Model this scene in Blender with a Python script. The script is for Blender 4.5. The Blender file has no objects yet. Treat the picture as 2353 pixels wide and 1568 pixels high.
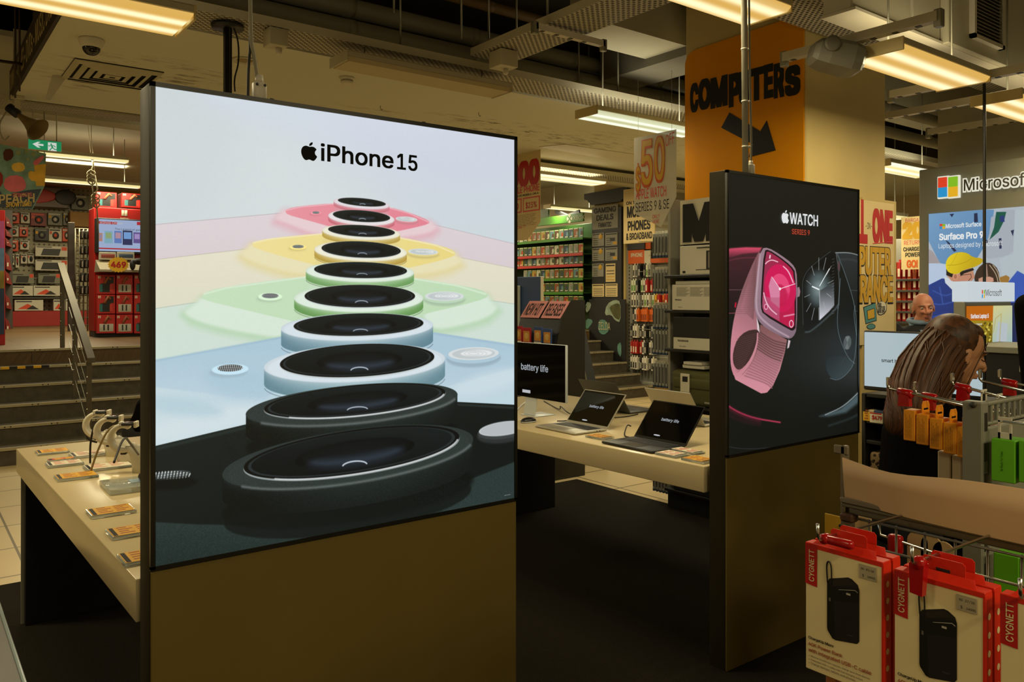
import bpy, bmesh, math, random, os
import numpy as np
from mathutils import Vector, Matrix
from mathutils.geometry import delaunay_2d_cdt
random.seed(7); rng = np.random.default_rng(7)
SC = bpy.context.scene
COL = SC.collection
# ------------------------------------------------------------------ camera
# The shop is laid out on a grid: X runs along the faces of the two lightboxes, Y along the tables, Z up, metres.
FPX, CXP, CYP, EYE = 1850.0, 1176.5, 682.0, 1.6
TH = math.atan2(3600 - CXP, FPX)
CT, ST = math.cos(TH), math.sin(TH)
cam_d = bpy.data.cameras.new('camera'); cam = bpy.data.objects.new('camera', cam_d); COL.objects.link(cam)
cam.location = (0, 0, EYE)
cam.rotation_euler = (math.radians(90), 0, math.atan2(ST, CT) - math.radians(90))
cam_d.sensor_width = 36.0; cam_d.lens = 36.0 * FPX / 2353.0
cam_d.shift_y = (CYP - 784.0) / 2353.0
cam_d.clip_start = 0.02; cam_d.clip_end = 200
SC.camera = cam
SC.view_settings.view_transform = 'Standard'; SC.view_settings.look = 'None'
SC.view_settings.exposure = 0.0; SC.view_settings.gamma = 1.0; SC.view_settings.use_curve_mapping = False
try:
    SC.cycles.use_denoising = True; SC.cycles.max_bounces = 6; SC.cycles.diffuse_bounces = 3; SC.cycles.sample_clamp_indirect = 4.0
except Exception: pass
# ------------------------------------------------------------------ world and unseen fill lamps added to brighten the shop
W = bpy.data.worlds.new('world'); SC.world = W; W.use_nodes = True
W.node_tree.nodes['Background'].inputs[0].default_value = (0.9, 0.62, 0.25, 1)
W.node_tree.nodes['Background'].inputs[1].default_value = 0.02
def area(name, loc, sx, sy, power, col=(1.0, 0.845, 0.50), rot=(0, 0, 0)):
    l = bpy.data.lights.new(name, 'AREA'); l.shape = 'RECTANGLE'; l.size = sx; l.size_y = sy; l.energy = power; l.color = col
    o = bpy.data.objects.new(name, l); o.location = loc; o.rotation_euler = rot; COL.objects.link(o); return o
LIGHT_K, UP_K = 0.92, 0.14
for i, (x, y, z, p) in enumerate([(-1.6, 1.2, 3.2, 20), (0.7, -1.6, 3.0, 62), (2.6, -2.0, 3.0, 46), (6.2, -0.6, 3.2, 18), (-1.6, 5.6, 3.3, 75), (8.2, 6.0, 3.1, 42),
                              (7.0, 9.0, 3.2, 60), (5.2, 13.5, 3.8, 90), (2.6, 15.5, 3.8, 135), (9.0, 2.0, 3.0, 26), (8.6, 13.6, 3.6, 110)]):
    area('added_fill_light', (x, y, z), 1.25, 0.32, p * LIGHT_K); area('added_fill_uplight', (x, y, z + .08), 1.25, 0.32, p * LIGHT_K * UP_K, rot=(math.pi, 0, 0))  # added lamps without fittings; the upward ones lift the ceiling
# ------------------------------------------------------------------ pixel <-> place helpers (photo pixels to points on real planes)
def at_depth(px, py, d):
    lat = (px - CXP) / FPX * d
    return Vector((lat * ST + d * CT, -lat * CT + d * ST, EYE - (py - CYP) / FPX * d))
def at_z(px, py, z): return at_depth(px, py, (EYE - z) * FPX / (py - CYP))
def at_y(px, py, y):
    l = (px - CXP) / FPX; return at_depth(px, py, y / (-l * CT + ST))
def at_x(px, py, x):
    l = (px - CXP) / FPX; return at_depth(px, py, x / (l * ST + CT))
# ------------------------------------------------------------------ colour and materials
def lin(c): return c / 12.92 if c <= 0.04045 else ((c + 0.055) / 1.055) ** 2.4
def rgb(c):
    if isinstance(c, str): c = tuple(int(c[i:i + 2], 16) for i in (0, 2, 4))
    return tuple(lin(v / 255.0) for v in c[:3])
MATS = {}
def mat(name, c, rough=0.5, metal=0.0, emit=0.0, noise=0.0, nscale=8.0, bump=0.0, spec=0.5, alpha=1.0, trans=0.0):
    if name in MATS: return MATS[name]
    m = bpy.data.materials.new(name); m.use_nodes = True; nt = m.node_tree; b = nt.nodes['Principled BSDF']
    col = rgb(c) + (1,)
    b.inputs['Base Color'].default_value = col; b.inputs['Roughness'].default_value = rough; b.inputs['Metallic'].default_value = metal
    b.inputs['Specular IOR Level'].default_value = spec
    if trans: b.inputs['Transmission Weight'].default_value = trans
    if alpha < 1: b.inputs['Alpha'].default_value = alpha
    if emit:
        b.inputs['Emission Color'].default_value = col; b.inputs['Emission Strength'].default_value = emit
        b.inputs['Base Color'].default_value = (0.0, 0.0, 0.0, 1)
    if noise or bump:
        tc = nt.nodes.new('ShaderNodeTexCoord'); nz = nt.nodes.new('ShaderNodeTexNoise'); nz.inputs['Scale'].default_value = nscale
        nz.inputs['Detail'].default_value = 5.0
        nt.links.new(tc.outputs['Object'], nz.inputs['Vector'])
        if noise:
            rmp = nt.nodes.new('ShaderNodeMapRange'); rmp.inputs['From Min'].default_value = 0.3; rmp.inputs['From Max'].default_value = 0.7
            rmp.inputs['To Min'].default_value = 1 - noise; rmp.inputs['To Max'].default_value = 1 + noise
            nt.links.new(nz.outputs['Fac'], rmp.inputs['Value'])
            mx = nt.nodes.new('ShaderNodeVectorMath'); mx.operation = 'SCALE'; mx.inputs[0].default_value = col[:3]
            nt.links.new(rmp.outputs['Result'], mx.inputs['Scale']); nt.links.new(mx.outputs['Vector'], b.inputs['Base Color'])
        if bump:
            bp = nt.nodes.new('ShaderNodeBump'); bp.inputs['Strength'].default_value = bump; bp.inputs['Distance'].default_value = 0.01
            nt.links.new(nz.outputs['Fac'], bp.inputs['Height']); nt.links.new(bp.outputs['Normal'], b.inputs['Normal'])
    MATS[name] = m; return m
def mat_holes(name, c, hole, pitch, frac, rough=0.6, axes=(0, 1), stag=True, slot=False):
    """perforated sheet: round holes (or slots) drawn from object coordinates"""
    if name in MATS: return MATS[name]
    m = bpy.data.materials.new(name); m.use_nodes = True; nt = m.node_tree; b = nt.nodes['Principled BSDF']; b.inputs['Roughness'].default_value = rough
    N, L = nt.nodes.new, nt.links.new
    def mth(op, a, bb=None):
        n = N('ShaderNodeMath'); n.operation = op
        for i, v in enumerate((a, bb)):
            if v is None: continue
            if isinstance(v, (int, float)): n.inputs[i].default_value = v
            else: L(v, n.inputs[i])
        return n.outputs[0]
    tc = N('ShaderNodeTexCoord'); sp = N('ShaderNodeSeparateXYZ'); L(tc.outputs['Object'], sp.inputs[0])
    u = mth('DIVIDE', sp.outputs[axes[0]], pitch[0]); v = mth('DIVIDE', sp.outputs[axes[1]], pitch[1])
    if stag: u = mth('ADD', u, mth('MULTIPLY', mth('FLOORED_MODULO', mth('FLOOR', v), 2.0), 0.5))
    du = mth('SUBTRACT', mth('FRACT', u), 0.5); dv = mth('SUBTRACT', mth('FRACT', v), 0.5)
    if slot: r = mth('MAXIMUM', mth('MULTIPLY', mth('ABSOLUTE', du), slot), mth('ABSOLUTE', dv))
    else: r = mth('SQRT', mth('ADD', mth('MULTIPLY', du, du), mth('MULTIPLY', dv, dv)))
    f = mth('LESS_THAN', r, frac)
    mx = N('ShaderNodeMix'); mx.data_type = 'RGBA'; L(f, mx.inputs[0]); mx.inputs[6].default_value = rgb(c) + (1,); mx.inputs[7].default_value = rgb(hole) + (1,)
    L(mx.outputs[2], b.inputs['Base Color']); MATS[name] = m; return m
def mat_image(name, arr, emit=None, rough=0.5):
    """arr: H x W x 3 floats 0..1 (sRGB), row 0 = top; made by the painter below"""
    h, w = arr.shape[:2]
    im = bpy.data.images.new(name, w, h, alpha=False)
    px = np.ones((h, w, 4), np.float32); px[..., :3] = np.clip(arr[::-1], 0, 1)
    im.pixels.foreach_set(px.ravel()); im.update(); im.pack()
    m = bpy.data.materials.new(name); m.use_nodes = True; nt = m.node_tree; b = nt.nodes['Principled BSDF']; b.inputs['Roughness'].default_value = rough
    t = nt.nodes.new('ShaderNodeTexImage'); t.image = im; t.extension = 'EXTEND'
    if emit:
        b.inputs['Base Color'].default_value = (0.0, 0.0, 0.0, 1)
        nt.links.new(t.outputs['Color'], b.inputs['Emission Color']); b.inputs['Emission Strength'].default_value = emit
    else: nt.links.new(t.outputs['Color'], b.inputs['Base Color'])
    MATS[name] = m; return m
# ------------------------------------------------------------------ mesh building
FD = os.path.join(bpy.utils.resource_path('LOCAL'), 'datafiles', 'fonts')
def _font(n):
    try: return bpy.data.fonts.load(os.path.join(FD, n))
    except Exception: return None
FONTS = {'sans': _font('Inter.woff2'), 'mono': _font('DejaVuSansMono.woff2')}
TXT = {}
def text2d(s, bold=0.0, font='sans', space=1.0):
    k = (s, bold, font, space)
    if k in TXT: return TXT[k]
    cu = bpy.data.curves.new('t', 'FONT'); cu.body = s; cu.fill_mode = 'NONE'; cu.space_character = space; cu.resolution_u = 3
    if FONTS.get(font): cu.font = FONTS[font]
    o = bpy.data.objects.new('t', cu); COL.objects.link(o)
    dg = bpy.context.evaluated_depsgraph_get(); me = bpy.data.meshes.new_from_object(o.evaluated_get(dg))
    vs = [(v.co.x, v.co.y) for v in me.vertices]; es = [tuple(e.vertices) for e in me.edges]; fs = []
    if vs:   # fill by non-zero winding, so that self-crossing outlines come out right
        nx = {}
        for a, b in es: nx.setdefault(a, []).append(b); nx.setdefault(b, []).append(a)
        seen, loops = set(), []
        for st in range(len(vs)):   # outlines come as runs of consecutive vertices, so their direction is the index order
            if st in seen or st not in nx: continue
            lp, c = [st], st; seen.add(st)
            while True:
                nn = [q for q in nx[c] if q not in seen]
                if not nn: break
                c = min(nn, key=lambda q: abs(q - c - 1)); seen.add(c); lp.append(c)
            loops.append(lp)
        de = [(lp[i], lp[(i + 1) % len(lp)]) for lp in loops for i in range(len(lp))]
        E0 = np.array([vs[a] for a, b in de]); E1 = np.array([vs[b] for a, b in de])
        r = delaunay_2d_cdt([Vector(v) for v in vs], de, [], 0, 1e-6); nv, tris = r[0], r[2]
        P = np.array([(v.x, v.y) for v in nv]); vs = [tuple(p) for p in P]
        for t in tris:
            c = P[list(t)].mean(0); up = (E0[:, 1] <= c[1]) & (E1[:, 1] > c[1]); dn = (E0[:, 1] > c[1]) & (E1[:, 1] <= c[1])
            sd = (E1[:, 0] - E0[:, 0]) * (c[1] - E0[:, 1]) - (c[0] - E0[:, 0]) * (E1[:, 1] - E0[:, 1])
            if (up & (sd > 0)).sum() - (dn & (sd < 0)).sum(): fs.append(tuple(t))
    bpy.data.objects.remove(o); bpy.data.curves.remove(cu); bpy.data.meshes.remove(me)
    if bold and vs:
        v0, f0, n0 = vs, fs, len(vs); vs, fs = [], []
        b = bold * .8
        for k, (dx, dy) in enumerate([(-b, -b), (b, -b), (b, b), (-b, b)] + ([(-b, 0), (b, 0), (0, b), (0, -b)] if bold > .03 else [])):
            vs += [(x + dx, y + dy * .7) for x, y in v0]; fs += [tuple(i + k * n0 for i in f) for f in f0]
    if not vs: vs = [(0, 0)]
    x0 = min(v[0] for v in vs); x1 = max(v[0] for v in vs); y0 = min(v[1] for v in vs); y1 = max(v[1] for v in vs)
    TXT[k] = (vs, fs, (x0, x1, y0, y1)); return TXT[k]
V = Vector
class MB:
    def __init__(s): s.v = []; s.f = []; s.m = []; s.uv = {}; s.mats = []; s.sm = []
    def mi(s, m):
        if m not in s.mats: s.mats.append(m)
        return s.mats.index(m)
    def add(s, vs, fs, m, smooth=False):
        o = len(s.v); s.v += [tuple(v) for v in vs]; k = s.mi(m)
        for f in fs: s.f.append(tuple(i + o for i in f)); s.m.append(k); s.sm.append(smooth)
        return s
    def box(s, a, b, m):
        x0, y0, z0 = a; x1, y1, z1 = b
        x0, x1 = min(x0, x1), max(x0, x1); y0, y1 = min(y0, y1), max(y0, y1); z0, z1 = min(z0, z1), max(z0, z1)
        return s.add([(x0, y0, z0), (x1, y0, z0), (x1, y1, z0), (x0, y1, z0), (x0, y0, z1), (x1, y0, z1), (x1, y1, z1), (x0, y1, z1)],
                     [(0, 3, 2, 1), (4, 5, 6, 7), (0, 1, 5, 4), (1, 2, 6, 5), (2, 3, 7, 6), (3, 0, 4, 7)], m)
    def hexa(s, p, m):   # 8 points, bottom ring then top ring
        return s.add(p, [(0, 3, 2, 1), (4, 5, 6, 7), (0, 1, 5, 4), (1, 2, 6, 5), (2, 3, 7, 6), (3, 0, 4, 7)], m)
    def rbox(s, a, b, m, r=0.004, seg=2):
        bm = bmesh.new(); bmesh.ops.create_cube(bm, size=1)
        for v in bm.verts: v.co = Vector([(a[i] + b[i]) / 2 + v.co[i] * abs(b[i] - a[i]) for i in range(3)])
        bmesh.ops.bevel(bm, geom=bm.edges[:], offset=min(r, *[abs(b[i] - a[i]) * .45 for i in range(3)]), segments=seg, affect='EDGES', profile=.5)
        bm.verts.ensure_lookup_table(); s.add([v.co for v in bm.verts], [[v.index for v in f.verts] for f in bm.faces], m, seg > 1); bm.free(); return s
    def quad(s, p, m, uv=False):
        s.add(p, [(0, 1, 2, 3)], m)
        if uv: s.uv[len(s.f) - 1] = [(0, 0), (1, 0), (1, 1), (0, 1)]
        return s
    def poly(s, pts, m): return s.add(pts, [tuple(range(len(pts)))], m)
    def prism(s, pts, d, m, smooth=False):   # extrude a polygon by vector d
        n = len(pts); d = Vector(d); P = [Vector(p) for p in pts]
        return s.add(P + [p + d for p in P], [tuple(range(n))[::-1], tuple(range(n, 2 * n))] + [(i, (i + 1) % n, n + (i + 1) % n, n + i) for i in range(n)], m, smooth)
    def tube(s, path, r, m, n=8, cap=True, closed=False):
        P = [Vector(p) for p in path]; R = r if isinstance(r, (list, tuple)) else [r] * len(P); vs = []; fs = []
        up = None
        for i, p in enumerate(P):
            t = (P[(i + 1) % len(P)] - P[i - 1]) if closed else (P[min(i + 1, len(P) - 1)] - P[max(i - 1, 0)])
            t.normalize()
            if up is None: up = t.orthogonal().normalized()
            else:
                up = up - t * up.dot(t)
                up = up.normalized() if up.length > 1e-6 else t.orthogonal().normalized()
            w = t.cross(up)
            for k in range(n):
                a = 2 * math.pi * k / n; vs.append(p + (up * math.cos(a) + w * math.sin(a)) * R[i])
        L = len(P)
        for i in range(L if closed else L - 1):
            j = (i + 1) % L
            for k in range(n): fs.append((i * n + k, i * n + (k + 1) % n, j * n + (k + 1) % n, j * n + k))
        if cap and not closed: fs += [tuple(range(n))[::-1], tuple(range((L - 1) * n, L * n))]
        return s.add(vs, fs, m, True)
    def lathe(s, prof, c, m, ax=(0, 0, 1), n=20):   # prof: (radius, height along axis)
        ax = Vector(ax).normalized(); u = ax.orthogonal().normalized(); w = ax.cross(u); c = Vector(c); vs = []; fs = []
        for r, h in prof:
            for k in range(n):
                a = 2 * math.pi * k / n; vs.append(c + ax * h + (u * math.cos(a) + w * math.sin(a)) * r)
        for i in range(len(prof) - 1):
            for k in range(n): fs.append((i * n + k, i * n + (k + 1) % n, (i + 1) * n + (k + 1) % n, (i + 1) * n + k))
        fs += [tuple(range(n))[::-1], tuple(range((len(prof) - 1) * n, len(prof) * n))]
        return s.add(vs, fs, m, True)
    def ball(s, c, r, m, n=16, k=10, rot=None):
        r = r if isinstance(r, (list, tuple)) else (r, r, r); c = Vector(c); vs = [Vector((0, 0, r[2]))]; fs = []
        for i in range(1, k):
            p = math.pi * i / k
            for j in range(n):
                a = 2 * math.pi * j / n; vs.append(Vector((r[0] * math.sin(p) * math.cos(a), r[1] * math.sin(p) * math.sin(a), r[2] * math.cos(p))))
        vs.append(Vector((0, 0, -r[2]))); e = len(vs) - 1
        for j in range(n):
            fs.append((0, 1 + j, 1 + (j + 1) % n)); fs.append((e, 1 + (k - 2) * n + (j + 1) % n, 1 + (k - 2) * n + j))
            for i in range(k - 2): fs.append((1 + i * n + j, 1 + (i + 1) * n + j, 1 + (i + 1) * n + (j + 1) % n, 1 + i * n + (j + 1) % n))
        if rot is not None: vs = [rot @ v for v in vs]
        return s.add([v + c for v in vs], fs, m, True)
    def loft(s, rings, m, cap=True, smooth=True):
        n = len(rings[0]); vs = [p for r in rings for p in r]; fs = []
        for i in range(len(rings) - 1):
            for k in range(n): fs.append((i * n + k, i * n + (k + 1) % n, (i + 1) * n + (k + 1) % n, (i + 1) * n + k))
        if cap: fs += [tuple(range(n))[::-1], tuple(range((len(rings) - 1) * n, len(rings) * n))]
        return s.add(vs, fs, m, smooth)
    def text(s, t, o, u, v, m, w=None, h=None, bold=0.0, font='sans', space=1.0, wob=0.0, arch=0.0, align='l', mono_fit=None):
        """lay text on a plane: o = start of baseline, u along, v up (unit vectors); fit to width w and/or cap-box height h"""
        vs, fs, (x0, x1, y0, y1) = text2d(t, bold, font, space)
        sx = w / (x1 - x0) if w else None; sy = h / (y1 - min(0, y0) if mono_fit else y1 - max(y0, 0) if y0 > -0.02 else y1) if h else None
        if sx is None: sx = sy
        if sy is None: sy = sx
        o, u, v = Vector(o), Vector(u).normalized(), Vector(v).normalized(); out = []
        off = {'l': -x0, 'c': -(x0 + x1) / 2, 'r': -x1}[align]; W = x1 - x0; nrm = u.cross(v).normalized(); n0 = len(text2d(t, 0.0, font, space)[0]) or 1
        for iv, (x, y) in enumerate(vs):
            q = (x - x0) / W
            yy = y * sy + arch * math.sin(q * math.pi) * h if h and arch else y * sy
            if wob: yy += wob * math.sin(q * 23.0 + len(t))
            out.append(o + u * ((x + off) * sx) + v * yy + nrm * ((iv // n0) * .00012))
        return s.add(out, fs, m)
    def build(s, name, parent=None, loc=None, link=True, kind=None):
        me = bpy.data.meshes.new(name); off = Vector(loc) if loc is not None else (parent.location if parent is not None and parent.parent is None and not parent.get('_abs') else None)
        vs = s.v
        me.from_pydata([tuple(v) for v in vs], [], s.f)
        for m in s.mats: me.materials.append(m)
        me.polygons.foreach_set('material_index', s.m); me.polygons.foreach_set('use_smooth', s.sm)
        if s.uv:
            ul = me.uv_layers.new(name='map')
            for fi, uvs in s.uv.items():
                p = me.polygons[fi]
                for li, c in zip(p.loop_indices, uvs): ul.data[li].uv = c
        me.update()
        o = bpy.data.objects.new(name, me); COL.objects.link(o)
        if parent is not None: o.parent = parent
        if kind: o['kind'] = kind
        return o
def tag(o, label=None, cat=None, group=None, kind=None):
    if label: o['label'] = label
    if cat: o['category'] = cat
    if group: o['group'] = group
    if kind: o['kind'] = kind
    return o
def thing(name, label, cat, loc=(0, 0, 0), rz=0.0, group=None):
    """an Empty at the thing's base; parts are built in its local frame"""
    o = bpy.data.objects.new(name, None); o.empty_display_size = 0.05; COL.objects.link(o)
    o.location = loc; o.rotation_euler = (0, 0, rz); return tag(o, label, cat, group)
def part(name, mb, parent, label=None):
    o = mb.build(name, parent)
    if label: o['label'] = label
    return o
def single(name, mb, label, cat, group=None, loc=(0, 0, 0), rz=0.0):
    o = mb.build(name); o.location = loc; o.rotation_euler = (0, 0, rz); return tag(o, label, cat, group)
def struct(name, mb):
    o = mb.build(name); o['kind'] = 'structure'; return o
def dup(src, loc=None, rz=None, label=None, group=None, swap=None):
    """copy a thing, its parts and their sub-parts"""
    def cp(o, par):
        c = o.copy(); COL.objects.link(c); c.parent = par
        for ch in list(o.children): cp(ch, c)
        return c
    r = cp(src, None)
    if loc is not None: r.location = loc
    if rz is not None: r.rotation_euler = (0, 0, rz)
    if label: r['label'] = label
    if group: r['group'] = group
    return r
def solid(name, o_mb, mods, parent=None):
    """evaluate modifiers now and keep the resulting mesh"""
    o = o_mb.build(name)
    for t, kw in mods:
        md = o.modifiers.new(t, t)
        for k, v in kw.items(): setattr(md, k, v)
    dg = bpy.context.evaluated_depsgraph_get(); me = bpy.data.meshes.new_from_object(o.evaluated_get(dg))
    bpy.data.objects.remove(o); n = bpy.data.objects.new(name, me); COL.objects.link(n)
    me.polygons.foreach_set('use_smooth', [True] * len(me.polygons))
    if parent is not None: n.parent = parent
    return n
ORD = ['first', 'second', 'third', 'fourth', 'fifth', 'sixth', 'seventh', 'eighth', 'ninth', 'tenth', 'eleventh', 'twelfth', 'thirteenth', 'fourteenth',
       'fifteenth', 'sixteenth', 'seventeenth', 'eighteenth', 'nineteenth', 'twentieth', 'twenty-first', 'twenty-second', 'twenty-third', 'twenty-fourth', 'twenty-fifth']
UX, UY, UZ = V((1, 0, 0)), V((0, 1, 0)), V((0, 0, 1))
# ------------------------------------------------------------------ the painter: pictures for posters and screens, painted in numpy
class Paint:
    """A canvas on a real plane. toplane(px,py) gives the plane point seen at a photo pixel; u,v run along the picture."""
    def __init__(s, w, h, X, Y, bg):   # X, Y: arrays holding each texel's sketch coordinates
        s.X, s.Y = X.astype(np.float32), Y.astype(np.float32); s.a = np.empty((h, w, 3), np.float32); s.a[:] = np.array(bg, np.float32) / 255
    def col(s, c):
        if callable(c): return c(s.X, s.Y)
        return np.array(c, np.float32) / 255
    def put(s, mask, c):
        mask = np.clip(mask, 0, 1)[..., None]; s.a = s.a * (1 - mask) + s.col(c) * mask
    def poly_sd(s, pts):
        """signed distance (positive inside) to a polygon, evaluated near its box"""
        X, Y = s.X, s.Y; d = np.full(X.shape, 1e9, np.float32); ins = np.zeros(X.shape, bool); n = len(pts)
        for i in range(n):
            x0, y0 = pts[i]; x1, y1 = pts[(i + 1) % n]; ex, ey = x1 - x0, y1 - y0; L = ex * ex + ey * ey + 1e-9
            t = np.clip(((X - x0) * ex + (Y - y0) * ey) / L, 0, 1)
            d = np.minimum(d, (X - x0 - ex * t) ** 2 + (Y - y0 - ey * t) ** 2)
            if y0 != y1: ins ^= ((y0 > Y) != (y1 > Y)) & (X < (x1 - x0) * (Y - y0) / (y1 - y0) + x0)
        d = np.sqrt(d); return np.where(ins, d, -d)
    def sub(s, pts, pad):
        xs = [p[0] for p in pts]; ys = [p[1] for p in pts]
        m = (s.X > min(xs) - pad) & (s.X < max(xs) + pad) & (s.Y > min(ys) - pad) & (s.Y < max(ys) + pad)
        r = np.where(m.any(1))[0]; c = np.where(m.any(0))[0]
        if not len(r) or not len(c): return None
        return slice(r[0], r[-1] + 1), slice(c[0], c[-1] + 1)
    def win(s, sl):
        q = Paint.__new__(Paint); q.X = s.X[sl]; q.Y = s.Y[sl]; q.a = s.a[sl]; return q
    def poly(s, pts, c, soft=0.8, alpha=1.0, grow=0.0, smooth=0):
        for _ in range(smooth): pts = chaikin(pts)
        sl = s.sub(pts, soft * 2 + grow + 2)
        if sl is None: return
        q = s.win(sl); d = q.poly_sd(pts) + grow; q.put((d / (2 * soft) + .5) * alpha if soft < 3 else smooth01(d / (2 * soft) + .5) * alpha, c); s.a[sl] = q.a
    def ell(s, cx, cy, a, b, c, ang=0.0, soft=0.8, alpha=1.0):
        r = max(a, b); sl = s.sub([(cx - r, cy - r), (cx + r, cy + r)], soft * 2 + 2)
        if sl is None: return
        q = s.win(sl); t = math.radians(ang); x = (q.X - cx) * math.cos(t) + (q.Y - cy) * math.sin(t); y = -(q.X - cx) * math.sin(t) + (q.Y - cy) * math.cos(t)
        k = np.sqrt((x / a) ** 2 + (y / b) ** 2) + 1e-6; g = np.sqrt((x / a ** 2) ** 2 + (y / b ** 2) ** 2) / k + 1e-6
        d = (1 - k) / g; f = d / (2 * soft) + .5; q.put((f if soft < 3 else smooth01(f)) * alpha, c); s.a[sl] = q.a
    def line(s, pts, w, c, soft=0.7, alpha=1.0):
        sl = s.sub(pts, w + soft * 2 + 2)
        if sl is None: return
        q = s.win(sl); d = np.full(q.X.shape, 1e9, np.float32)
        for (x0, y0), (x1, y1) in zip(pts[:-1], pts[1:]):
            ex, ey = x1 - x0, y1 - y0; L = ex * ex + ey * ey + 1e-9; t = np.clip(((q.X - x0) * ex + (q.Y - y0) * ey) / L, 0, 1)
            d = np.minimum(d, np.hypot(q.X - x0 - ex * t, q.Y - y0 - ey * t))
        f = (w / 2 - d) / (2 * soft) + .5; q.put((f if soft < 3 else smooth01(f)) * alpha, c); s.a[sl] = q.a
    def grain(s, amt, mask=None):
        n = rng.normal(0, amt, s.X.shape)[..., None].astype(np.float32); s.a = s.a + (n if mask is None else n * mask[..., None])
def smooth01(x): x = np.clip(x, 0, 1); return x * x * (3 - 2 * x)
def chaikin(p):
    o = []
    for i in range(len(p)):
        a, b = p[i], p[(i + 1) % len(p)]; o += [(a[0] * .75 + b[0] * .25, a[1] * .75 + b[1] * .25), (a[0] * .25 + b[0] * .75, a[1] * .25 + b[1] * .75)]
    return o
def curve(p, n=2):
    for _ in range(n):
        o = [p[0]]
        for a, b in zip(p[:-1], p[1:]): o += [tuple(x * .75 + y * .25 for x, y in zip(a, b)), tuple(x * .25 + y * .75 for x, y in zip(a, b))]
        p = o + [p[-1]]
    return p
def grad(p0, c0, p1, c1):
    def f(X, Y):
        ex, ey = p1[0] - p0[0], p1[1] - p0[1]; t = np.clip(((X - p0[0]) * ex + (Y - p0[1]) * ey) / (ex * ex + ey * ey), 0, 1)[..., None]
        return (np.array(c0, np.float32) * (1 - t) + np.array(c1, np.float32) * t) / 255
    return f
def canvas(w, h, o, du, dv, bg):
    """canvas whose texels carry the photo-pixel coordinates of the plane point they cover: o = top-left, du, dv = edge vectors"""
    i, j = np.meshgrid((np.arange(w) + .5) / w, (np.arange(h) + .5) / h)
    P = [o[k] + du[k] * i + dv[k] * j for k in range(3)]
    lat = P[0] * ST - P[1] * CT; d = P[0] * CT + P[1] * ST
    return Paint(w, h, CXP + FPX * lat / d, CYP - FPX * (P[2] - EYE) / d, bg)
# =================================================================== THE SHELL
def mat_tiles(name, c, grout, size, gw=0.006, rough=0.35, var=0.08):
    m = bpy.data.materials.new(name); m.use_nodes = True; nt = m.node_tree; b = nt.nodes['Principled BSDF']; b.inputs['Roughness'].default_value = rough
    tc = nt.nodes.new('ShaderNodeTexCoord'); br = nt.nodes.new('ShaderNodeTexBrick'); br.offset = 0.0
    br.inputs['Color1'].default_value = rgb(c) + (1,); br.inputs['Color2'].default_value = tuple(v * (1 - var) for v in rgb(c)) + (1,)
    br.inputs['Mortar'].default_value = rgb(grout) + (1,); br.inputs['Scale'].default_value = 1.0; br.inputs['Mortar Size'].default_value = gw
    br.inputs['Brick Width'].default_value = size[0]; br.inputs['Row Height'].default_value = size[1]
    nt.links.new(tc.outputs['Object'], br.inputs['Vector']); nt.links.new(br.outputs['Color'], b.inputs['Base Color']); return m
def mat_stained(name, c, stain, spots, rough=0.8):
    """painted plaster with brown water stains of their own shape around given points (x, y, rx, ry)"""
    m = bpy.data.materials.new(name); m.use_nodes = True; nt = m.node_tree; b = nt.nodes['Principled BSDF']; b.inputs['Roughness'].default_value = rough
    N, L = nt.nodes.new, nt.links.new; tc = N('ShaderNodeTexCoord'); nz = N('ShaderNodeTexNoise'); nz.inputs['Scale'].default_value = 5.0; nz.inputs['Detail'].default_value = 8; nz.inputs['Roughness'].default_value = .65
    mp = N('ShaderNodeMapping'); mp.inputs['Scale'].default_value = (1.0, 3.2, 1); L(tc.outputs['Object'], mp.inputs[0]); L(mp.outputs[0], nz.inputs['Vector'])
    tot = None
    for (x, y, rx, ry, k) in spots:
        q = N('ShaderNodeMapping'); q.vector_type = 'POINT'; q.inputs['Location'].default_value = (-x / rx, -y / ry, 0); q.inputs['Scale'].default_value = (1 / rx, 1 / ry, 0); L(tc.outputs['Object'], q.inputs[0])
        ln = N('ShaderNodeVectorMath'); ln.operation = 'LENGTH'; L(q.outputs[0], ln.inputs[0])
        mr = N('ShaderNodeMapRange'); mr.inputs['From Min'].default_value = 1.0; mr.inputs['From Max'].default_value = 0.2; mr.inputs['To Max'].default_value = k; L(ln.outputs['Value'], mr.inputs['Value'])
        if tot is None: tot = mr.outputs['Result']
        else:
            mx = N('ShaderNodeMath'); mx.operation = 'MAXIMUM'; L(tot, mx.inputs[0]); L(mr.outputs['Result'], mx.inputs[1]); tot = mx.outputs[0]
    th = N('ShaderNodeMapRange'); th.inputs['From Min'].default_value = .52; th.inputs['From Max'].default_value = .62; L(nz.outputs['Fac'], th.inputs['Value'])
    ml = N('ShaderNodeMath'); ml.operation = 'MULTIPLY'; L(tot, ml.inputs[0]); L(th.outputs['Result'], ml.inputs[1])
    mix = N('ShaderNodeMix'); mix.data_type = 'RGBA'; L(ml.outputs[0], mix.inputs[0]); mix.inputs[6].default_value = rgb(c) + (1,); mix.inputs[7].default_value = rgb(stain) + (1,)
    L(mix.outputs[2], b.inputs['Base Color']); return m
M_TILE = mat_tiles('floor_tile', 'cbb586', '66573a', (0.6, 0.6), 0.008)
M_CARPET = mat('carpet_pile', '211d16', 0.95, noise=0.35, nscale=260, bump=0.5, spec=0.1)
M_PLASTER = mat_stained('ceiling_plaster', 'cbc9b6', '4a3c22', [(1.55, 6.55, .8, .55, .85), (1.2, 7.0, .45, .5, .9), (5.4, 6.6, 1.3, .4, .95), (4.7, 6.4, .9, .25, .8), (6.4, 6.4, 1.3, .6, .55), (3.6, 6.6, .7, .12, .5)])
M_WALL = mat('wall_paint', 'b9ac90', 0.8, noise=0.05, nscale=2)
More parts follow.
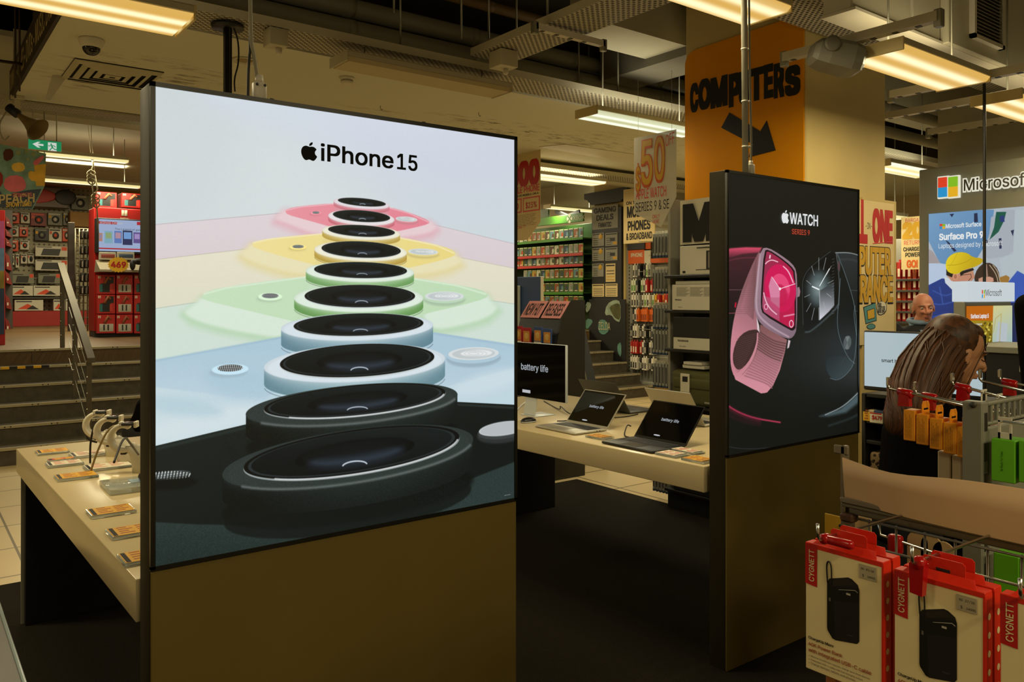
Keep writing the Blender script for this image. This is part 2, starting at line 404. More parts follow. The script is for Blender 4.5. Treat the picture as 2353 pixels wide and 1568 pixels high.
M_DECK = mat('deck_concrete', '6a6556', 0.9, noise=0.18, nscale=1.3)
M_SOFFIT = mat('soffit_paint', 'b0ab94', 0.85, noise=0.06, nscale=3)
M_WHITE = mat('white_metal', 'cfc9b8', 0.45); M_CREAM = mat('cream_metal', 'bfb9a2', 0.5)
M_GREY = mat('grey_paint', '8b8878', 0.55); M_DGREY = mat('dark_grey_paint', '3a3832', 0.5); M_BLACK = mat('black_plastic', '0d0d0d', 0.4)
M_GALV = mat('galvanised_steel', '9a9888', 0.4, metal=0.6); M_STEEL = mat('bright_steel', 'd0d0cc', 0.22, metal=1.0)
M_GALVD = mat('weathered_steel', '6f6a58', 0.45, metal=0.5, noise=.12)
M_WOODFLOOR = mat_tiles('raised_floor_wood', '6e5636', '3a2c1a', (1.2, 0.12), 0.004, .45, .2)
q = [at_z(*p, 3.3) for p in ((1238, 337), (1300, 331), (1470, 356), (1470, 378))]
single('light_trough', MB().prism([(v.x - q[0].x, v.y - q[0].y, -.006) for v in q], (0, 0, .006), M_WHITE), 'pale trough panel coloured as lit in the plaster behind the clear poster', 'panel', None, (q[0].x, q[0].y, 3.299))  # white slab carries the lit look of the wedge as colour
Z_UP = 1.008; STEP_Y, GOING, RISE = 8.93, 0.31, 0.168
Y_UP = STEP_Y + 5 * GOING
struct('floor', MB().quad([(-4, -4, 0), (13.5, -4, 0), (13.5, 10.2, 0), (-4, 10.2, 0)], M_TILE))
struct('floor_upper', MB().box((-4, Y_UP, 0.0), (10.9, 19.2, Z_UP), M_WOODFLOOR))
single('carpet', MB().rbox((-1.2, -2.5, 0), (4.72, 5.25, 0.006), M_CARPET, .003, 1), 'dark charcoal carpet laid under the two white display tables', 'carpet')
struct('wall_back', MB().box((-4, 19.2, 0), (13.5, 19.35, 5), M_WALL))
struct('wall_left', MB().box((-4.15, -4, 0), (-4, 19.2, 5), M_WALL))
struct('wall_right', MB().box((13.5, -4, 0), (13.65, 19.2, 5), M_WALL))
struct('wall_front', MB().box((-4, -4.15, 0), (13.5, -4, 5), M_WALL))
struct('wall_partition', MB().box((10.9, 8.9, 0), (11.05, 19.2, 4.9), M_WALL))
struct('ceiling', MB().box((-4, -4, 4.9), (13.5, 19.2, 5.05), M_DECK))
# lower plaster soffit between the open service void and the rear ceiling
YS0, YS1, XS0, ZS = 5.32, 8.1, 0.79, 3.3
struct('ceiling_soffit', MB().box((XS0, YS0, ZS), (13.5, YS1, ZS + .03), M_PLASTER))
struct('ceiling_rear', MB().box((-4, 8.35, 3.9), (13.5, 19.2, 3.95), M_SOFFIT))
struct('ceiling_void', MB().box((-4, -4, 4.3), (13.5, 8.35, 4.34), M_DECK))
struct('beam_rear', MB().box((-4, 9.2, 3.42), (10.9, 9.5, 3.9), M_SOFFIT))
struct('trim_1', MB().box((XS0, YS1 - .02, ZS), (13.5, YS1, 3.9), M_SOFFIT))
struct('beam_void', MB().box((5.05, 1.0, 3.55), (5.5, 5.3, 4.3), M_DECK))
struct('beam_cross', MB().box((4.2, 4.3, 3.62), (13.5, 4.75, 4.3), M_SOFFIT))
struct('beam_near', MB().box((1.5, 2.7, 3.95), (13.5, 3.0, 4.3), M_DECK))
struct('beam_low', MB().box((5.6, 8.12, 3.215), (10.9, 8.35, 3.3), M_SOFFIT))
# pillar with the orange sign
XP, YP0, YP1, XP1 = 4.85, 3.097, 4.14, 5.886
M_PCREAM = mat('pillar_cream', 'bda76c', 0.7, noise=.04, nscale=4)
struct('pillar', MB().rbox((XP, YP0, 0), (XP1, YP1, 4.3), M_PCREAM, .01, 1))
struct('pillar_cladding', MB().box((XP1 - .35, YP0 - .012, 0), (6.02, YP0 + .25, 2.32), M_PCREAM))
# stairs right across the back of the shop
M_RISER = mat('stair_riser', '4a4232', 0.7, noise=.25, nscale=14); M_TREAD = mat('stair_tread', '4f4735', 0.6, noise=.2, nscale=20); M_NOSE = mat('stair_nosing', 'a89c7c', 0.4, metal=.3)
st = thing('staircase', 'wide dark staircase with pale studded nosings climbing to the raised game department', 'stairs', (3.5, STEP_Y, 0))
for k in range(6):
    y = k * GOING; z = k * RISE; ye = y + GOING if k < 5 else 5 * GOING + .02
    b = MB().box((-7.4, y, 0), (6.20, ye, z + RISE - .012), M_RISER).box((-7.4, y - .01, z + RISE - .012), (6.20, ye, z + RISE), M_TREAD)
    stp = part('step', b, st)
    n = MB().box((-7.4, y - .016, z + RISE - .022), (6.20, y + .03, z + RISE + .003), M_NOSE)
    for j in range(34):
        xx = -7.2 + j * .4 + (k % 2) * .13
        for q in (0, .05): n.lathe([(.007, 0), (.007, .003)], (xx + q, y - .016, z + RISE - .009), M_BLACK, (0, -1, 0), 6)
    part('nosing_strip', n, stp, 'pale metal strip with dark studs')
M_YEL = mat('hazard_yellow', 'd9a514', .5)
hz = MB()
for i in range(6):
    hz.box((-2.62 + i * .075, 4 * GOING - .021, 4 * RISE + RISE - .02), (-2.58 + i * .075 + .035, 4 * GOING + .03, 4 * RISE + RISE + .006), M_YEL if i % 2 == 0 else M_BLACK)
part('hazard_tape', hz, st, 'yellow and black warning tape')
# stair handrail: measured in the photo, standing on the flight
M_RAIL = mat('rail_steel', '5d5646', .4, metal=.6)
def rail():
    x = 1.52
    tops = []
    t = thing('handrail', 'grey flat-bar handrail with thin wires running up the stairs', 'handrail', (x, STEP_Y, 0))
    ys = [STEP_Y + .02, STEP_Y + .82, STEP_Y + 1.65]
    gz = lambda y: min(6, max(1, int((y - STEP_Y) / GOING) + 1)) * RISE
    hz = lambda y: 1.03 + (y - STEP_Y) * RISE / GOING
    for y in ys:
        b = MB().rbox((-.025, y - STEP_Y - .006, gz(y)), (.025, y - STEP_Y + .006, hz(y)), M_RAIL, .003, 1)
        for i in range(5): b.lathe([(.008, 0), (.008, .006)], (-.02, y - STEP_Y - .006, gz(y) + .15 + i * .16), M_STEEL, (0, -1, 0), 8)
        part('post', b, t)
    y0, y1 = -.1, 1.75
    part('rail_bar', MB().hexa([(-.035, y0, hz(STEP_Y + y0) - .03), (.035, y0, hz(STEP_Y + y0) - .03), (.035, y1, hz(STEP_Y + y1) - .03), (-.035, y1, hz(STEP_Y + y1) - .03),
                                (-.035, y0, hz(STEP_Y + y0) + .02), (.035, y0, hz(STEP_Y + y0) + .02), (.035, y1, hz(STEP_Y + y1) + .02), (-.035, y1, hz(STEP_Y + y1) + .02)], M_RAIL), t)
    for i in range(4):
        o = -.2 - i * .19
        part('wire', MB().tube([(0, .02, hz(STEP_Y) + o), (0, 1.2, hz(STEP_Y + 1.2) + o)], .004, M_GALV, 6), t)
rail()
# =================================================================== CEILING SERVICES
M_TRAYB = mat_holes('tray_perforated', 'b5ae98', '2e2a1e', (.045, .022), .36, slot=1.25)
def make_tray(x0, y0, x1, y1, z, label, lip=.055):
    t = thing('cable_tray', label, 'cable tray', ((x0 + x1) / 2, (y0 + y1) / 2, z)); hx, hy = (x1 - x0) / 2, (y1 - y0) / 2
    part('tray_base', MB().box((-hx, -hy, 0), (hx, hy, .003), M_TRAYB), t)
    if hx > hy: rails = [((-hx, -hy - .003, 0), (hx, -hy, lip)), ((-hx, hy, 0), (hx, hy + .003, lip))]
    else: rails = [((-hx - .003, -hy, 0), (-hx, hy, lip)), ((hx, -hy, 0), (hx + .003, hy, lip))]
    for a, b in rails: part('side_rail', MB().box(a, b, M_CREAM), t)
    return t
make_tray(-.6, 4.9, 8.8, 5.24, 3.29, 'long perforated cable tray along the edge of the plaster ceiling')
make_tray(3.33, -1.5, 3.67, 4.86, 3.36, 'perforated cable tray crossing the ceiling void towards the viewer')
make_tray(3.74, 2.62, 12.0, 3.0, 3.34, 'perforated cable tray beside the big air duct')
make_tray(5.6, 7.66, 10.9, 7.95, 3.2, 'fine perforated cable tray hugging the plaster beam over the far light')
make_tray(6.6, 4.3, 13.0, 4.6, 3.1, 'perforated cable tray behind the cream pillar')
def pipe(x0, x1, y, z, r, label, m=M_GREY):
    b = MB().tube([(x0, y, z), (x1, y, z)], r, m, 14)
    for i in range(int((x1 - x0) / 1.1)): b.tube([(x0 + .6 + i * 1.1, y, z), (x0 + .66 + i * 1.1, y, z)], r * 1.06, m, 14)
    single('ceiling_pipe', b, label, 'pipe')
pipe(.9, 9.5, 5.42, 3.72, .07, 'upper pale pipe of the pair running under the dark slab')
pipe(.9, 9.5, 5.40, 3.56, .065, 'lower pale pipe of the pair running under the dark slab')
pipe(.9, 9.5, 5.18, 3.9, .04, 'thin brown pipe above the pair of pale pipes', mat('rust_pipe', '6d5630', .6))
single('duct', MB().rbox((.9, 5.62, 3.46), (9.5, 5.9, 3.6), M_GALVD, .02), 'flat grey duct lying behind the long cable tray', 'duct')
pipe(6.2, 13, 3.6, 3.25, .05, 'grey pipe above the black opening behind the cream pillar')
pipe(6.2, 13, 3.75, 3.1, .05, 'grey pipe below its twin behind the cream pillar')
# big air duct, upper right, with a louvred vent
dk = thing('air_duct', 'big pale square air duct at the ceiling above the shelf end', 'duct', (7.6, 2.4, 3.2))
part('duct_body', MB().rbox((-3.4, .0, 0), (5.8, .18, .7), M_CREAM, .01, 1), dk)
for x in (-2.75, -2.3, -1.45, -.9, -.2, .9): part('seam_flange', MB().box((x, -.012, -.006), (x + .02, .181, .71), M_WHITE), dk)
part('bottom_lip', MB().box((-3.4, -.02, -.012), (5.8, .19, .004), M_WHITE), dk)
p = at_y(2235, 0, 2.33); q = at_y(2300, 112, 2.33); p2 = at_y(2237, 82, 2.33)
vx0, vx1, vz0, vz1 = p.x - 7.6, q.x - 7.6, p2.z - 3.2, p.z - 3.2 + .1
part('branch_box', MB().rbox((vx0 - .3, -.055, vz0 - .10), (vx1 + .9, -.001, .7), M_CREAM, .006, 1), dk)
gr = part('vent', MB().box((vx0, -.066, vz0), (vx1, -.055, vz1), M_DGREY), dk)
gl = MB(); nv = 14
for i in range(nv):
    z = vz0 + (vz1 - vz0) * (i + .3) / nv; e = (vz1 - vz0) / nv
    gl.hexa([(vx0 + .02, -.086, z), (vx1 - .02, -.086, z), (vx1 - .02, -.066, z + e * .35), (vx0 + .02, -.066, z + e * .35), (vx0 + .02, -.086, z + e * .22), (vx1 - .02, -.086, z + e * .22), (vx1 - .02, -.066, z + e * .57), (vx0 + .02, -.066, z + e * .57)], M_GREY)
part('louvre', gl, gr); fr_ = MB()
for a, b in (((vx0 - .015, -.09, vz0 - .015), (vx0 + .015, -.05, vz1)), ((vx1 - .015, -.09, vz0 - .015), (vx1 + .015, -.05, vz1)), ((vx0 - .015, -.09, vz0 - .015), (vx1 + .015, -.05, vz0 + .01))): fr_.box(a, b, M_WHITE)
part('vent_frame', fr_, gr)
# hanging rods
k = 0
RODS = [(1060, 90, 4.9), (1123, 88, 4.9), (1187, 98, 4.9), (1258, 75, 4.2), (1350, 38, 4.0), (1420, 240, 5.0), (1330, 190, 5.3), (905, 30, 5.0), (920, 130, 5.0), (1353, 190, 5.5), (1583, 70, 4.4)]
RODN = ['from the slab to the pale pipes near the crossing tray', 'second from the lightbox top corner', 'just before the crossing tray', 'with a foot on the tray cross bar', 'behind the crossing tray', 'holding the tray above the lit cool light',
        'in the gap beside the crossing tray', 'above the unlit light fitting', 'holding the tray over the unlit light', 'doubled beside the cross tray gap', 'beside the cream beam near the sign pillar']
for (px, py, y), n in zip(RODS, RODN):
    p = at_y(px, py, y); single('hanger_rod', MB().tube([(0, 0, 0), (0, 0, 4.3 - p.z)], .008, M_GALV, 8), 'thin steel ceiling rod ' + n, 'rod', 'ceiling hanger rods', p)
# cross bar and boxes under the crossing tray
def strut(p, q, w, label, m=M_WHITE):
    p, q = V(p), V(q); d = (q - p); u = d.normalized(); s = u.cross(UZ).normalized() * (w / 2); mb = MB()
    up = V((0, 0, w)); mb.hexa([p - s, p + s, q + s, q - s, p - s + up, p + s + up, q + s + up, q - s + up], m)
    for i in range(int(d.length / .12)):
        c = p + u * (.06 + i * .12) - V((0, 0, .001)); mb.box(c - V((.014, .014, .002)), c + V((.014, .014, .001)), M_DGREY)
    t = thing('strut_channel', label, 'channel'); part('channel', mb, t)
    for e in (p, q): part('bracket', MB().rbox(V(e) + V((-.02, -.02, -.03)), V(e) + V((.02, .02, w + .01)), M_GALV, .004, 1), t)
    return t
strut((3.22, 3.98, 3.3), (3.82, 3.98, 3.3), .04, 'slotted white cross bar under the crossing cable tray')
strut((4.13, 2.78, 2.975), (4.13, 1.9, 2.975), .05, 'pale slotted channel carrying the square grey projector')
strut((5.3, 2.75, 2.93), (5.3, 1.6, 2.93), .05, 'pale slotted channel at the far end of the warm light by the pillar')
strut((6.2, 3.4, 3.0), (6.2, 1.6, 3.0), .05, 'slotted channel in front of the grey wall')
strut((7.2, 3.4, 3.02), (7.2, 1.6, 3.02), .05, 'farthest slotted channel above the grey wall sign')
def jbox(p, s, label):
    t = thing('junction_box', label, 'box', p); part('box_body', MB().rbox((-s[0] / 2, -s[1] / 2, -s[2]), (s[0] / 2, s[1] / 2, 0), M_CREAM, .006), t)
    part('cable_gland', MB().lathe([(.02, 0), (.02, -.03), (.012, -.04)], (.02, 0, -s[2]), M_WHITE), t)
jbox((1.9, 4.95, 3.285), (.12, .12, .11), 'cream junction box under the long cable tray')
jbox((3.45, 4.62, 3.355), (.15, .15, .12), 'cream junction box under the crossing cable tray')
# fluorescent fittings
def mat_tubes(name, base, hot, k, n=2, strength=1.0, axis=1, span=.3):
    """ribbed diffuser lit by n tubes behind it"""
    m = bpy.data.materials.new(name); m.use_nodes = True; nt = m.node_tree; b = nt.nodes['Principled BSDF']; N, L = nt.nodes.new, nt.links.new
    b.inputs['Base Color'].default_value = (.05, .05, .05, 1); tc = N('ShaderNodeTexCoord'); sp = N('ShaderNodeSeparateXYZ'); L(tc.outputs['Object'], sp.inputs[0])
    a = N('ShaderNodeMath'); a.operation = 'MULTIPLY'; L(sp.outputs[axis], a.inputs[0]); a.inputs[1].default_value = 2 * math.pi * n / span
    c = N('ShaderNodeMath'); c.operation = 'COSINE'; L(a.outputs[0], c.inputs[0])
    r = N('ShaderNodeMapRange'); r.inputs['From Min'].default_value = 1.0 if n % 2 == 0 else -1.0; r.inputs['From Max'].default_value = -1.0 if n % 2 == 0 else 1.0; L(c.outputs[0], r.inputs['Value'])
    pw = N('ShaderNodeMath'); pw.operation = 'POWER'; L(r.outputs['Result'], pw.inputs[0]); pw.inputs[1].default_value = 1.4
    mx = N('ShaderNodeMix'); mx.data_type = 'RGBA'; L(pw.outputs[0], mx.inputs[0]); mx.inputs[6].default_value = rgb(base) + (1,); mx.inputs[7].default_value = rgb(hot) + (1,)
    L(mx.outputs[2], b.inputs['Emission Color']); b.inputs['Emission Strength'].default_value = strength; MATS[name] = m; return m
M_TWARM = mat_tubes('diffuser_warm', 'c79d4e', 'fff0bd', 1, 2, 1.25, 1, .30)
M_TCOOL = mat_tubes('diffuser_cool', 'b9b98e', 'f4ffe6', 1, 2, 1.15, 1, .30)
M_TFAR = mat_tubes('diffuser_far', 'e2d391', 'fffbe0', 1, 1, 1.2, 1, .16)
M_FRAME = mat('fitting_edge', 'd8c48c', .4)
def fitting(loc, L, W, label, dm, power, col=(1.0, .845, .50), h=.07, lit=True, rz=0.0, hz=None):
    t = thing('fluorescent_light', label, 'ceiling light', loc, rz)
    part('housing', MB().rbox((-L / 2, -W / 2, .028), (L / 2, W / 2, h), M_CREAM, .006, 1), t)
    b = MB().hexa([(-L / 2 + .02, -W / 2 + .015, 0), (L / 2 - .02, -W / 2 + .015, 0), (L / 2 - .02, W / 2 - .015, 0), (-L / 2 + .02, W / 2 - .015, 0),
                   (-L / 2, -W / 2, .028), (L / 2, -W / 2, .028), (L / 2, W / 2, .028), (-L / 2, W / 2, .028)], dm)
    part('diffuser', b, t, 'ribbed glowing diffuser' if lit else 'dull unlit diffuser')
    for s in (-1, 1): part('end_cap', MB().rbox((s * L / 2 - .006, -W / 2 - .002, -.002), (s * L / 2 + .006, W / 2 + .002, h), M_FRAME if lit else M_CREAM, .003, 1), t)
    for s in (-1, 1): part('hanger', MB().tube([(s * L * .36, 0, h), (s * L * .36, 0, (hz or (4.3 if loc[1] < 8.3 else 3.9)) - loc[2])], .006, M_GALV, 6), t)
    if lit:
        area('fluorescent_tube_light', (loc[0], loc[1], loc[2] - .012), L * .94, W * .8, power * LIGHT_K, col, (0, 0, rz)); area('added_ceiling_uplight', (loc[0], loc[1], loc[2] + h + .01), L * .94, W * .8, power * LIGHT_K * UP_K, col, (math.pi, 0, rz))  # second lamp is added above the closed housing to brighten the ceiling
    return t
fitting((.45, 4.07, 2.9), 1.32, .33, 'warm fluorescent light over the left table, nearest to the dome camera', M_TWARM, 30)
fitting((3.0, 4.94, 3.14), 1.35, .26, 'unlit cream fluorescent fitting below the long cable tray', mat('diffuser_off', 'b9aa84', .5), 0, lit=False, hz=3.29)
fitting((5.05, 4.78, 3.05), 1.3, .26, 'cool fluorescent light beside the orange arrow sign', M_TCOOL, 30, (1.0, .92, .68))
fitting((2.87, 2.45, 3.0), 1.25, .28, 'warm fluorescent light straight above the gap between the lightboxes', M_TWARM, 30)
fitting((4.72, 2.27, 2.9), 1.05, .32, 'warm fluorescent light hanging past the square grey projector', M_TWARM, 24)
fitting((6.5, 2.32, 2.9), 1.3, .32, 'warm fluorescent light cut off beside the grey wall sign', M_TWARM, 14)
fitting((6.75, 7.79, 3.08), 1.3, .28, 'long fluorescent light below the tray on the plaster beam', M_TFAR, 30, (1, .9, .6), hz=3.2)
fitting((9.95, 11.2, 3.2), 1.2, .2, 'far fluorescent light over the green game rack', M_TFAR, 46, (1, .92, .66))
fitting((8.35, 4.2, 2.9), 1.1, .3, 'fluorescent light glimpsed between the cream pillar and the grey wall', M_TFAR, 24, (1, .9, .6))
fitting((9.4, 5.0, 2.55), .9, .2, 'small far fluorescent light above the red boxes', M_TFAR, 10, (1, .9, .6))
fitting((1.75, 11.2, 3.31), 1.2, .16, 'bare fluorescent batten nearest the green exit sign', M_TFAR, 24, (1, .9, .6))
fitting((2.1, 12.8, 3.2), 1.5, .16, 'second bare fluorescent batten hung on rope over the game department', M_TFAR, 28, (1, .9, .6))
fitting((2.75, 8.9, 3.1), 1.0, .2, 'fluorescent light whose end shows behind the top corner of the phone lightbox', M_TFAR, 16, (1, .9, .6))
# =================================================================== LIGHTBOXES
M_BOXF = mat('lightbox_grey', '705e2c', 0.42, noise=.05, nscale=3); M_BOXE = mat('lightbox_edge', '2c2616', 0.6, spec=.2); M_RIM = mat('lightbox_rim', '161614', .3)
def lightbox(x0, x1, y, thick, ztop, zscr, art, label, plabel):
    t = thing('lightbox', label, 'display', ((x0 + x1) / 2, y, 0)); w = x1 - x0; hw = w / 2
    part('body', MB().rbox((-hw, .004, 0), (hw, thick, ztop), M_BOXE, .004, 2), t)
    part('lower_panel', MB().rbox((-hw + .002, -.002, .006), (hw - .002, .006, zscr - .006), M_BOXF, .002, 1), t, 'plain brown grey panel below the picture')
    r = .012; fr = MB()
    for a, b in [((-hw, -.006, zscr), (-hw + r, .006, ztop)), ((hw - r, -.006, zscr), (hw, .006, ztop)), ((-hw, -.006, ztop - r), (hw, .006, ztop)), ((-hw, -.006, zscr - .004), (hw, .006, zscr + r * .6))]: fr.box(a, b, M_RIM)
    part('frame', fr, t)
    p = MB().quad([(-hw + r, -.003, zscr + r * .6), (hw - r, -.003, zscr + r * .6), (hw - r, -.003, ztop - r), (-hw + r, -.003, ztop - r)], art, uv=True)
    pp = part('backlit_print', p, t, plabel)
    return t, pp
BX = [(0.502, 1.660, 2.150, .105, 2.139, .916), (2.796, 3.848, 2.165, .09, 2.139, .918)]
# ---- picture one: rows of camera lenses stepping back through coloured phone backs
def paint_phone():
    x0, x1, y, th, zt, zs = BX[0]
    P = canvas(1000, 1056, (x0 + .012, y, zt - .012), (x1 - x0 - .024, 0, 0), (0, 0, -(zt - zs - .019)), (203, 214, 219))
    P.ell(560, 420, 330, 160, (212, 220, 220), 6, 120, .8); P.ell(1000, 330, 260, 120, (206, 210, 226), 10, 110, .7); P.ell(420, 330, 130, 200, (202, 210, 212), 0, 90, .6); P.ell(760, 260, 300, 60, (208, 216, 228), 8, 50, .7)
    BOT = [(1400, 1500), (200, 1500)]
    def slab(left, mid, right, c0, c1, ytop, ybot):
        pts = [(left[0], left[1])] + mid + [right] + BOT
        P.poly(pts, grad((0, ytop), c0, (0, ybot), c1)); P.line([left] + mid[:1], 1.2, tuple(v * .82 for v in c0), .8); P.line(mid[-1:] + [right], 1.2, tuple(v * .85 for v in c0), .8)
    def plateau(top, skirtL, skirtR, deep, pale, sh):
        P.poly(skirtL, sh, 16, .75, 4); P.poly(skirtR, sh, 16, .75, 4)
        a = [(p[0], p[1] - 7) for p in skirtL]; b = [(p[0], p[1] - 7) for p in skirtR]
        P.poly(a, pale, 7, 1.0, 0, 2); P.poly(b, pale, 7, 1.0, 0, 2)
    def lens(cx, cy, a, b, gx, gy, ga, gb, hgt, ang, top, side0, side1, wall, dark=False):
        P.ell(cx, cy + hgt * 2.1, a * .985, b, wall, ang, 3, .8)
        def body(c, dy, s=1.0):
            pts = [(cx + a * s * math.cos(t) * math.cos(math.radians(ang)) - b * s * math.sin(t) * math.sin(math.radians(ang)), cy + dy + a * s * math.cos(t) * math.sin(math.radians(ang)) + b * s * math.sin(t) * math.cos(math.radians(ang))) for t in np.linspace(0, 2 * math.pi, 72, endpoint=False)]
            return pts
        lo = body(None, hgt); tn = math.tan(math.radians(ang))
        P.poly([(cx - a, cy - a * tn * .2), (cx + a, cy + a * tn * .2), (cx + a, cy + hgt + a * tn * .2), (cx - a, cy + hgt - a * tn * .2)] if False else lo, grad((cx - a, cy), side1, (cx - a * .3, cy), side0))
        nk = 12
        for k in range(nk):
            f = k / (nk - 1.0); q = f ** 3 if not dark else f ** 4 * .9
            lo_c = tuple(v * (.80 + .2 * min(1, f * 2)) for v in side0)
            mid = tuple(s0 * (1 - q * .75) + t0 * q * .75 for s0, t0 in zip(lo_c, top)); edge = tuple(s1 * (1 - q * .6) + t0 * q * .6 for s1, t0 in zip(side1, top))
            P.poly(body(None, hgt * (1 - f)), (lambda m_, e_: (lambda X, Y: (np.array(m_, np.float32) + (np.array(e_, np.float32) - np.array(m_, np.float32)) * np.clip(np.abs((X - cx - (a * .25 if dark else 0)) / a)[..., None] ** 1.6, 0, 1)) / 255))(mid, edge))
        P.ell(cx, cy, a, b, top, ang, 1.0); P.ell(cx, cy + b * .06, a * .96, b * .93, tuple(min(255, v * 1.04) for v in top), ang, 3)
        if hgt > 12: P.line([(q[0], q[1] + hgt * .18) for q in body(None, hgt) if q[1] > cy + hgt + (q[0] - cx) * tn][0:40], 1.3, tuple(v * .55 for v in side0), .8, .7)
        P.ell(gx, gy + gb * .07, ga * 1.012, gb * 1.05, (196, 204, 206) if not dark else (150, 158, 158), ang, 1.0)
        P.ell(gx, gy, ga * 1.01, gb * 1.02, (8, 11, 12), ang, .8); P.ell(gx, gy, ga * .97, gb * .94, (38, 46, 48), ang, 1.2)
        P.ell(gx, gy - gb * .02, ga * .94, gb * .9, grad((gx, gy - gb), (20, 28, 29), (gx, gy + gb), (9, 14, 16)), ang, 1.2)
        P.ell(gx + ga * .03, gy + gb * .04, ga * .56, gb * .60, (5, 9, 11), ang, 1.6, .8); P.ell(gx + ga * .04, gy + gb * .16, ga * .44, gb * .44, (46, 56, 68), ang, max(2.0, gb * .30), .95)
        P.ell(gx + ga * .02, gy - gb * .16, ga * .5, gb * .36, (9, 14, 16), ang, max(2.0, gb * .26), .85)
        r = ga * .075; aa = [(gx + ga * .03 + r * 1.5 * math.cos(t), gy + gb * .62 - gb * .2 * math.sin(t) + r * 1.5 * math.cos(t) * tn * .6) for t in np.linspace(.2, 2.94, 12)]
        P.line(aa, max(1.2, gb * .07), (196, 206, 216), 1.0, .95)
    def mic(cx, cy, a, b, c, ang=0, dark=False):
        P.ell(cx - a * .15, cy + b * 1.0, a * 1.5, b * 1.2, tuple(v * .86 for v in c), ang, 4, .7); P.ell(cx, cy + b * .3, a * 1.45, b * 1.25, tuple(min(255, v * 1.1) for v in c) if not dark else (20, 26, 25), ang, 1.2)
        P.ell(cx, cy, a, b * .8, (60, 66, 66), ang, .8)
        for i in range(-6, 7):
            xx = cx + i * a / 6.5; h = b * .7 * math.sqrt(max(0, 1 - (i / 6.5) ** 2)); P.line([(xx + 1.5, cy - h), (xx - 1.5, cy + h)], a * .06, (210, 214, 214) if not dark else (196, 204, 202), .5)
        for j in (-.35, .1, .5): P.line([(cx - a * .8, cy + j * b + (-a * .8) * math.tan(math.radians(ang))), (cx + a * .8, cy + j * b + a * .8 * math.tan(math.radians(ang)))], b * .1, (40, 44, 44), .5, .7)
    def flash(cx, cy, a, b, c, ang=0):
        P.ell(cx, cy + b * .6, a * 1.02, b * 1.15, tuple(v * .84 for v in c), ang, 4, .8); P.ell(cx, cy + b * .25, a, b, tuple(min(255, v * .97) for v in c), ang, .9); P.ell(cx, cy, a * .95, b * .82, (214, 220, 220), ang, .9)
        P.ell(cx, cy, a * .8, b * .66, (190, 198, 200), ang, 1.5); P.ell(cx + a * .1, cy - b * .05, a * .6, b * .45, (226, 230, 230), ang, 2)
        for k in (.2, .35, .5): P.line([(cx + a * k * math.cos(t), cy + b * .8 * k * math.sin(t)) for t in np.linspace(0, 6.28, 30)], .8, (160, 168, 170), .7, .6)
    # pink
    slab((340, 518), [(648, 490), (765, 478), (890, 488), (993, 516)], (1190, 563), (219, 209, 213), (214, 202, 206), 490, 620)
    plateau(None, [(654, 487), (640, 500), (632, 512), (660, 522), (690, 534), (720, 545), (760, 548), (760, 500)], [(984, 513), (995, 520), (1003, 530), (990, 542), (950, 550), (905, 556), (900, 520)], (226, 138, 152), (228, 204, 208), (222, 160, 172))
    P.poly([(654, 486), (660, 480), (690, 474), (767, 467), (893, 476), (940, 489), (975, 503), (986, 510), (984, 515), (950, 524), (906, 533), (830, 545), (753, 520), (700, 505), (660, 494)], grad((650, 480), (229, 146, 158), (990, 520), (226, 130, 146)), 1.0, smooth=1)
    P.line([(656, 484), (690, 476), (767, 469)], 2.2, (236, 182, 190), 1.2); P.line([(893, 478), (940, 491), (984, 511)], 2.2, (236, 182, 190), 1.2)
    mic(725, 489, 8, 3.4, (226, 138, 150)); flash(933, 504, 26, 7, (228, 150, 160), 4)
    lens(829.8, 467.7, 64, 11.5, 830.3, 465, 54.5, 8.6, 9, 5, (216, 208, 214), (216, 128, 138), (204, 120, 132), (214, 150, 160))
    lens(829.3, 500.6, 76, 16.6, 829.6, 497, 65, 12.8, 10, 4, (222, 214, 216), (220, 134, 144), (198, 104, 116), (226, 140, 152))
    # yellow
    slab((340, 599), [(571, 572), (740, 540), (917, 546), (1059, 593)], (1190, 619), (227, 222, 200), (220, 218, 196), 560, 720)
    plateau(None, [(578, 564), (566, 578), (552, 592), (570, 606), (610, 620), (660, 634), (730, 640), (730, 590)], [(1043, 586), (1052, 600), (1060, 611), (1035, 624), (985, 636), (930, 640), (930, 600)], None, (230, 222, 182), (222, 206, 138))
    P.poly([(578, 563), (582, 556), (620, 548), (740, 536), (917, 545), (1000, 562), (1036, 573), (1046, 582), (1042, 589), (1000, 602), (934, 617), (820, 640), (722, 609), (640, 588), (584, 570)], grad((580, 560), (236, 220, 150), (1040, 590), (232, 214, 132)), 1.0, smooth=1)
    P.line([(582, 558), (620, 550), (740, 538)], 2.6, (242, 232, 184), 1.4); P.line([(917, 547), (1000, 564), (1042, 582)], 2.6, (242, 232, 184), 1.4)
    mic(684, 567, 13, 4.6, (230, 212, 130)); flash(971, 579, 36, 9, (232, 216, 140), 2)
    lens(828.8, 534, 89.3, 16.6, 829.6, 531, 75.8, 12.8, 12, 3.2, (226, 224, 204), (208, 184, 102), (186, 158, 74), (226, 210, 140))
    lens(827.6, 577.4, 106, 22, 828.8, 573.8, 90, 18.2, 14, 2.4, (228, 226, 206), (208, 184, 102), (182, 152, 66), (228, 212, 140))
    # green
    slab((340, 712), [(458, 694), (702, 640), (950, 640), (1118, 690)], (1190, 700), (206, 222, 208), (206, 222, 212), 640, 840)
    plateau(None, [(464, 686), (448, 706), (420, 724), (440, 742), (500, 760), (580, 776), (660, 786), (680, 720)], [(1117, 681), (1128, 700), (1144, 716), (1120, 738), (1060, 756), (985, 768), (965, 710)], None, (214, 230, 214), (168, 206, 160))
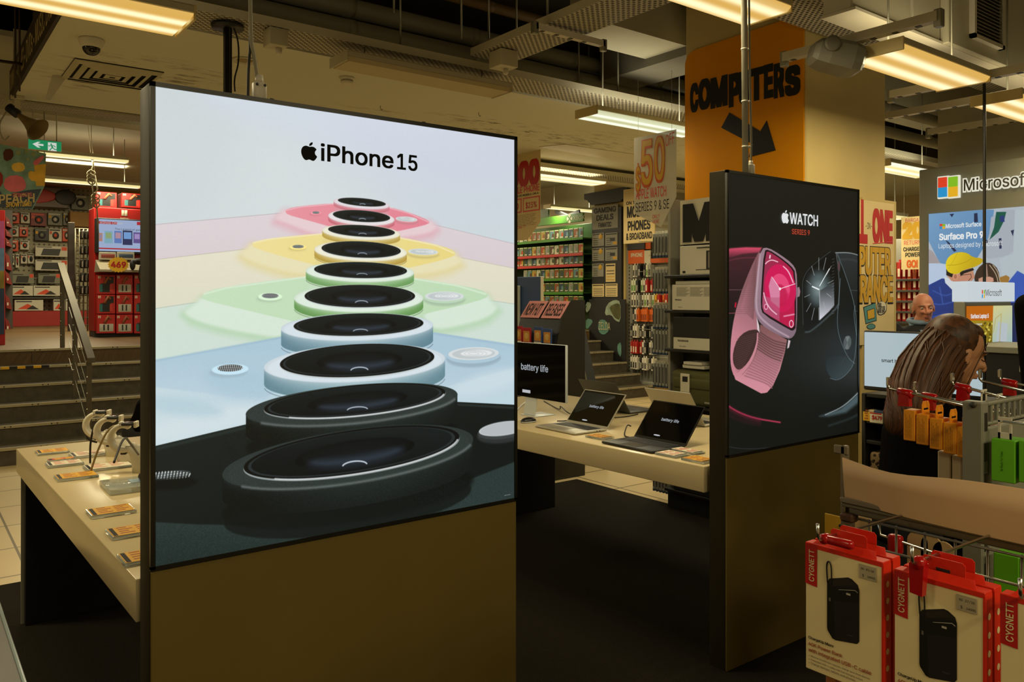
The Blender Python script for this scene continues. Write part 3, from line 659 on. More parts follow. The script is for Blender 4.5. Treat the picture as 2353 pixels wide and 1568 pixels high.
    P.poly([(464, 685), (466, 674), (500, 662), (702, 634), (950, 638), (1050, 655), (1104, 666), (1120, 677), (1116, 686), (1060, 702), (972, 722), (820, 768), (674, 739), (560, 712), (475, 692)], grad((470, 680), (196, 222, 188), (1116, 690), (188, 218, 180)), 1.0, smooth=1)
    P.line([(468, 676), (520, 662), (702, 637)], 3.2, (216, 234, 210), 1.8); P.line([(950, 641), (1050, 657), (1114, 676)], 3.2, (216, 234, 210), 1.8)
    mic(620, 680, 19, 7, (200, 224, 194)); flash(1020, 681, 47, 13, (192, 220, 190))
    lens(826, 625, 124, 22.6, 827.5, 621, 105.5, 18, 17, 1.2, (214, 226, 212), (140, 184, 124), (108, 158, 92), (196, 220, 190))
    lens(823.2, 686, 148, 31, 825.8, 680.7, 125.5, 25.2, 20, 0, (212, 226, 212), (136, 182, 120), (100, 150, 82), (192, 218, 184))
    # blue
    P.poly([(340, 832), (645, 775), (993, 764), (1190, 794), (1190, 1400), (340, 1400)], grad((400, 800), (170, 198, 214), (400, 960), (192, 212, 222)))
    P.line([(340, 832), (645, 776)], 4, (152, 184, 204), 2.5, .8); P.line([(993, 766), (1190, 796)], 4, (152, 184, 204), 2.5, .8)
    P.poly([(340, 888), (480, 905), (610, 926), (800, 960), (1020, 890), (1190, 843), (1190, 1100), (340, 1100)], grad((500, 890), (190, 212, 222), (420, 1010), (200, 218, 222)), 2.0)
    P.ell(480, 970, 160, 30, (210, 224, 228), -12, 22, .8); P.ell(420, 935, 90, 20, (178, 204, 216), 8, 16, .7); P.ell(1120, 880, 80, 22, (204, 220, 228), -16, 16, .8); P.ell(560, 880, 90, 36, (160, 192, 210), 10, 26, .5)
    mic(528, 846, 29, 10, (180, 208, 222), -2); flash(1087, 813, 61, 18, (176, 204, 220), -2)
    lens(819.5, 751.7, 174.5, 31, 822.8, 746.3, 147.5, 25, 35, -1.5, (204, 216, 222), (128, 162, 174), (96, 132, 146), (182, 208, 220))
    lens(813.7, 835, 208, 42.6, 819.5, 828.8, 175.7, 36.6, 37, -3, (204, 216, 222), (136, 170, 178), (100, 136, 148), (186, 210, 220))
    # black
    P.poly([(340, 1029), (562, 976), (806, 960), (1051, 924), (1190, 931), (1190, 1400), (340, 1400)], grad((500, 980), (22, 30, 28), (600, 1200), (15, 22, 21)))
    P.line([(340, 1036), (562, 983)], 7, (36, 46, 44), 4, .9); P.line([(1051, 930), (1190, 938)], 5, (40, 48, 46), 3, .9)
    P.poly([(340, 1199), (450, 1205), (565, 1207), (765, 1190), (950, 1148), (1075, 1103), (1190, 1058), (1190, 1400), (340, 1400)], grad((600, 1180), (42, 56, 54), (600, 1290), (30, 44, 42)), 2.0)
    g = np.zeros_like(P.X); q = P.poly_sd([(340, 1199), (565, 1207), (765, 1190), (950, 1148), (1190, 1058), (1190, 1400), (340, 1400)]); g = np.clip(q / 6, 0, 1); P.grain(.022, g)
    mic(392, 1092, 46, 12, (30, 38, 36), -7, True); P.ell(395, 1112, 58, 14, (8, 12, 11), -6, 8, .8)
    flash(1156, 985, 60, 19, (60, 66, 66), -8); P.ell(1156, 985, 56, 16, (180, 186, 188), -8, 2, .8)
    def darklens(cx, cy, a, b, gx, gy, ga, gb, h, ang):
        P.ell(cx, cy + h * 1.7, a * 1.0, b, (10, 15, 14), ang, 8, .9)
        lens(cx, cy, a, b, gx, gy, ga, gb, h, ang, (44, 53, 51), (26, 35, 33), (12, 17, 16), (13, 19, 18), True)
        rim = [(cx + a * math.cos(t) * math.cos(math.radians(ang)) - b * math.sin(t) * math.sin(math.radians(ang)), cy + a * math.cos(t) * math.sin(math.radians(ang)) + b * math.sin(t) * math.cos(math.radians(ang))) for t in np.linspace(.25, 2.6, 40)]
        P.line(rim, 5, (112, 120, 118), 4, .8)
        rim = [(gx + ga * 1.0 * math.cos(t) * math.cos(math.radians(ang)) - gb * 1.04 * math.sin(t) * math.sin(math.radians(ang)), gy + ga * math.cos(t) * math.sin(math.radians(ang)) + gb * 1.04 * math.sin(t) * math.cos(math.radians(ang))) for t in np.linspace(.15, 2.4, 40)]
        P.line(rim, 3, (214, 218, 218), 1.4)
        m = P.poly_sd([(cx - a, cy - b), (cx + a, cy - b), (cx + a, cy + b + h), (cx - a, cy + b + h)]); e = ((P.X - gx) / ga) ** 2 + ((P.Y - gy) / gb) ** 2
        P.grain(.016, np.clip(m / 10, 0, 1) * (e > 1.15))
    darklens(807, 930, 244, 44, 814, 921, 207, 34, 46, -5.5); darklens(798, 1050.5, 291, 61, 806.7, 1039.5, 247.7, 49, 54, -8.5)
    P.grain(.006); return P.a
M_ART1 = mat_image('phone_print', paint_phone(), emit=1.0)
LB1, PR1 = lightbox(*BX[0], M_ART1, 'big lightbox with a bright phone advert of stepped camera lenses, in front of left table', 'bright printed advert of camera lenses')
# lettering on the prints: solid letters a hair in front
APPLE = [(0.5, .735), (.42, .755), (.33, .78), (.22, .765), (.12, .70), (.05, .60), (.02, .47), (.035, .33), (.085, .19), (.155, .085), (.23, .02), (.31, .0), (.39, .03), (.46, .055), (.53, .05), (.60, .022), (.68, .0), (.75, .015), (.83, .09), (.89, .18), (.93, .265),
         (.86, .31), (.805, .385), (.795, .475), (.83, .56), (.90, .625), (.84, .695), (.755, .745), (.67, .765), (.58, .755)]
LEAF = [(.47, .79), (.48, .87), (.53, .94), (.60, .985), (.67, 1.0), (.675, .93), (.64, .86), (.58, .81), (.52, .785)]
def logo(mb, o, u, v, s, m):
    for sh in (APPLE, LEAF):
        P = chaikin(sh) if sh is APPLE else sh
        c = (sum(p[0] for p in P) / len(P), sum(p[1] for p in P) / len(P)); n = len(P)
        pts = [V(o) + V(u) * ((p[0]) * s) + V(v) * (p[1] * s) for p in P] + [V(o) + V(u) * (c[0] * s) + V(v) * (c[1] * s)]
        mb.add(pts, [(i, (i + 1) % n, n) for i in range(n)], m)
M_INK = mat('black_ink', '121416', .5, spec=.1); M_LITWHITE = mat('lit_white', 'dfe2e2', emit=1.0); M_LITRED = mat('lit_red', 'b8432e', emit=1.0)
def lpt(px, py, box):   # photo pixel -> local point on the face of a lightbox
    p = at_y(px, py, BX[box][2]); return V((p.x - (BX[box][0] + BX[box][1]) / 2, -.006, p.z))
mb = MB(); a, b = lpt(735, 369.5, 0), lpt(957, 396.5, 0)
zb = a.z; hcap = lpt(735, 329, 0).z - zb
mb.text('iPhone', (a.x, -.006, zb), UX, UZ, M_INK, w=(lpt(902, 389, 0).x - a.x), h=hcap * .985, bold=.02)
mb.text('15', (lpt(910, 391, 0).x, -.006, zb), UX, UZ, M_INK, w=(b.x - lpt(910, 391, 0).x), h=hcap * .94, bold=.02)
part('lettering', mb, LB1, 'black wording on the white sky'); mb = MB()
lo = lpt(689, 365, 0); s = (lpt(727, 345, 0).x - lo.x) / .93; logo(mb, (lo.x, -.006, zb - .004), UX, UZ, s, M_INK); part('emblem', mb, LB1, 'black fruit emblem')
f0 = lpt(1157, 1139, 0); part('small_print', MB().text('iPhone is a trademark', (f0.x, -.006, f0.z), UX, UZ, M_LITWHITE, w=.024), LB1, 'tiny white line of print')
# ---- picture two: two watches in the dark
def paint_watch():
    x0, x1, y, th, zt, zs = BX[1]; S = 968 / 420.0
    P = canvas(620, 720, (x0 + .012, y, zt - .012), (x1 - x0 - .024, 0, 0), (0, 0, -(zt - zs - .019)), (19, 21, 17))
    P.X = (P.X - 1600) * S; P.Y = (P.Y - 380) * S
    # light arcs
    P.poly([(130, 462), (180, 446), (260, 438), (340, 440), (345, 480), (300, 620), (250, 790), (130, 785)], grad((130, 440), (70, 34, 42), (130, 790), (26, 20, 21)), 4); P.poly([(128, 455), (180, 440), (260, 434), (345, 436), (330, 462), (240, 470), (128, 505)], grad((150, 440), (214, 74, 104), (150, 500), (60, 28, 36)), 6, .95)
    P.line(curve([(128, 520), (220, 490), (330, 490)]), 6, (120, 52, 68), 5, .6); P.line([(130, 660), (310, 660)], 2.5, (150, 110, 112), 1.6, .8); P.line([(130, 785), (220, 783), (300, 775)], 3, (190, 90, 104), 2, .9); P.line([(130, 550), (230, 545)], 14, (64, 34, 40), 10, .6)
    P.line(curve([(128, 1244), (200, 1300), (300, 1340), (440, 1362)]), 7, (214, 60, 96), 5, .95); P.line(curve([(128, 1258), (220, 1320), (330, 1352)]), 20, (120, 30, 54), 14, .5); P.line(curve([(128, 1300), (220, 1350), (330, 1372)]), 16, (60, 24, 32), 12, .5)
    P.poly([(735, 462), (800, 464), (885, 492), (885, 780), (830, 772), (790, 640)], grad((800, 460), (42, 48, 50), (860, 780), (20, 24, 24)), 5); P.line(curve([(735, 464), (800, 462), (850, 474), (890, 494)]), 5, (150, 158, 162), 3, .95); P.line(curve([(760, 500), (820, 496), (890, 530)]), 10, (58, 64, 66), 7, .6); P.line([(760, 660), (885, 666)], 2.2, (90, 96, 98), 1.6, .8); P.line([(740, 772), (885, 774)], 2.2, (110, 104, 106), 1.6, .7)
    P.poly([(890, 1160), (830, 1230), (760, 1290), (650, 1330), (700, 1330), (790, 1310), (890, 1230)], (84, 104, 110), 12, .8); P.line(curve([(890, 1165), (840, 1220), (770, 1282), (680, 1322)]), 4, (170, 180, 182), 3, .9); P.line(curve([(890, 1300), (820, 1340), (700, 1380)]), 10, (50, 62, 64), 8, .6); P.line(curve([(140, 1480), (200, 1500), (330, 1504), (600, 1470)]), 3, (54, 64, 66), 3, .8)
    # pink watch: band loop
    P.poly([(340, 438), (300, 510), (262, 600), (228, 690), (198, 800), (182, 900), (176, 1000), (180, 1070), (196, 1120), (230, 1140), (340, 1208), (370, 1206), (420, 1120), (330, 880), (315, 800), (303, 700)], grad((180, 900), (196, 128, 140), (330, 700), (138, 92, 98)), 1.2, smooth=1)
    P.poly([(320, 470), (296, 560), (262, 650), (232, 760), (300, 820), (310, 700), (312, 560)], grad((230, 700), (178, 116, 126), (310, 700), (120, 80, 84)), 2)
    for k in range(34):
        t = k / 33.0; ax = 342 - 130 * t; ay = 450 + 330 * t; P.line([(ax - 22, ay + 6), (ax + 92 * (1 - t * .35), ay + 4)], 2.4, (92, 60, 64), 1.4, .45)
    P.poly([(318, 868), (260, 878), (214, 920), (192, 985), (190, 1040), (204, 1076), (228, 1086), (268, 1050), (300, 990), (318, 930), (332, 884)], (62, 40, 38), 1.6, smooth=1)
    for k in range(16):
        ay = 890 + k * 12; P.line([(196 + abs(8 - k) * 2, ay + 30), (320 - k * 5, ay)], 3, (104, 72, 70), 2, .5)
    P.poly([(336, 842), (478, 925), (466, 990), (440, 1086), (404, 1166), (372, 1204), (340, 1209), (204, 1136), (192, 1100), (236, 1096), (290, 1040), (322, 960)], grad((340, 860), (128, 84, 84), (300, 1150), (206, 138, 150)), 1.2)
    for k in range(19):
        t = k / 18.0; P.line(curve([(330 - 40 * t ** 1.4 - (90 * max(0, t - .6)), 880 + 235 * t), (400 - 30 * t, 930 + 225 * t), (472 - 75 * t, 945 + 235 * t)]), 8, (92, 60, 62) if t < .4 else (152, 98, 108), 2.5, .75)
    P.line(curve([(322, 890), (318, 950), (286, 1040), (240, 1100), (196, 1108)]), 7, (196, 132, 142), 1.5); P.line(curve([(330, 886), (328, 950), (296, 1046), (240, 1110)]), 2, (110, 70, 74), 1, .8)
    P.line([(206, 730), (203, 750)], 8, (190, 20, 50), 2)
    # case
    P.poly([(342, 440), (378, 436), (440, 472), (505, 520), (528, 560), (532, 640), (530, 870), (510, 912), (480, 922), (400, 884), (338, 842), (314, 800), (302, 740), (312, 640), (322, 540)], grad((310, 640), (150, 122, 134), (500, 900), (128, 104, 118)), 1.2, smooth=1)
    P.line(curve([(334, 470), (322, 600), (312, 740), (326, 800), (400, 862), (484, 908)]), 9, (196, 168, 178), 4, .7)
    P.poly([(356, 452), (380, 447), (440, 486), (498, 532), (524, 570), (526, 856), (512, 876), (494, 874), (350, 790), (338, 750), (342, 640)], (22, 10, 14), 1.4, smooth=1)
    scr = [(364, 460), (382, 456), (440, 494), (496, 540), (516, 574), (518, 846), (506, 864), (492, 862), (356, 782), (346, 748), (350, 640)]
    P.poly(scr, grad((350, 620), (150, 44, 76), (520, 640), (178, 20, 66)), 1.2, smooth=1)
    P.ell(442, 652, 82, 128, (204, 22, 84), -8, 1.5); P.ell(442, 652, 50, 78, (226, 70, 118), -8, 1.5); P.ell(440, 690, 40, 60, (186, 24, 72), -8, 6, .8)
    P.poly([(440, 655), (394, 588), (380, 640), (392, 720), (438, 758)], (212, 128, 160), 2, .9); P.poly([(438, 700), (438, 826), (356, 780), (346, 748), (348, 690), (380, 700)], (182, 92, 122), 3, .65); P.poly([(440, 700), (440, 826), (492, 860), (518, 846), (518, 660)], (196, 20, 74), 6, .5)
    P.line([(440, 655), (398, 592)], 3, (240, 220, 228), 1); P.line([(440, 655), (520, 628)], 4, (244, 214, 224), 1); P.ell(440, 655, 6, 8, (250, 235, 240))
    for pts in ([(364, 522), (372, 512), (396, 500), (428, 512)], [(458, 536), (486, 562), (510, 622)], [(354, 676), (364, 720), (388, 762), (422, 790)]): P.line(curve(pts), 6, (236, 190, 206), 1.2, .9)
    P.ell(366, 750, 10, 16, (230, 170, 190)); P.ell(366, 750, 6, 11, (160, 40, 84)); P.ell(500, 840, 12, 20, (236, 196, 210)); P.ell(500, 840, 8, 15, (176, 20, 66)); P.line([(388, 478), (386, 492)], 7, (240, 210, 220)); P.line([(462, 800), (514, 790)], 9, (226, 150, 176), 2, .7)
    P.poly([(532, 648), (542, 644), (548, 668), (544, 694), (532, 700)], (150, 120, 132), 1.2); P.poly([(316, 800), (330, 850), (332, 886), (320, 872)], (214, 196, 200), 1.4); P.poly([(484, 924), (496, 930), (488, 966), (478, 972)], (206, 186, 192), 1.4)
    # dark watch: strap, case, face
    P.poly([(745, 470), (790, 590), (836, 740), (850, 880), (838, 1046), (792, 1110), (744, 1142), (706, 1128), (668, 1060), (700, 900), (744, 770)], (17, 22, 22), 2, smooth=1)
    P.poly([(676, 1060), (700, 1010), (790, 1010), (836, 1048), (790, 1110), (742, 1140), (706, 1126)], grad((700, 1020), (22, 28, 29), (760, 1130), (44, 58, 62)), 5, smooth=1)
    for pts in ([(744, 470), (790, 588), (838, 742), (848, 880), (836, 1050), (790, 1112), (744, 1141), (706, 1128)], [(748, 740), (742, 850), (760, 930), (800, 1020), (836, 1050)], [(838, 745), (830, 790), (846, 900)], [(760, 600), (752, 700), (748, 760)]): P.line(curve(pts), 3, (104, 122, 128), 1.6, .85)
    P.poly([(708, 456), (738, 470), (748, 540), (748, 740), (724, 776), (604, 884), (576, 886), (562, 846), (556, 640), (564, 592), (592, 548)], (12, 15, 15), 1.4, smooth=1)
    P.line(curve([(708, 457), (640, 508), (590, 552), (565, 594), (557, 640), (563, 845)]), 2, (84, 94, 98), 1.2, .9); P.line(curve([(576, 884), (604, 882), (724, 776), (748, 740)]), 9, (70, 82, 86), 5, .8); P.line(curve([(738, 470), (748, 540), (756, 640), (752, 740)]), 3, (120, 130, 132), 1.6, .8)
    face = [(704, 478), (724, 486), (728, 560), (728, 738), (706, 768), (610, 850), (584, 850), (576, 800), (572, 640), (580, 600), (610, 560)]
    P.poly(face, (10, 12, 12), 1.2, smooth=1); P.ell(646, 654, 60, 92, (92, 108, 110), 0, 34, .85); P.ell(646, 654, 26, 40, (130, 146, 148), 0, 20, .7)
    P.poly([(650, 664), (726, 620), (728, 742), (700, 775), (650, 822)], grad((660, 650), (60, 66, 68), (660, 815), (206, 208, 218)), 1.5, .95)
    for k in range(12):
        t = 2 * math.pi * k / 12; c, s = math.cos(t), math.sin(t); P.line([(646 + 48 * c, 655 + 100 * s - 30 * c), (646 + 76 * c, 655 + 165 * s - 44 * c)], 2.6, (170, 176, 176), 1, .85)
    for yy in range(500, 800, 16): P.line([(716, yy), (727, yy - 5)], 2, (120, 126, 126), 1, .7)
    P.line([(650, 640), (702, 548)], 4, (236, 240, 240), 1); P.line([(646, 658), (612, 643)], 7, (236, 240, 240), 1); P.line([(650, 664), (650, 820)], 1.6, (240, 240, 244), .8)
    P.ell(752, 534, 8, 34, (54, 60, 62), 0, 2); P.ell(752, 534, 4, 26, (110, 60, 66), 0, 2, .7)
    P.ell(797, 940, 21, 38, (74, 80, 80), 8, 1.4); P.poly([(797, 940), (786, 908), (810, 906)], (120, 126, 126), 3, .7); P.poly([(797, 940), (784, 972), (806, 974)], (110, 116, 116), 3, .7); P.line([(760, 1060), (800, 990)], 3, (50, 60, 62), 2, .7)
    P.line([(865, 1387), (878, 1384)], 2, (120, 120, 120), .8)
    P.grain(.006); return P.a
M_ART2 = mat_image('watch_print', paint_watch(), emit=1.0)
LB2, PR2 = lightbox(*BX[1], M_ART2, 'smaller dark lightbox with a pink watch advert, in front of right table', 'dark printed advert with two watches')
mb = MB(); a = lpt(1812, 514, 1); b = lpt(1877, 517, 1); mb.text('WATCH', (a.x, -.006, a.z), UX, UZ, M_LITWHITE, w=b.x - a.x, h=lpt(1812, 488, 1).z - a.z, bold=.02)
part('lettering', mb, LB2, 'white wording'); mb = MB()
l0 = lpt(1793, 508, 1); logo(mb, (l0.x, -.006, a.z - .002), UX, UZ, (lpt(1810, 500, 1).x - l0.x) / .93, M_LITWHITE); part('emblem', mb, LB2, 'white fruit emblem'); mb = MB()
a = lpt(1817, 538, 1); b = lpt(1858, 538, 1); mb.text('SERIES 9', (a.x, -.006, a.z), UX, UZ, M_LITRED, w=b.x - a.x, h=lpt(1817, 526, 1).z - a.z, bold=.01)
part('lettering', mb, LB2, 'small red wording')
# ---- supports from the ceiling
M_CABLE = mat('black_cable', '17150f', .5); M_CONDUIT = mat('conduit', '8f8a74', .6)
pp = at_z(523, 55, 3.29); pl = thing('ceiling_pole', 'black square ceiling pole seen over the top edge of the phone lightbox', 'pole', (pp.x, pp.y, 1.75))
part('pole_post', MB().rbox((-.022, -.02, 0), (.022, .02, 3.29 - 1.75), M_BLACK, .004), pl); part('pole_groove', MB().box((.003, -.0215, .01), (.010, -.0195, 1.52), M_DGREY), pl); part('ceiling_plate', MB().lathe([(.02, 0), (.095, .0), (.10, .02), (.05, .03)], (0, 0, 1.51), M_BLACK), pl)
part('loose_wire', MB().tube(curve([(.02, -.02, 1.54), (.06, -.02, 1.45), (.06, -.03, 1.3), (.03, -.03, 1.2), (.035, -.03, 1.12)], 2), .005, M_CABLE, 6), pl)
p0 = at_y(576, 170, 2.2)
def flex(name, pts, r, m, label, cat='cable', n=8): return single(name, MB().tube(curve([tuple(p) for p in pts], 2), r, m, n), label, cat)
flex('power_cable', [(p0.x - .012, 2.2, 4.3), (p0.x - .004, 2.2, 3.0), (p0.x - .002, 2.2, 2.32), (p0.x + .010, 2.2, 2.26), (p0.x + .02, 2.2, 2.2)], .0055, M_CONDUIT, 'pale thick power cable dropping to the plug on the phone lightbox')
flex('suspension_wire', [(p0.x + .006, 2.21, 4.3), (p0.x + .004, 2.21, 2.3), (p0.x - .006, 2.2, 2.24), (p0.x - .008, 2.2, 2.14)], .004, M_CABLE, 'thin dark wire beside the pale cable hooked to the phone lightbox', 'wire')
pt = thing('power_plug', 'cream plug socket standing on top of the phone lightbox', 'plug', (p0.x + .024, 2.2, 2.139))
part('plug_body', MB().rbox((-.018, -.014, .004), (.018, .014, .055), M_WHITE, .006), pt); part('plug_neck', MB().lathe([(.012, .05), (.01, .075)], (0, 0, 0), M_WHITE), pt)
for s in (-1, 1): part('screw', MB().lathe([(.004, 0), (.004, .003)], (s * .011, -.014, .046), M_DGREY, (0, -1, 0), 8), pt)
for i, (px, n) in enumerate([(626, 'first'), (975, 'second')]):
    q = at_y(px, 215 if i == 0 else 285, 2.2); single('clip', MB().rbox((-.004, -.004, 0), (.004, .004, .014), M_BLACK, .001, 1).rbox((-.008, -.003, .012), (.004, .003, .016), M_BLACK, .001, 1), 'tiny black clip on the lightbox top edge, ' + ('near the plug' if i == 0 else 'below the unlit light'), 'clip', None, (q.x, 2.2, 2.139))
p1 = at_y(1713, 392, 2.2); t = thing('ceiling_pole', 'grey conduit pole rising from the dark watch lightbox', 'pole', (p1.x, 2.2, 2.139))
tilt = at_y(1704, 30, 2.2); part('pole_post', MB().tube([(0, 0, 0), (-.03, 0, 2.16)], .0135, mat('conduit_grey', 'a3a090', .85), 12), t)
cl = MB().tube(curve([(-.008, -.012, 2.1), (.004, -.012, 1.2), (.012, -.012, .5), (.024, -.012, .2), (.035, -.005, .09), (.036, 0, .05)], 2), .005, M_CONDUIT, 6); part('strapped_cable', cl, t)
for z in (.12, .32, .55, .8, 1.05): part('cable_tie', MB().lathe([(.0155, 0), (.0155, .006)], (-.0139 * z, 0, z), M_WHITE, n=12).ball((.019 - .0139 * z, -.010, z + .003), .0055, M_WHITE, 8, 6), t)
pt2 = thing('power_plug', 'cream plug socket standing on top of the watch lightbox', 'plug', (p1.x + .038, 2.2, 2.139))
part('plug_body', MB().rbox((-.016, -.012, .004), (.016, .012, .05), M_WHITE, .005), pt2); part('plug_neck', MB().lathe([(.01, .045), (.008, .065)], (0, 0, 0), M_WHITE), pt2)
# =================================================================== TABLES
M_TOP = mat('table_white', 'ccba92', 0.22, spec=.45); M_LEG = mat('table_leg_black', '0a0a09', .6)
ZT = 0.86
def table(x0, x1, y0, y1, label, rz):
    t = thing('display_table', label, 'table', ((x0 + x1) / 2, (y0 + y1) / 2, 0), rz); hx, hy = (x1 - x0) / 2, (y1 - y0) / 2
    part('tabletop', MB().rbox((-hx, -hy, ZT - .115), (hx, hy, ZT), M_TOP, .004), t)
    part('leg_panel', MB().rbox((-hx + .03, hy - .06, 0.006), (hx - .03, hy - .012, ZT - .115), M_LEG, .003, 1), t)
    part('leg_panel', MB().rbox((-hx + .16, -hy + .0, 0.006), (hx - .12, -hy + .05, ZT - .115), M_LEG, .003, 1), t)
    part('edge_strip', MB().box((-hx + .018, hy - .02, 0.006), (-hx + .03, hy - .008, ZT - .115), M_GREY), t)
    return t
table(.4775, 1.70, 2.28, 4.59, 'white display table behind the phone lightbox, with white watch stands', .0155)
table(2.7625, 4.02, 2.29, 4.70, 'white display table with open laptops behind the watch lightbox', .022)
M_ACR = mat('acrylic', 'e8eee8', .06, trans=.75, spec=.5); M_ACR.node_tree.nodes['Principled BSDF'].inputs['IOR'].default_value = 1.2
M_CARDY = mat('yellow_card', 'd19a1f', .6, noise=.05, nscale=30); M_CARDR = mat('red_card', 'b8402a', .6); M_CARDW = mat('white_card', 'd9d0b8', .6); M_INKO = mat('orange_ink', '9a4a10', .6)
def tagblock(px, py, z, L, W, rz, label, kind='y'):
    """acrylic price block lying on a table, centred on the photo pixel"""
    p = at_z(px, py, z); t = thing('price_block', label, 'price tag', (p.x, p.y, z), rz)
    part('acrylic_block', MB().rbox((-L / 2, -W / 2, 0.0005), (L / 2, W / 2, .011), M_ACR, .002, 1), t)
    c = MB().box((-L / 2 + .005, -W / 2 + .005, .0112), (L / 2 - .005, W / 2 - .005, .0120), {'y': M_CARDY, 'r': M_CARDR, 'w': M_CARDW}[kind])
    for i in range(4):
        for j in range(2): c.box((-L / 2 + .03 + j * (L * .38), W / 2 - .02 - i * W * .2, .0121), (-L / 2 + .03 + j * L * .38 + L * (.2 + .1 * ((i + j) % 2)), W / 2 - .012 - i * W * .2, .0123), M_INKO if kind == 'y' else M_CARDR if kind == 'w' else M_CARDY)
    c.box((-L / 2 + .008, -W / 2 + .008, .0121), (-L / 2 + .02, W / 2 - .008, .0123), M_INK)
    part('price_card', c, t, {'y': 'yellow printed card', 'r': 'red printed card', 'w': 'white printed card'}[kind])
    return t
tagblock(120, 1041, ZT, .135, .10, 0, 'clear price block with pale yellow card, farthest on the left table', 'y')
tagblock(140, 1060, ZT, .11, .05, 0, 'red price card lying just behind the white one on left table', 'r')
tagblock(148, 1069, ZT, .14, .10, 0, 'clear price block with white card, middle of the small row by the watch stands', 'w')
tagblock(175, 1098, ZT, .15, .11, 0, 'price block with yellow card on red, nearest the watch stands', 'y')
tagblock(255, 1179, ZT, .14, .11, 0, 'yellow price block alone in the middle of the left table edge', 'y')
tagblock(305, 1225, ZT, .14, .11, 0, 'yellow price block half hidden by the phone lightbox edge', 'y')
tagblock(338, 1283, ZT, .14, .11, 0, 'yellow price block whose corner just shows beside the phone lightbox', 'y')
tagblock(205, 1047, ZT, .16, .12, 0, 'clear block with faint white card behind the first watch stand', 'w')
tagblock(248, 1075, ZT, .18, .12, 0, 'clear block with faint pink card under the watch stands', 'w')
M_WSTAND = mat('watch_stand_white', 'd6cfba', .35); M_SCR = mat('screen_blue', '6f9ac8', emit=.7)
def watchstand(px, py, s, label, cable):
    p = at_z(px, py, ZT); t = thing('watch_stand', label, 'stand', (p.x, p.y, ZT), math.radians(-30))
    part('pedestal', MB().loft([[V((r * math.cos(a) + dx, r * .8 * math.sin(a), z)) for a in np.linspace(0, 2 * math.pi, 20, endpoint=False)] for r, dx, z in ((.045, .06, 0), (.042, .055, .03), (.036, .04, .07), (.034, .02, .11))], M_WSTAND), t)
    ring = [(-.02 + .052 * math.cos(a), 0, .145 + .052 * math.sin(a)) for a in np.linspace(-.6, -5.2, 22)]
    b = MB()
    rings = []
    for i, q in enumerate(ring):
        a = np.linspace(-.6, -5.2, 22)[i]; n = V((math.cos(a), 0, math.sin(a))); c = V(q)
        rings.append([c + n * u + V((0, 1, 0)) * v for u, v in ((-.009, -.02), (.009, -.02), (.011, 0), (.009, .02), (-.009, .02), (-.011, 0))])
    b.loft(rings, M_WSTAND); part('holder_arm', b, t)
    w = MB().rbox((-.026, -.024, .197), (.026, .024, .210), M_BLACK, .006); wt = part('watch', w, t, 'black watch head clamped on top')
    part('watch_glass', MB().rbox((-.021, -.02, .2095), (.021, .02, .2115), mat('dark_glass', '1a1d1c', .08), .004), wt)
    for sx in (-1, 1): part('clamp', MB().rbox((sx * .03 - .006, -.02, .188), (sx * .03 + .006, .02, .214), M_WSTAND, .003), t)
    part('black_pad', MB().rbox((-.03, -.014, .075), (-.008, .012, .09), M_BLACK, .003), t)
    part('tether_cable', MB().tube(curve(cable, 3), .0045, M_CABLE if s else mat('beige_cable', '9c8a60', .5), 8), t)
    return t
watchstand(235, 1048, 1, 'white watch stand farthest along the left table', [(-.03, .02, .2), (-.07, .02, .18), (-.085, .02, .12), (-.07, .02, .07), (-.03, .02, .06)])
watchstand(262, 1065, 1, 'middle white watch stand, with a black cable to the table', [(-.03, 0, .2), (-.08, 0, .18), (-.10, 0, .1), (-.10, 0, .003)])
watchstand(296, 1085, 0, 'white watch stand nearest the phone lightbox, with a beige cable', [(-.03, 0, .2), (-.08, 0, .19), (-.12, -.01, .1), (-.15, -.01, .003)])
flex('tether_cable', [at_z(262, 1063, ZT + .2), at_z(285, 1000, ZT + .26), at_z(300, 1020, ZT + .2), at_z(318, 1045, ZT + .1)], .004, M_CABLE, 'black tether cable looping between the watch stands')
tb = thing('acrylic_tray', 'thick clear acrylic block holding a dark gadget beside the phone lightbox', 'stand', tuple(at_z(318, 1118, ZT)))
part('acrylic_block', MB().rbox((-.12, -.1, .001), (.12, .1, .022), M_ACR, .003), tb); part('gadget', MB().rbox((.0, -.04, .022), (.1, .02, .05), M_BLACK, .012), tb); part('blue_label', MB().box((-.03, -.03, .0222), (.02, .04, .0232), mat('pale_blue_card', '8fa6b8', .5)), tb)
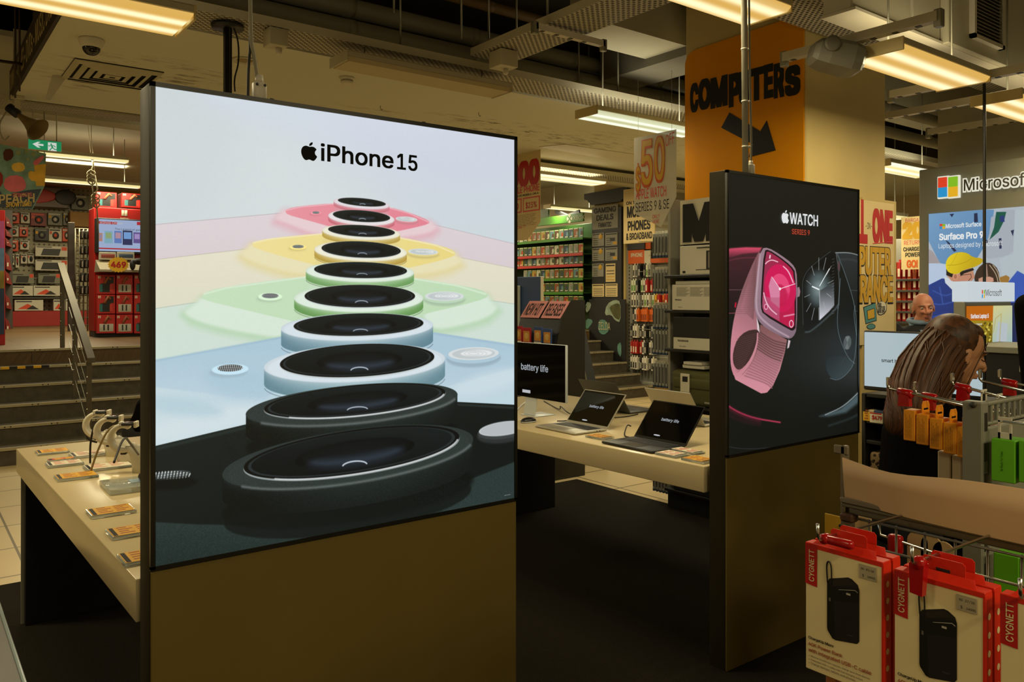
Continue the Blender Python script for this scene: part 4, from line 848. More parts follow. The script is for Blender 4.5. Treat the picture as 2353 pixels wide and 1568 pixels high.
# ---- laptops on the right table (hinge runs along Y, keyboards towards -X, far pair turned round)
M_SILVER = mat('laptop_silver', 'b5b0a2', .35, metal=.4); M_MIDN = mat('laptop_dark', '1c1b1a', .4, metal=.2); M_GREYL = mat('laptop_space_grey', '4a4a48', .4, metal=.4); M_KEYS = mat('key_black', '141413', .5); M_GLASS = mat('screen_black', '060607', .06, spec=.6); M_PILL = mat('lit_pill', 'b9bec4', emit=.9); M_SCRW = mat('screen_words', '9aa0a8', emit=1.0)
def laptop(x, y, m, ang, label, flip=False, logo_back=False, W=.31, D=.22):
    t = thing('laptop', label, 'laptop', (x, y, ZT), math.pi if flip else 0.0)
    base = part('base', MB().rbox((-D, -W / 2, .002), (0, W / 2, .014), m, .005), t)
    kb = MB().box((-D * .52, -W * .43, .0141), (-.018, W * .43, .0147), M_KEYS)
    for r in range(6):
        for c in range(13): kb.box((-D * .5 + r * .0150, -W * .42 + c * .0202, .0147), (-D * .5 + r * .0150 + .0125, -W * .42 + c * .0202 + .017, .0156), M_KEYS)
    part('keyboard', kb, t); part('trackpad', MB().box((-D * .95, -.06, .0140), (-D * .56, .06, .0144), mat('pad_' + m.name, '8f8a7c' if m is M_SILVER else '2a2928', .3)), t)
    part('port', MB().box((-.06, -W / 2 - .0005, .006), (-.05, -W / 2 + .001, .010), M_BLACK).box((-.08, -W / 2 - .0005, .006), (-.072, -W / 2 + .001, .010), M_BLACK), t)
    ca, sa = math.cos(math.radians(ang)), math.sin(math.radians(ang))   # lid leans back towards +X
    def lp(h, d, yy): return V((h * ca + d * sa, yy, .014 + h * sa - d * ca))
    H = D * .98
    lid = part('lid', MB().hexa([lp(0, .006, -W / 2), lp(0, .006, W / 2), lp(0, 0, W / 2), lp(0, 0, -W / 2), lp(H, .006, -W / 2), lp(H, .006, W / 2), lp(H, 0, W / 2), lp(H, 0, -W / 2)], m), t)
    sc = part('screen', MB().quad([lp(.012, -.0006, W / 2 - .006), lp(.012, -.0006, -W / 2 + .006), lp(H - .006, -.0006, -W / 2 + .006), lp(H - .006, -.0006, W / 2 - .006)], M_GLASS), t, 'black screen')
    u, v = V((0, -1, 0)), V((ca, 0, sa))
    b = MB(); o = lp(H * .5, -.0014, .0); b.text('battery life', o - u * .052, u, v, M_SCRW, w=.115, bold=.014)
    part('lettering', b, sc); b = MB()
    q = lp(H * .12, -.0014, 0); b.prism([q + u * (.018 * c2 + (.004 if c2 > 0 else -.004)) + v * (.004 * s2) - u * .03 for c2, s2 in [(math.cos(a), math.sin(a)) for a in np.linspace(0, 6.283, 14, endpoint=False)]], V((sa, 0, -ca)) * .0004, M_PILL)
    part('screen_button', b, sc)
    if logo_back:
        b = MB(); logo(b, lp(H * .42, .0066, -.02), V((0, 1, 0)), v, .04, mat('logo_' + m.name, '8e887a' if m is M_SILVER else '2c2c2c', .3)); part('emblem', b, lid)
    return t
laptop(3.10, 3.37, M_SILVER, 50, 'silver open laptop with dark screen, between the black laptop and big screen', W=.34, D=.235)
laptop(3.05, 2.775, M_MIDN, 50, 'black open laptop nearest the watch lightbox', W=.345, D=.235)
laptop(3.66, 3.74, M_GREYL, 56, 'dark grey laptop seen from behind its lid, back to back with the silver one', True, True, .34, .235)
laptop(3.63, 3.125, M_SILVER, 56, 'silver laptop seen from behind its lid, beyond the black laptop', True, True, .34, .235)
mo = thing('desktop_screen', 'big thin desktop screen on a bent metal foot at the table end', 'screen', (3.16, 3.90, ZT))
M_MONB = mat('monitor_silver', 'c8cfd2', .3)
def mp(px, py): p = at_x(px, py, 3.12); return p - V(mo.location)
y_r, z_t, z_b = mp(1300, 793).y, mp(1300, 794).z, mp(1284, 925).z
part('screen_body', MB().rbox((-.04, y_r, z_b), (-.022, y_r + .55, z_t), M_MONB, .004), mo)
sc = part('screen', MB().quad([(-.0405, y_r + .548, z_b + .002), (-.0405, y_r + .004, z_b + .002), (-.0405, y_r + .004, z_t - .002), (-.0405, y_r + .548, z_t - .002)], M_GLASS), mo, 'black screen')
b = MB(); q = mp(1260, 857); b.text('battery life', (-.042, mp(1198, 848).y, mp(1198, 849).z), (0, -1, 0), UZ, M_SCRW, w=mp(1198, 848).y - mp(1260, 857).y, bold=.014); part('lettering', b, sc); b = MB()
b.rbox((-.0424, mp(1219, 902).y, mp(1210, 903).z), (-.0412, mp(1201, 898).y, mp(1210, 896).z), M_PILL, .004); part('screen_button', b, sc)
part('stand_neck', MB().hexa([(-.05, -.055, .008), (-.05, .055, .008), (-.044, .055, .006), (-.044, -.055, .006), (-.014, -.055, z_b + .12), (-.014, .055, z_b + .12), (-.008, .055, z_b + .12), (-.008, -.055, z_b + .12)], M_MONB), mo)
part('stand_foot', MB().rbox((-.06, -.075, .0), (.1, .075, .006), M_MONB, .002), mo)
def mouse(px, py, label):
    p = at_z(px, py, ZT); t = thing('mouse', label, 'mouse', (p.x, p.y, ZT)); part('shell', MB().ball((0, 0, .008), (.055, .03, .022), M_BLACK, 18, 10), t); part('trim', MB().ball((0, 0, .006), (.057, .032, .01), M_MONB, 18, 6), t)
mouse(1214, 971, 'black mouse in front of the desktop screen')
kb = thing('keyboard', 'slim keyboard poking out beside the phone lightbox by the mouse', 'keyboard', (2.87, 4.27, ZT)); part('tray', MB().rbox((-.06, -.21, 0), (.06, .21, .008), M_MONB, .003, 1), kb)
kk = MB()
for r in range(5):
    for c in range(18): kk.box((-.052 + r * .021, -.2 + c * .0222, .008), (-.035 + r * .021, -.181 + c * .0222, .0105), M_KEYS)
part('key_field', kk, kb)
tagblock(1378, 1007, ZT, .13, .09, math.radians(90), 'yellow price block in front of the silver laptop', 'y')
tagblock(1545, 1047, ZT, .13, .10, math.radians(90), 'clear block with white card beside the black laptop', 'w')
tagblock(1607, 1060, ZT, .13, .10, math.radians(90), 'yellow price block with red rim at the watch lightbox corner', 'y')
tagblock(1580, 1040, ZT, .15, .08, math.radians(90), 'clear price block with pale card behind the yellow one near watch lightbox', 'w')
def tcable(pts, label, m=M_CABLE): flex('cable', [at_z(x, y, ZT + .004 + z) for x, y, z in pts], .0035, m, label)
tcable([(1250, 922, .0), (1290, 945, 0), (1285, 930, .03), (1310, 955, .0), (1325, 945, 0)], 'black cable trailing from the desktop screen')
tcable([(1280, 968, .01), (1300, 968, .012), (1322, 962, 0)], 'short black cable behind the silver laptop')
tcable([(1450, 1006, 0), (1433, 1003, 0), (1438, 985, .03), (1442, 976, .04), (1450, 980, .03)], 'thin black cable rising beside the black laptop')
tcable([(1412, 960, 0), (1440, 958, 0), (1466, 952, .0)], 'black cable lying under the dark grey laptop')
tcable([(1186, 945, 0), (1200, 930, 0), (1215, 918, .02), (1236, 915, .1)], 'pale cable curling to the desktop screen foot', M_MONB)
# counter at the near edge of the picture
ct = thing('counter', 'pale grey counter corner with a glossy edge, nearest the viewer', 'counter', (-.35, 1.5, 0)); part('worktop', MB().rbox((-.5, -.9, ZT - .03), (.542, .95, ZT), mat('counter_grey', '5d5a50', .35), .004), ct)
part('edge_trim', MB().rbox((.540, -.9, ZT - .032), (.548, .95, ZT + .001), mat('counter_edge', '9fb0b4', .2), .002), ct); part('pedestal', MB().rbox((-.4, -.8, .006), (.4, .85, ZT - .03), M_LEG, .004, 1), ct)
# =================================================================== PILLAR SIGN AND THE SHELF BAY UNDER IT
def yz(px, py, x): p = at_x(px, py, x); return p.y, p.z
M_ORANGE = mat('sign_orange', 'da8e06', .7, noise=.05, nscale=2.5, spec=.15); M_BLK = mat('sign_black', '0c0b09', .6); M_PAPER = mat('paper_white', 'd4ccb4', .8); M_PAPERC = mat('paper_cream', 'd6c08c', .8, noise=.03)
M_RED = mat('paint_red', 'b52018', .6); M_REDL = mat('paint_pink_red', 'cf4a44', .6); M_YELP = mat('paint_yellow', 'c8991a', .6); M_PINKC = mat('pink_card', 'c9837c', .7)
sg = thing('arrow_sign', 'big orange sign panel with black wording and a slanting arrow on the pillar', 'sign', (XP - .012, 3.62, 2.335))
def sp(px, py): p = at_x(px, py, XP - .0135); return V((-.0015 - .001, p.y - 3.62, p.z - 2.335))
pan = [(0, .515, 0), (0, .515, 1.05)] + [(0, .515 - .1 * (1 - math.cos(a)), 1.05 + .1 * math.sin(a)) for a in np.linspace(.2, 1.57, 6)] + [(0, -.51, 1.17), (0, -.51, 0)]
part('panel', MB().prism(pan, (.011, 0, 0), M_ORANGE), sg)
b = MB(); c1 = lambda a, y: (1550 + a / 2.93, y / 2.93)
for ch, x0, x1, yt, yb in [('C', 105, 160, 560, 742), ('O', 160, 245, 530, 722), ('M', 242, 358, 515, 708), ('P', 365, 447, 492, 702), ('U', 432, 512, 478, 682), ('T', 503, 602, 456, 662), ('E', 602, 665, 432, 645), ('R', 668, 740, 424, 642), ('S', 742, 848, 440, 628)]:
    o = sp(*c1(x0, yb)); e = sp(*c1(x1, yb)); tpt = sp(*c1((x0 + x1) / 2, yt)); mid = sp(*c1((x0 + x1) / 2, yb))
    b.text(ch, (o.x, o.y, mid.z), (0, -1, 0), UZ, M_BLK, w=abs(e.y - o.y), h=tpt.z - mid.z, bold=.075)
part('lettering', b, sg, 'black hand-drawn lettering')
ar = [sp(*c1(x, y)) for x, y in [(370, 758), (578, 884), (622, 810), (682, 1013), (500, 1060), (528, 972), (315, 860)]]
part('arrow', MB().add(ar + [q - V((.0015, 0, 0)) for q in ar], [(0, 1, 5, 6), (1, 2, 3, 5), (3, 4, 5), (7, 8, 12, 13), (8, 9, 10, 12), (10, 11, 12)], M_BLK), sg, 'black arrow pointing down and right')
# shelf bay
M_GOND = mat('gondola_grey', '8d8a7c', .5); M_SHBLK = mat('shelf_black', '141310', .5); M_BXW = mat('box_white', 'c9c4b2', .6); M_BXK = mat('box_black', '141414', .5); M_BAG = mat('bag_green', '4c4a20', .75, noise=.08, nscale=60, bump=.2)
gd = thing('shelf_bay', 'grey shelf bay of boxed laptops against the orange-signed pillar', 'shelf', (4.75, 3.62, 0))
def gl(x0, y0, z0, x1, y1, z1, m, r=.004): return MB().rbox((x0 - 4.75, y0 - 3.62, z0), (x1 - 4.75, y1 - 3.62, z1), m, r, 1)
part('end_panel', gl(4.675, 4.142, 0.0, 4.845, 4.165, 2.345, M_GOND), gd); part('end_panel', gl(4.675, 3.02, 0, 4.845, 3.04, 2.345, M_GOND), gd); part('back_panel', gl(4.825, 3.04, 0, 4.846, 4.142, 2.3, M_SHBLK), gd)
SHZ = [.16, .42, .80, 1.21, 1.50, 1.76]
for z in SHZ: part('shelf_board', gl(4.60, 3.05, z - .022, 4.82, 4.135, z, M_SHBLK), gd)
part('kick_plate', gl(4.64, 3.05, 0.0, 4.66, 4.135, .13, M_SHBLK), gd)
def pbox(name, px0, py0, px1, py1, x, dx, m, label, cat, z0=None, extra=None, yb=None, group=None):
    """a box whose -X face lies on plane x between two photo pixels"""
    ya, za = yz(px0, py0, x); _, zb = yz(px0, py1, x); yb = yz(px1, py0, x)[0] if yb is None else yb
    if z0 is not None: za += z0 - zb; zb = z0
    t = thing(name, label, cat, (x, (ya + yb) / 2, zb), 0, group); w = (ya - yb) / 2; h = za - zb
    part('box_body', MB().rbox((0, -w, .001), (dx, w, h), m, .003, 1), t)
    if extra: extra(t, w, h)
    return t
def laptop_print(t, w, h):
    b = MB().quad([(-.001, w * .1, h * .18), (-.001, -w * .9, h * .18), (-.001, -w * .9, h * .8), (-.001, w * .1, h * .8)], M_BXK).quad([(-.0015, w * .04, h * .22), (-.0015, -w * .84, h * .22), (-.0015, -w * .84, h * .76), (-.0015, w * .04, h * .76)], mat('print_grey', '77746a', .6)).quad([(-.001, w * .45, h * .15), (-.001, -w * .95, h * .15), (-.001, -w * .95, h * .175), (-.001, w * .45, h * .175)], M_BXK).quad([(-.001, w * .9, h * .06), (-.001, w * .8, h * .06), (-.001, w * .8, h * .14), (-.001, w * .9, h * .14)], M_BXK)
    part('printed_picture', b, t); part('carry_handle', MB().rbox((-.012, -w * .15, h * .9), (0, w * .4, h * .93), M_BXK, .004), t)
pbox('laptop_box', 1562, 568, 1640, 634, 4.62, .19, M_BXW, 'white laptop box with laptop outline print, on the shelf under the big black letter sheet', 'box', SHZ[5], laptop_print, 3.45)
def info_print(t, w, h):
    b = MB()
    for c in range(4):
        for r in range(8): b.quad([(-.001, w * (.85 - c * .42), h * (.55 + r * .045)), (-.001, w * (.85 - c * .42 - .3 - .05 * ((r + c) % 3)), h * (.55 + r * .045)), (-.001, w * (.85 - c * .42 - .3 - .05 * ((r + c) % 3)), h * (.57 + r * .045)), (-.001, w * (.85 - c * .42), h * (.57 + r * .045))], mat('print_grey', '77746a', .6))
    part('product_name', MB().text('Windows', (-.001, w * .9, h * .38), (0, -1, 0), UZ, M_BXK, h=h * .06, bold=.02), t); b.text('Notebook', (-.001, w * .8, h * .1), (0, -1, 0), UZ, M_BXK, h=h * .035)
    part('printed_text', b, t)
pbox('laptop_box', 1544, 664, 1640, 722, 4.60, .2, M_BXW, 'white laptop box with columns of small print, second shelf of the bay', 'box', SHZ[4] + .0, info_print, 3.45)
pbox('flat_box', 1552, 655, 1600, 663, 4.64, .16, M_BXW, 'thin pale box lying on the printed laptop box', 'box', 1.69, None, 3.5)
def half_black(t, w, h):
    part('sleeve', MB().rbox((-.0012, -w - .001, h * .36), (.06, w + .001, h + .001), M_BXK, .003, 1), t, 'black upper sleeve'); part('printed_text', MB().text('Notebook', (-.001, w * .85, h * .24), (0, -1, 0), UZ, M_BXK, h=h * .07, bold=.02), t); part('printed_text', MB().text('Slim series', (-.001, w * .8, h * .08), (0, -1, 0), UZ, M_BXK, h=h * .04), t)
pbox('laptop_box', 1547, 745, 1640, 819, 4.60, .2, M_BXW, 'half black half white laptop box on the middle shelf of the bay', 'box', SHZ[3], half_black, 3.45)
for i, (a, b_, c, d) in enumerate([(1570, 831, 1612, 838), (1568, 838, 1618, 846)]): pbox('brochure', a, b_, c, d, 4.62 + i * .01, .15, M_BXW, ['upper', 'lower'][i] + ' pale brochure fanned over the green laptop bag', 'paper', None, None, None)
bg = thing('laptop_bag', 'dark green laptop bag with a white hang tag, bottom of the shelf bay', 'bag', (4.62, 3.78, SHZ[2]))
ya, za = yz(1541, 849, 4.60); part('bag_body', MB().rbox((-.02, -.45, .003), (.12, ya - 3.78, za - SHZ[2]), M_BAG, .035, 3), bg); part('bag_flap', MB().rbox((-.028, -.44, .12), (.02, ya - 3.80, za - SHZ[2] - .05), M_BAG, .02, 3), bg); part('bag_badge', MB().rbox((-.024, -.12, .03), (-.018, -.03, .045), M_GREY, .002, 1), bg, 'small grey badge')
q = at_x(1572, 862, 4.588); part('hang_tag', MB().rbox((-.034, q.y - 3.78 - .05, q.z - SHZ[2] - .125), (-.030, q.y - 3.78 + .035, q.z - SHZ[2] + .01), M_PAPER, .002, 1).rbox((-.0352, q.y - 3.78 - .035, q.z - SHZ[2] - .05), (-.0338, q.y - 3.78 + .015, q.z - SHZ[2] - .01), M_BXK, .001, 1), bg, 'white card tag')
for z, n in ((SHZ[0], 'lowest'), (SHZ[1], 'second lowest')): single('dark_box', MB().rbox((0, 0, 0), (.19, .9, .13), M_BXK, .004, 1), 'flat black box on the %s shelf of the bay' % n, 'box', None, (4.61, 3.15, z + .001))
# sheet with a huge black letter
ya, za = yz(1563, 462, 4.66); yb, zb = yz(1566, 563, 4.66)
ps = thing('letter_sheet', 'white sheet with a huge black letter over the shelf bay, beside the watch lightbox', 'sign', (4.66, ya, zb)); H = za - zb
n = 12; vs = []; fs = []
for i in range(n + 1):
    for j in (0, 1): vs.append((-.02 * math.sin(i / n * 2.2), -i * .07, H * j))
for i in range(n): fs.append((2 * i, 2 * i + 2, 2 * i + 3, 2 * i + 1))
part('paper_sheet', MB().add(vs + [(x + .002, y, z) for x, y, z in vs], fs + [tuple(k + len(vs) for k in f) for f in fs], M_PAPER), ps)
b = MB()
for ch, y0, w in (('M', -.045, .30), ('A', -.40, .26)): b.text(ch, (-.024, y0, H * .1), (0, -1, 0), UZ, M_BLK, w=w, h=H * .8, bold=.07)
part('lettering', b, ps)
# slim packs hanging beside the end panel
M_PACK = mat('pack_grey', '9a9a92', .5); M_PACKB = mat('pack_blue', '2d4668', .5)
pk = None
for r, (py0, py1) in enumerate([(536, 592), (622, 675), (697, 757), (765, 816), (838, 892), (1080, 1133)]):
    for c in range(6):
        y = 4.352 - c * .033; zt = yz(1520, py0, 4.72)[1]; zb = yz(1520, py1, 4.72)[1]
        lab = '%s slim grey hanging pack from the bay end, %s row down' % (ORD[c], ORD[r])
        if pk is None:
            pk = thing('slim_pack', lab, 'package', (4.72, y, zb), 0, 'slim grey packs hanging beside the shelf bay')
            h = zt - zb; part('card', MB().rbox((0, -.009, 0), (.07, .009, h), M_PACK, .002, 1).rbox((-.0008, -.009, 0), (.071, .0092, h * .1), M_PACKB, .002, 1), pk); part('hang_tab', MB().rbox((.02, -.002, h), (.05, .002, h + .02), M_BXW, .001, 1), pk); part('window', MB().box((-.0012, -.004, h * .2), (0, .004, h * .85), M_BXK), pk)
        else: dup(pk, (4.72, y, zb), label=lab)
for r, z in enumerate([2.03, 1.79, 1.54, 1.33, 1.05, .27]):
    single('peg_hook', MB().tube([(0, 0, 0), (0, .37, .012), (0, .375, .03)], .003, M_GALV, 6), 'thin steel hook carrying the %s row of slim grey packs' % ORD[r], 'hook', 'hooks on the shelf bay end', (4.755, 4.166, z))
# posters
def poster(px0, py0, px1, py1, x, m, name, label, cut=None, thread=True, ztop=3.3):
    ya, za = yz(px0, py0, x); yb, _ = yz(px1, py0, x); _, zb = yz(px0, py1, x)
    t = thing(name, label, 'poster', (x, (ya + yb) / 2, zb)); w = (ya - yb) / 2; h = za - zb
    pts = [(0, w, cut[0] * h if cut else 0), (0, -w * (.3 if cut else 1), 0)] + ([(0, -w, cut[1] * h)] if cut else []) + [(0, -w, h), (0, w, h)]
    part('sheet', MB().prism(pts, (.0015, 0, 0), m), t)
    if thread:
        for s in (-.8, .8): part('thread', MB().tube([(0, w * s, h), (0, w * s, ztop - zb)], .0012, M_WHITE, 5), t)
    return t, w, h
M_FILM = mat('poster_film', 'cfc7b0', .3, alpha=.72)
t, w, h = poster(1457, 318, 1554, 528, 4.62, M_FILM, 'hanging_poster', 'see-through hanging poster with orange fifty and watch wording, left of pillar', (.18, .3))
b = MB(); e = -.002; M_ORP = mat('paint_orange_line', 'c2571c', .6)
for ch, y0, y1, z0, z1 in (('$', .92, .66, .42, .72), ('5', .66, .06, .47, .96), ('0', .02, -.5, .5, .97)):
    b.text(ch, (e, w * y0, h * z0), (0, -1, 0), UZ, M_ORP, w=w * (y0 - y1), h=h * (z1 - z0), bold=.05); b.text(ch, (e - .001, w * (y0 - .03), h * (z0 + .012)), (0, -1, 0), UZ, M_YELP, w=w * (y0 - y1 - .06), h=h * (z1 - z0 - .024), bold=.012)
b.text('OFF', (e, -w * .52, h * .84), (0, -1, .18), UZ, M_REDL, w=w * .4, h=h * .12); b.text('APPLE WATCH', (e, w * .9, h * .325), (0, -1, 0), UZ, M_REDL, w=w * 1.45, h=h * .11, bold=.01); b.text('SERIES 9 & SE', (e, w * .92, h * .19), (0, -1, 0), UZ, M_BLK, w=w * 1.6, h=h * .1); b.text('ONLY', (e, w * .1, h * .1), (0, -1, 0), UZ, M_REDL, w=w * .35, h=h * .04); b.text('HERE', (e, w * .08, h * .045), (0, -1, 0), UZ, M_REDL, w=w * .3, h=h * .04)
part('lettering', b, t)
t, w, h = poster(1160, 362, 1242, 556, 5.9, M_PAPERC, 'hanging_poster', 'cream hanging poster with red hand-painted zeros beside the phone lightbox', (.0, .19))
b = MB(); b.text('000', (e, w * .75, h * .64), (0, -1, 0), UZ, M_RED, w=w * 1.7, h=h * .27, bold=.07); b.text('MOBILE PHONE', (e, w * .95, h * .545), (0, -1, 0), UZ, M_REDL, w=w * 1.9, h=h * .075, bold=.03); b.text('MEMBER PLUS MOBILE ON A', (e, w * .95, h * .505), (0, -1, 0), UZ, M_BLK, w=w * 1.85, h=h * .022, bold=.02)
for y0, s in ((.95, '600'), (-.05, '$23%')):
    b.quad([(e, w * y0, h * .32), (e, w * (y0 - .92), h * .32), (e, w * (y0 - .92), h * .485), (e, w * y0, h * .485)], M_REDL); b.quad([(e - .001, w * (y0 - .05), h * .335), (e - .001, w * (y0 - .87), h * .335), (e - .001, w * (y0 - .87), h * .47), (e - .001, w * (y0 - .05), h * .47)], M_PAPERC); b.text(s, (e - .002, w * (y0 - .16), h * .36), (0, -1, 0), UZ, M_RED, w=w * .6, h=h * .075, bold=.02)
for i in range(8): b.text('for the first of the months on a plan' if i % 2 else 'minimum cost over the whole term', (e, w * .92, h * (.285 - i * .017)), (0, -1, 0), UZ, M_BLK, w=w * (1.7 - .08 * (i % 3)), h=h * .009)
b.text('ONLY!', (e, w * .3, h * .13), (0, -1, .1), UZ, M_REDL, w=w * .5, h=h * .03); part('lettering', b, t)
ya, za = yz(1432, 436, 9.0); yb, zb = yz(1504, 556, 9.0)
t = thing('phone_sign', 'cream sign board reading mobile phones and broadband, half covered by the clear poster', 'sign', (9.0, (ya + yb) / 2, zb)); w = (ya - yb) / 2; h = za - zb
part('board', MB().rbox((0, -w, 0), (.03, w, h), M_PAPERC, .01), t); b = MB()
for s, y0, ww, z0, hh, bo in (('ON THE', .8, .9, .71, .06, .03), ('MOBILE', .75, 1.5, .48, .2, .05), ('PHONES', .7, 1.45, .24, .17, .05), ('& BROADBAND', .8, 1.66, .07, .12, .04)): b.text(s, (-.001, w * y0, h * z0), (0, -1, 0), UZ, M_BLK, w=w * ww, h=h * hh, bold=bo)
part('lettering', b, t); part('wall_arm', MB().rbox((.01, -.02, h * .3), (1.85, .02, h * .36), M_CREAM, .003, 1), t)
# =================================================================== PHONE ACCESSORY WALL
XI = 9.88
iw = thing('accessory_rack', 'grey slotted accessory rack under the orange phone header', 'shelf', (XI, 9.4, 0))
yl = yz(1443, 700, XI)[0]; y0 = yz(1541, 700, XI)[0] - .2
def ib(a, b_, m): return MB().rbox((a[0], a[1] - 9.4, a[2]), (b_[0], b_[1] - 9.4, b_[2]), m, .004, 1)
part('back_board', ib((.03, y0, .15), (.08, yl - .02, 2.6), mat('gondola_mid', '77756a', .6)), iw); up = ib((-.04, yl - .14, 0), (.03, yl, 2.45), M_GOND)
for i in range(40): up.box((-.0415, yl - 9.4 - .08, .1 + i * .058), (-.039, yl - 9.4 - .06, .135 + i * .058), M_BXK)
part('slotted_upright', up, iw); part('base_shelf', ib((-.13, y0, .14), (.03, yl - .1, .2), M_GOND), iw); part('base_plinth', ib((-.12, y0, 0), (.03, yl - .12, .14), mat('plinth_tan', '8a6a30', .6)), iw)
M_ORH = mat('header_orange', 'd05a12', .55)
za, zb = yz(1462, 575, XI)[1], yz(1462, 607, XI)[1]; ya, yb = yz(1444, 590, XI - .05)[0], yz(1481, 590, XI - .05)[0]
hd = ib((-.06, yb, zb), (-.04, ya, za), M_ORH); hd.text('iPHONE', (-.0612, ya - 9.4 - .07, zb + (za - zb) * .5), (0, -1, 0), UZ, M_PAPER, w=(ya - yb) * .72, h=(za - zb) * .28, bold=.04); part('header', hd, iw, 'orange header with white word')
yc = yz(1500, 590, XI)[0]; hw_ = ib((-.06, yc, zb - .02), (-.04, yb, za - .02), M_PAPER); hw_.text('15 PRO', (-.0612, yb - 9.4 - .1, zb + (za - zb) * .5), (0, -1, 0), UZ, M_BLK, w=.1); part('header', hw_, iw, 'white header beside the orange one'); yd = y0
part('header', ib((-.06, yd, zb), (-.04, yc, za - .16), M_ORH), iw, 'plain orange header'); part('header_top', ib((-.06, yc, za), (-.04, yb + .05, za + .24), M_ORH), iw); part('dark_fascia', ib((-.08, yb - .03, za + .0), (-.04, ya, za + .24), M_BXK), iw)
PK = {}
def hang(kind, y, z, x, lab, grp, hh=.2, ww=.045):
    cols = {'white': ('d0c9b8', '1a1a1a'), 'orange': ('d0621a', '7a3008'), 'red': ('a81f18', 'd8c8b0'), 'green': ('cdd0b4', '4f8a1e'), 'black': ('1e1e1e', 'a09a8c'), 'yellow': ('d39a1c', '7a4a10'), 'grey': ('8e8c80', '2a2a2a')}
    if kind not in PK:
        a, c = cols[kind]; m1 = mat('pack_' + kind, a, .55); m2 = mat('packp_' + kind, c, .55)
        t = thing('hanging_pack', lab, 'package', (x, y, z), 0, grp); part('card', MB().rbox((0, -ww / 2, 0), (.09, ww / 2, hh), m1, .003, 1), t); part('print', MB().box((-.0012, -ww * .3, hh * .12), (-.0002, ww * .3, hh * .6), m2), t); part('hang_tab', MB().rbox((.03, -ww * .3, hh), (.034, ww * .3, hh + .03), m1, .001, 1), t); PK[kind] = t; return t
    return dup(PK[kind], (x, y, z), label=lab, group=grp)
ROWS = [(637, 612, 1452, 1500, ['white', 'grey', 'black', 'black', 'green', 'grey']), (672, 644, 1449, 1500, ['green', 'green', 'black', 'green', 'white', 'red', 'red']), (706, 678, 1449, 1536, ['white', 'white', 'grey', 'white', 'green', 'white', 'green', 'yellow', 'red', 'orange', 'red']),
        (739, 710, 1452, 1504, ['black', 'white', 'orange', 'orange', 'orange', 'orange', 'orange', 'orange']), (777, 748, 1447, 1504, ['black', 'white', 'white', 'black', 'white', 'black', 'black', 'grey']), (814, 786, 1447, 1504, ['red', 'red', 'red', 'red', 'white', 'black', 'white', 'grey']), (850, 820, 1447, 1504, ['white', 'white', 'white', 'black', 'white', 'white', 'black', 'white'])]
for r, (pb, pt, xa, xb, ks) in enumerate(ROWS):
    z0 = yz(1470, pb, XI - .12)[1]; hh = yz(1470, pt, XI - .12)[1] - z0
    for c, k in enumerate(ks):
        y = yz(xa + (c + .5) * (xb - xa) / len(ks), 700, XI - .1)[0]; hang(k, y, z0, XI - .1 - .02 * (c % 3), '%s hanging pack, %s from the slotted upright, %s row under the phone header' % (k, ORD[c], ORD[r]), 'packs on the phone accessory wall')
    single('peg_rail', MB().tube([(0, y0 - 9.4, 0), (0, yl - 9.5, 0)], .006, M_GALV, 6), 'steel rail carrying the %s row of packs under the phone header' % ORD[r], 'rail', 'peg rails on the accessory wall', (XI - .045, 9.4, z0 + .225))
# =================================================================== GREEN GAME RACK
XR = 9.75
yr0 = yz(1351, 600, XR)[0]; yr1 = 13.4
M_GRN = mat('rack_green', '3f7a1c', .5); M_GRNB = mat('rack_green_dark', '264a14', .5)
rk = thing('game_rack', 'green game rack full of boxed games behind the black deals pillar', 'shelf', (XR, 11.9, Z_UP))
def rb(a, b_, m, r=.004): return MB().rbox((a[0] - XR, a[1] - 11.9, a[2] - Z_UP), (b_[0] - XR, b_[1] - 11.9, b_[2] - Z_UP), m, r, 1)
zt0, zt1 = yz(1290, 516, XR)[1], yz(1290, 500, XR)[1]
part('back_board', rb((XR + .25, yr0, Z_UP), (XR + .3, yr1, zt0), M_GRNB), rk)
hb = rb((XR - .12, yr0, zt0), (XR - .08, yz(1240, 516, XR)[0] + .4, zt1 + .02), M_GRN)
o = yz(1316, 511, XR - .13); hb.text('XBOX', (-.1225, yz(1317, 510, XR - .12)[0] - 11.9, zt0 - Z_UP + .035), (0, -1, 0), UZ, M_PAPER, w=.3, h=(zt1 - zt0) * .6)
cc = V((-.1225, yz(1309, 509, XR - .12)[0] - 11.9, zt0 - Z_UP + (zt1 - zt0) * .55)); R = .075
for k in range(4):
    a0 = math.radians(45 + 90 * k) + .25; a1 = a0 + math.pi / 2 - .5; hb.poly([cc + V((0, .2 * R * math.cos((a0 + a1) / 2), .2 * R * math.sin((a0 + a1) / 2)))] + [cc + V((0, R * math.cos(a), R * math.sin(a))) for a in np.linspace(a0, a1, 8)], M_PAPER)
part('header', hb, rk, 'green header with white emblem and word')
part('header_back', rb((XR + .1, yz(1243, 500, XR)[0] - .1, zt1 + .05), (XR + .13, yz(1243, 500, XR)[0] + .35, zt1 + .22), M_GRNB), rk)
vpts = [(-.02, 10.9 + q * .01 - 11.9, zz - Z_UP) for q, zz in ((0, 0), (0, 0))]
sd = [yz(x, y, XR - .0) for x, y in ((1276, 481), (1305, 493), (1332, 482), (1334, 496), (1305, 500), (1278, 492))]
part('bent_topper', MB().prism([(-.02, a - 11.9, z - Z_UP) for a, z in sd], (.03, 0, 0), M_BXK), rk, 'bent black card topper')
ROWG = [550, 585, 609, 640, 671.5, 701.5]
cases = {}
CC = ['6d7a6a', 'b9b8a0', '8a4a22', '5d7f8a', 'a33c20', '3f4a2c', '8c8a80', '54301e', 'a88a38', '2f3f52']
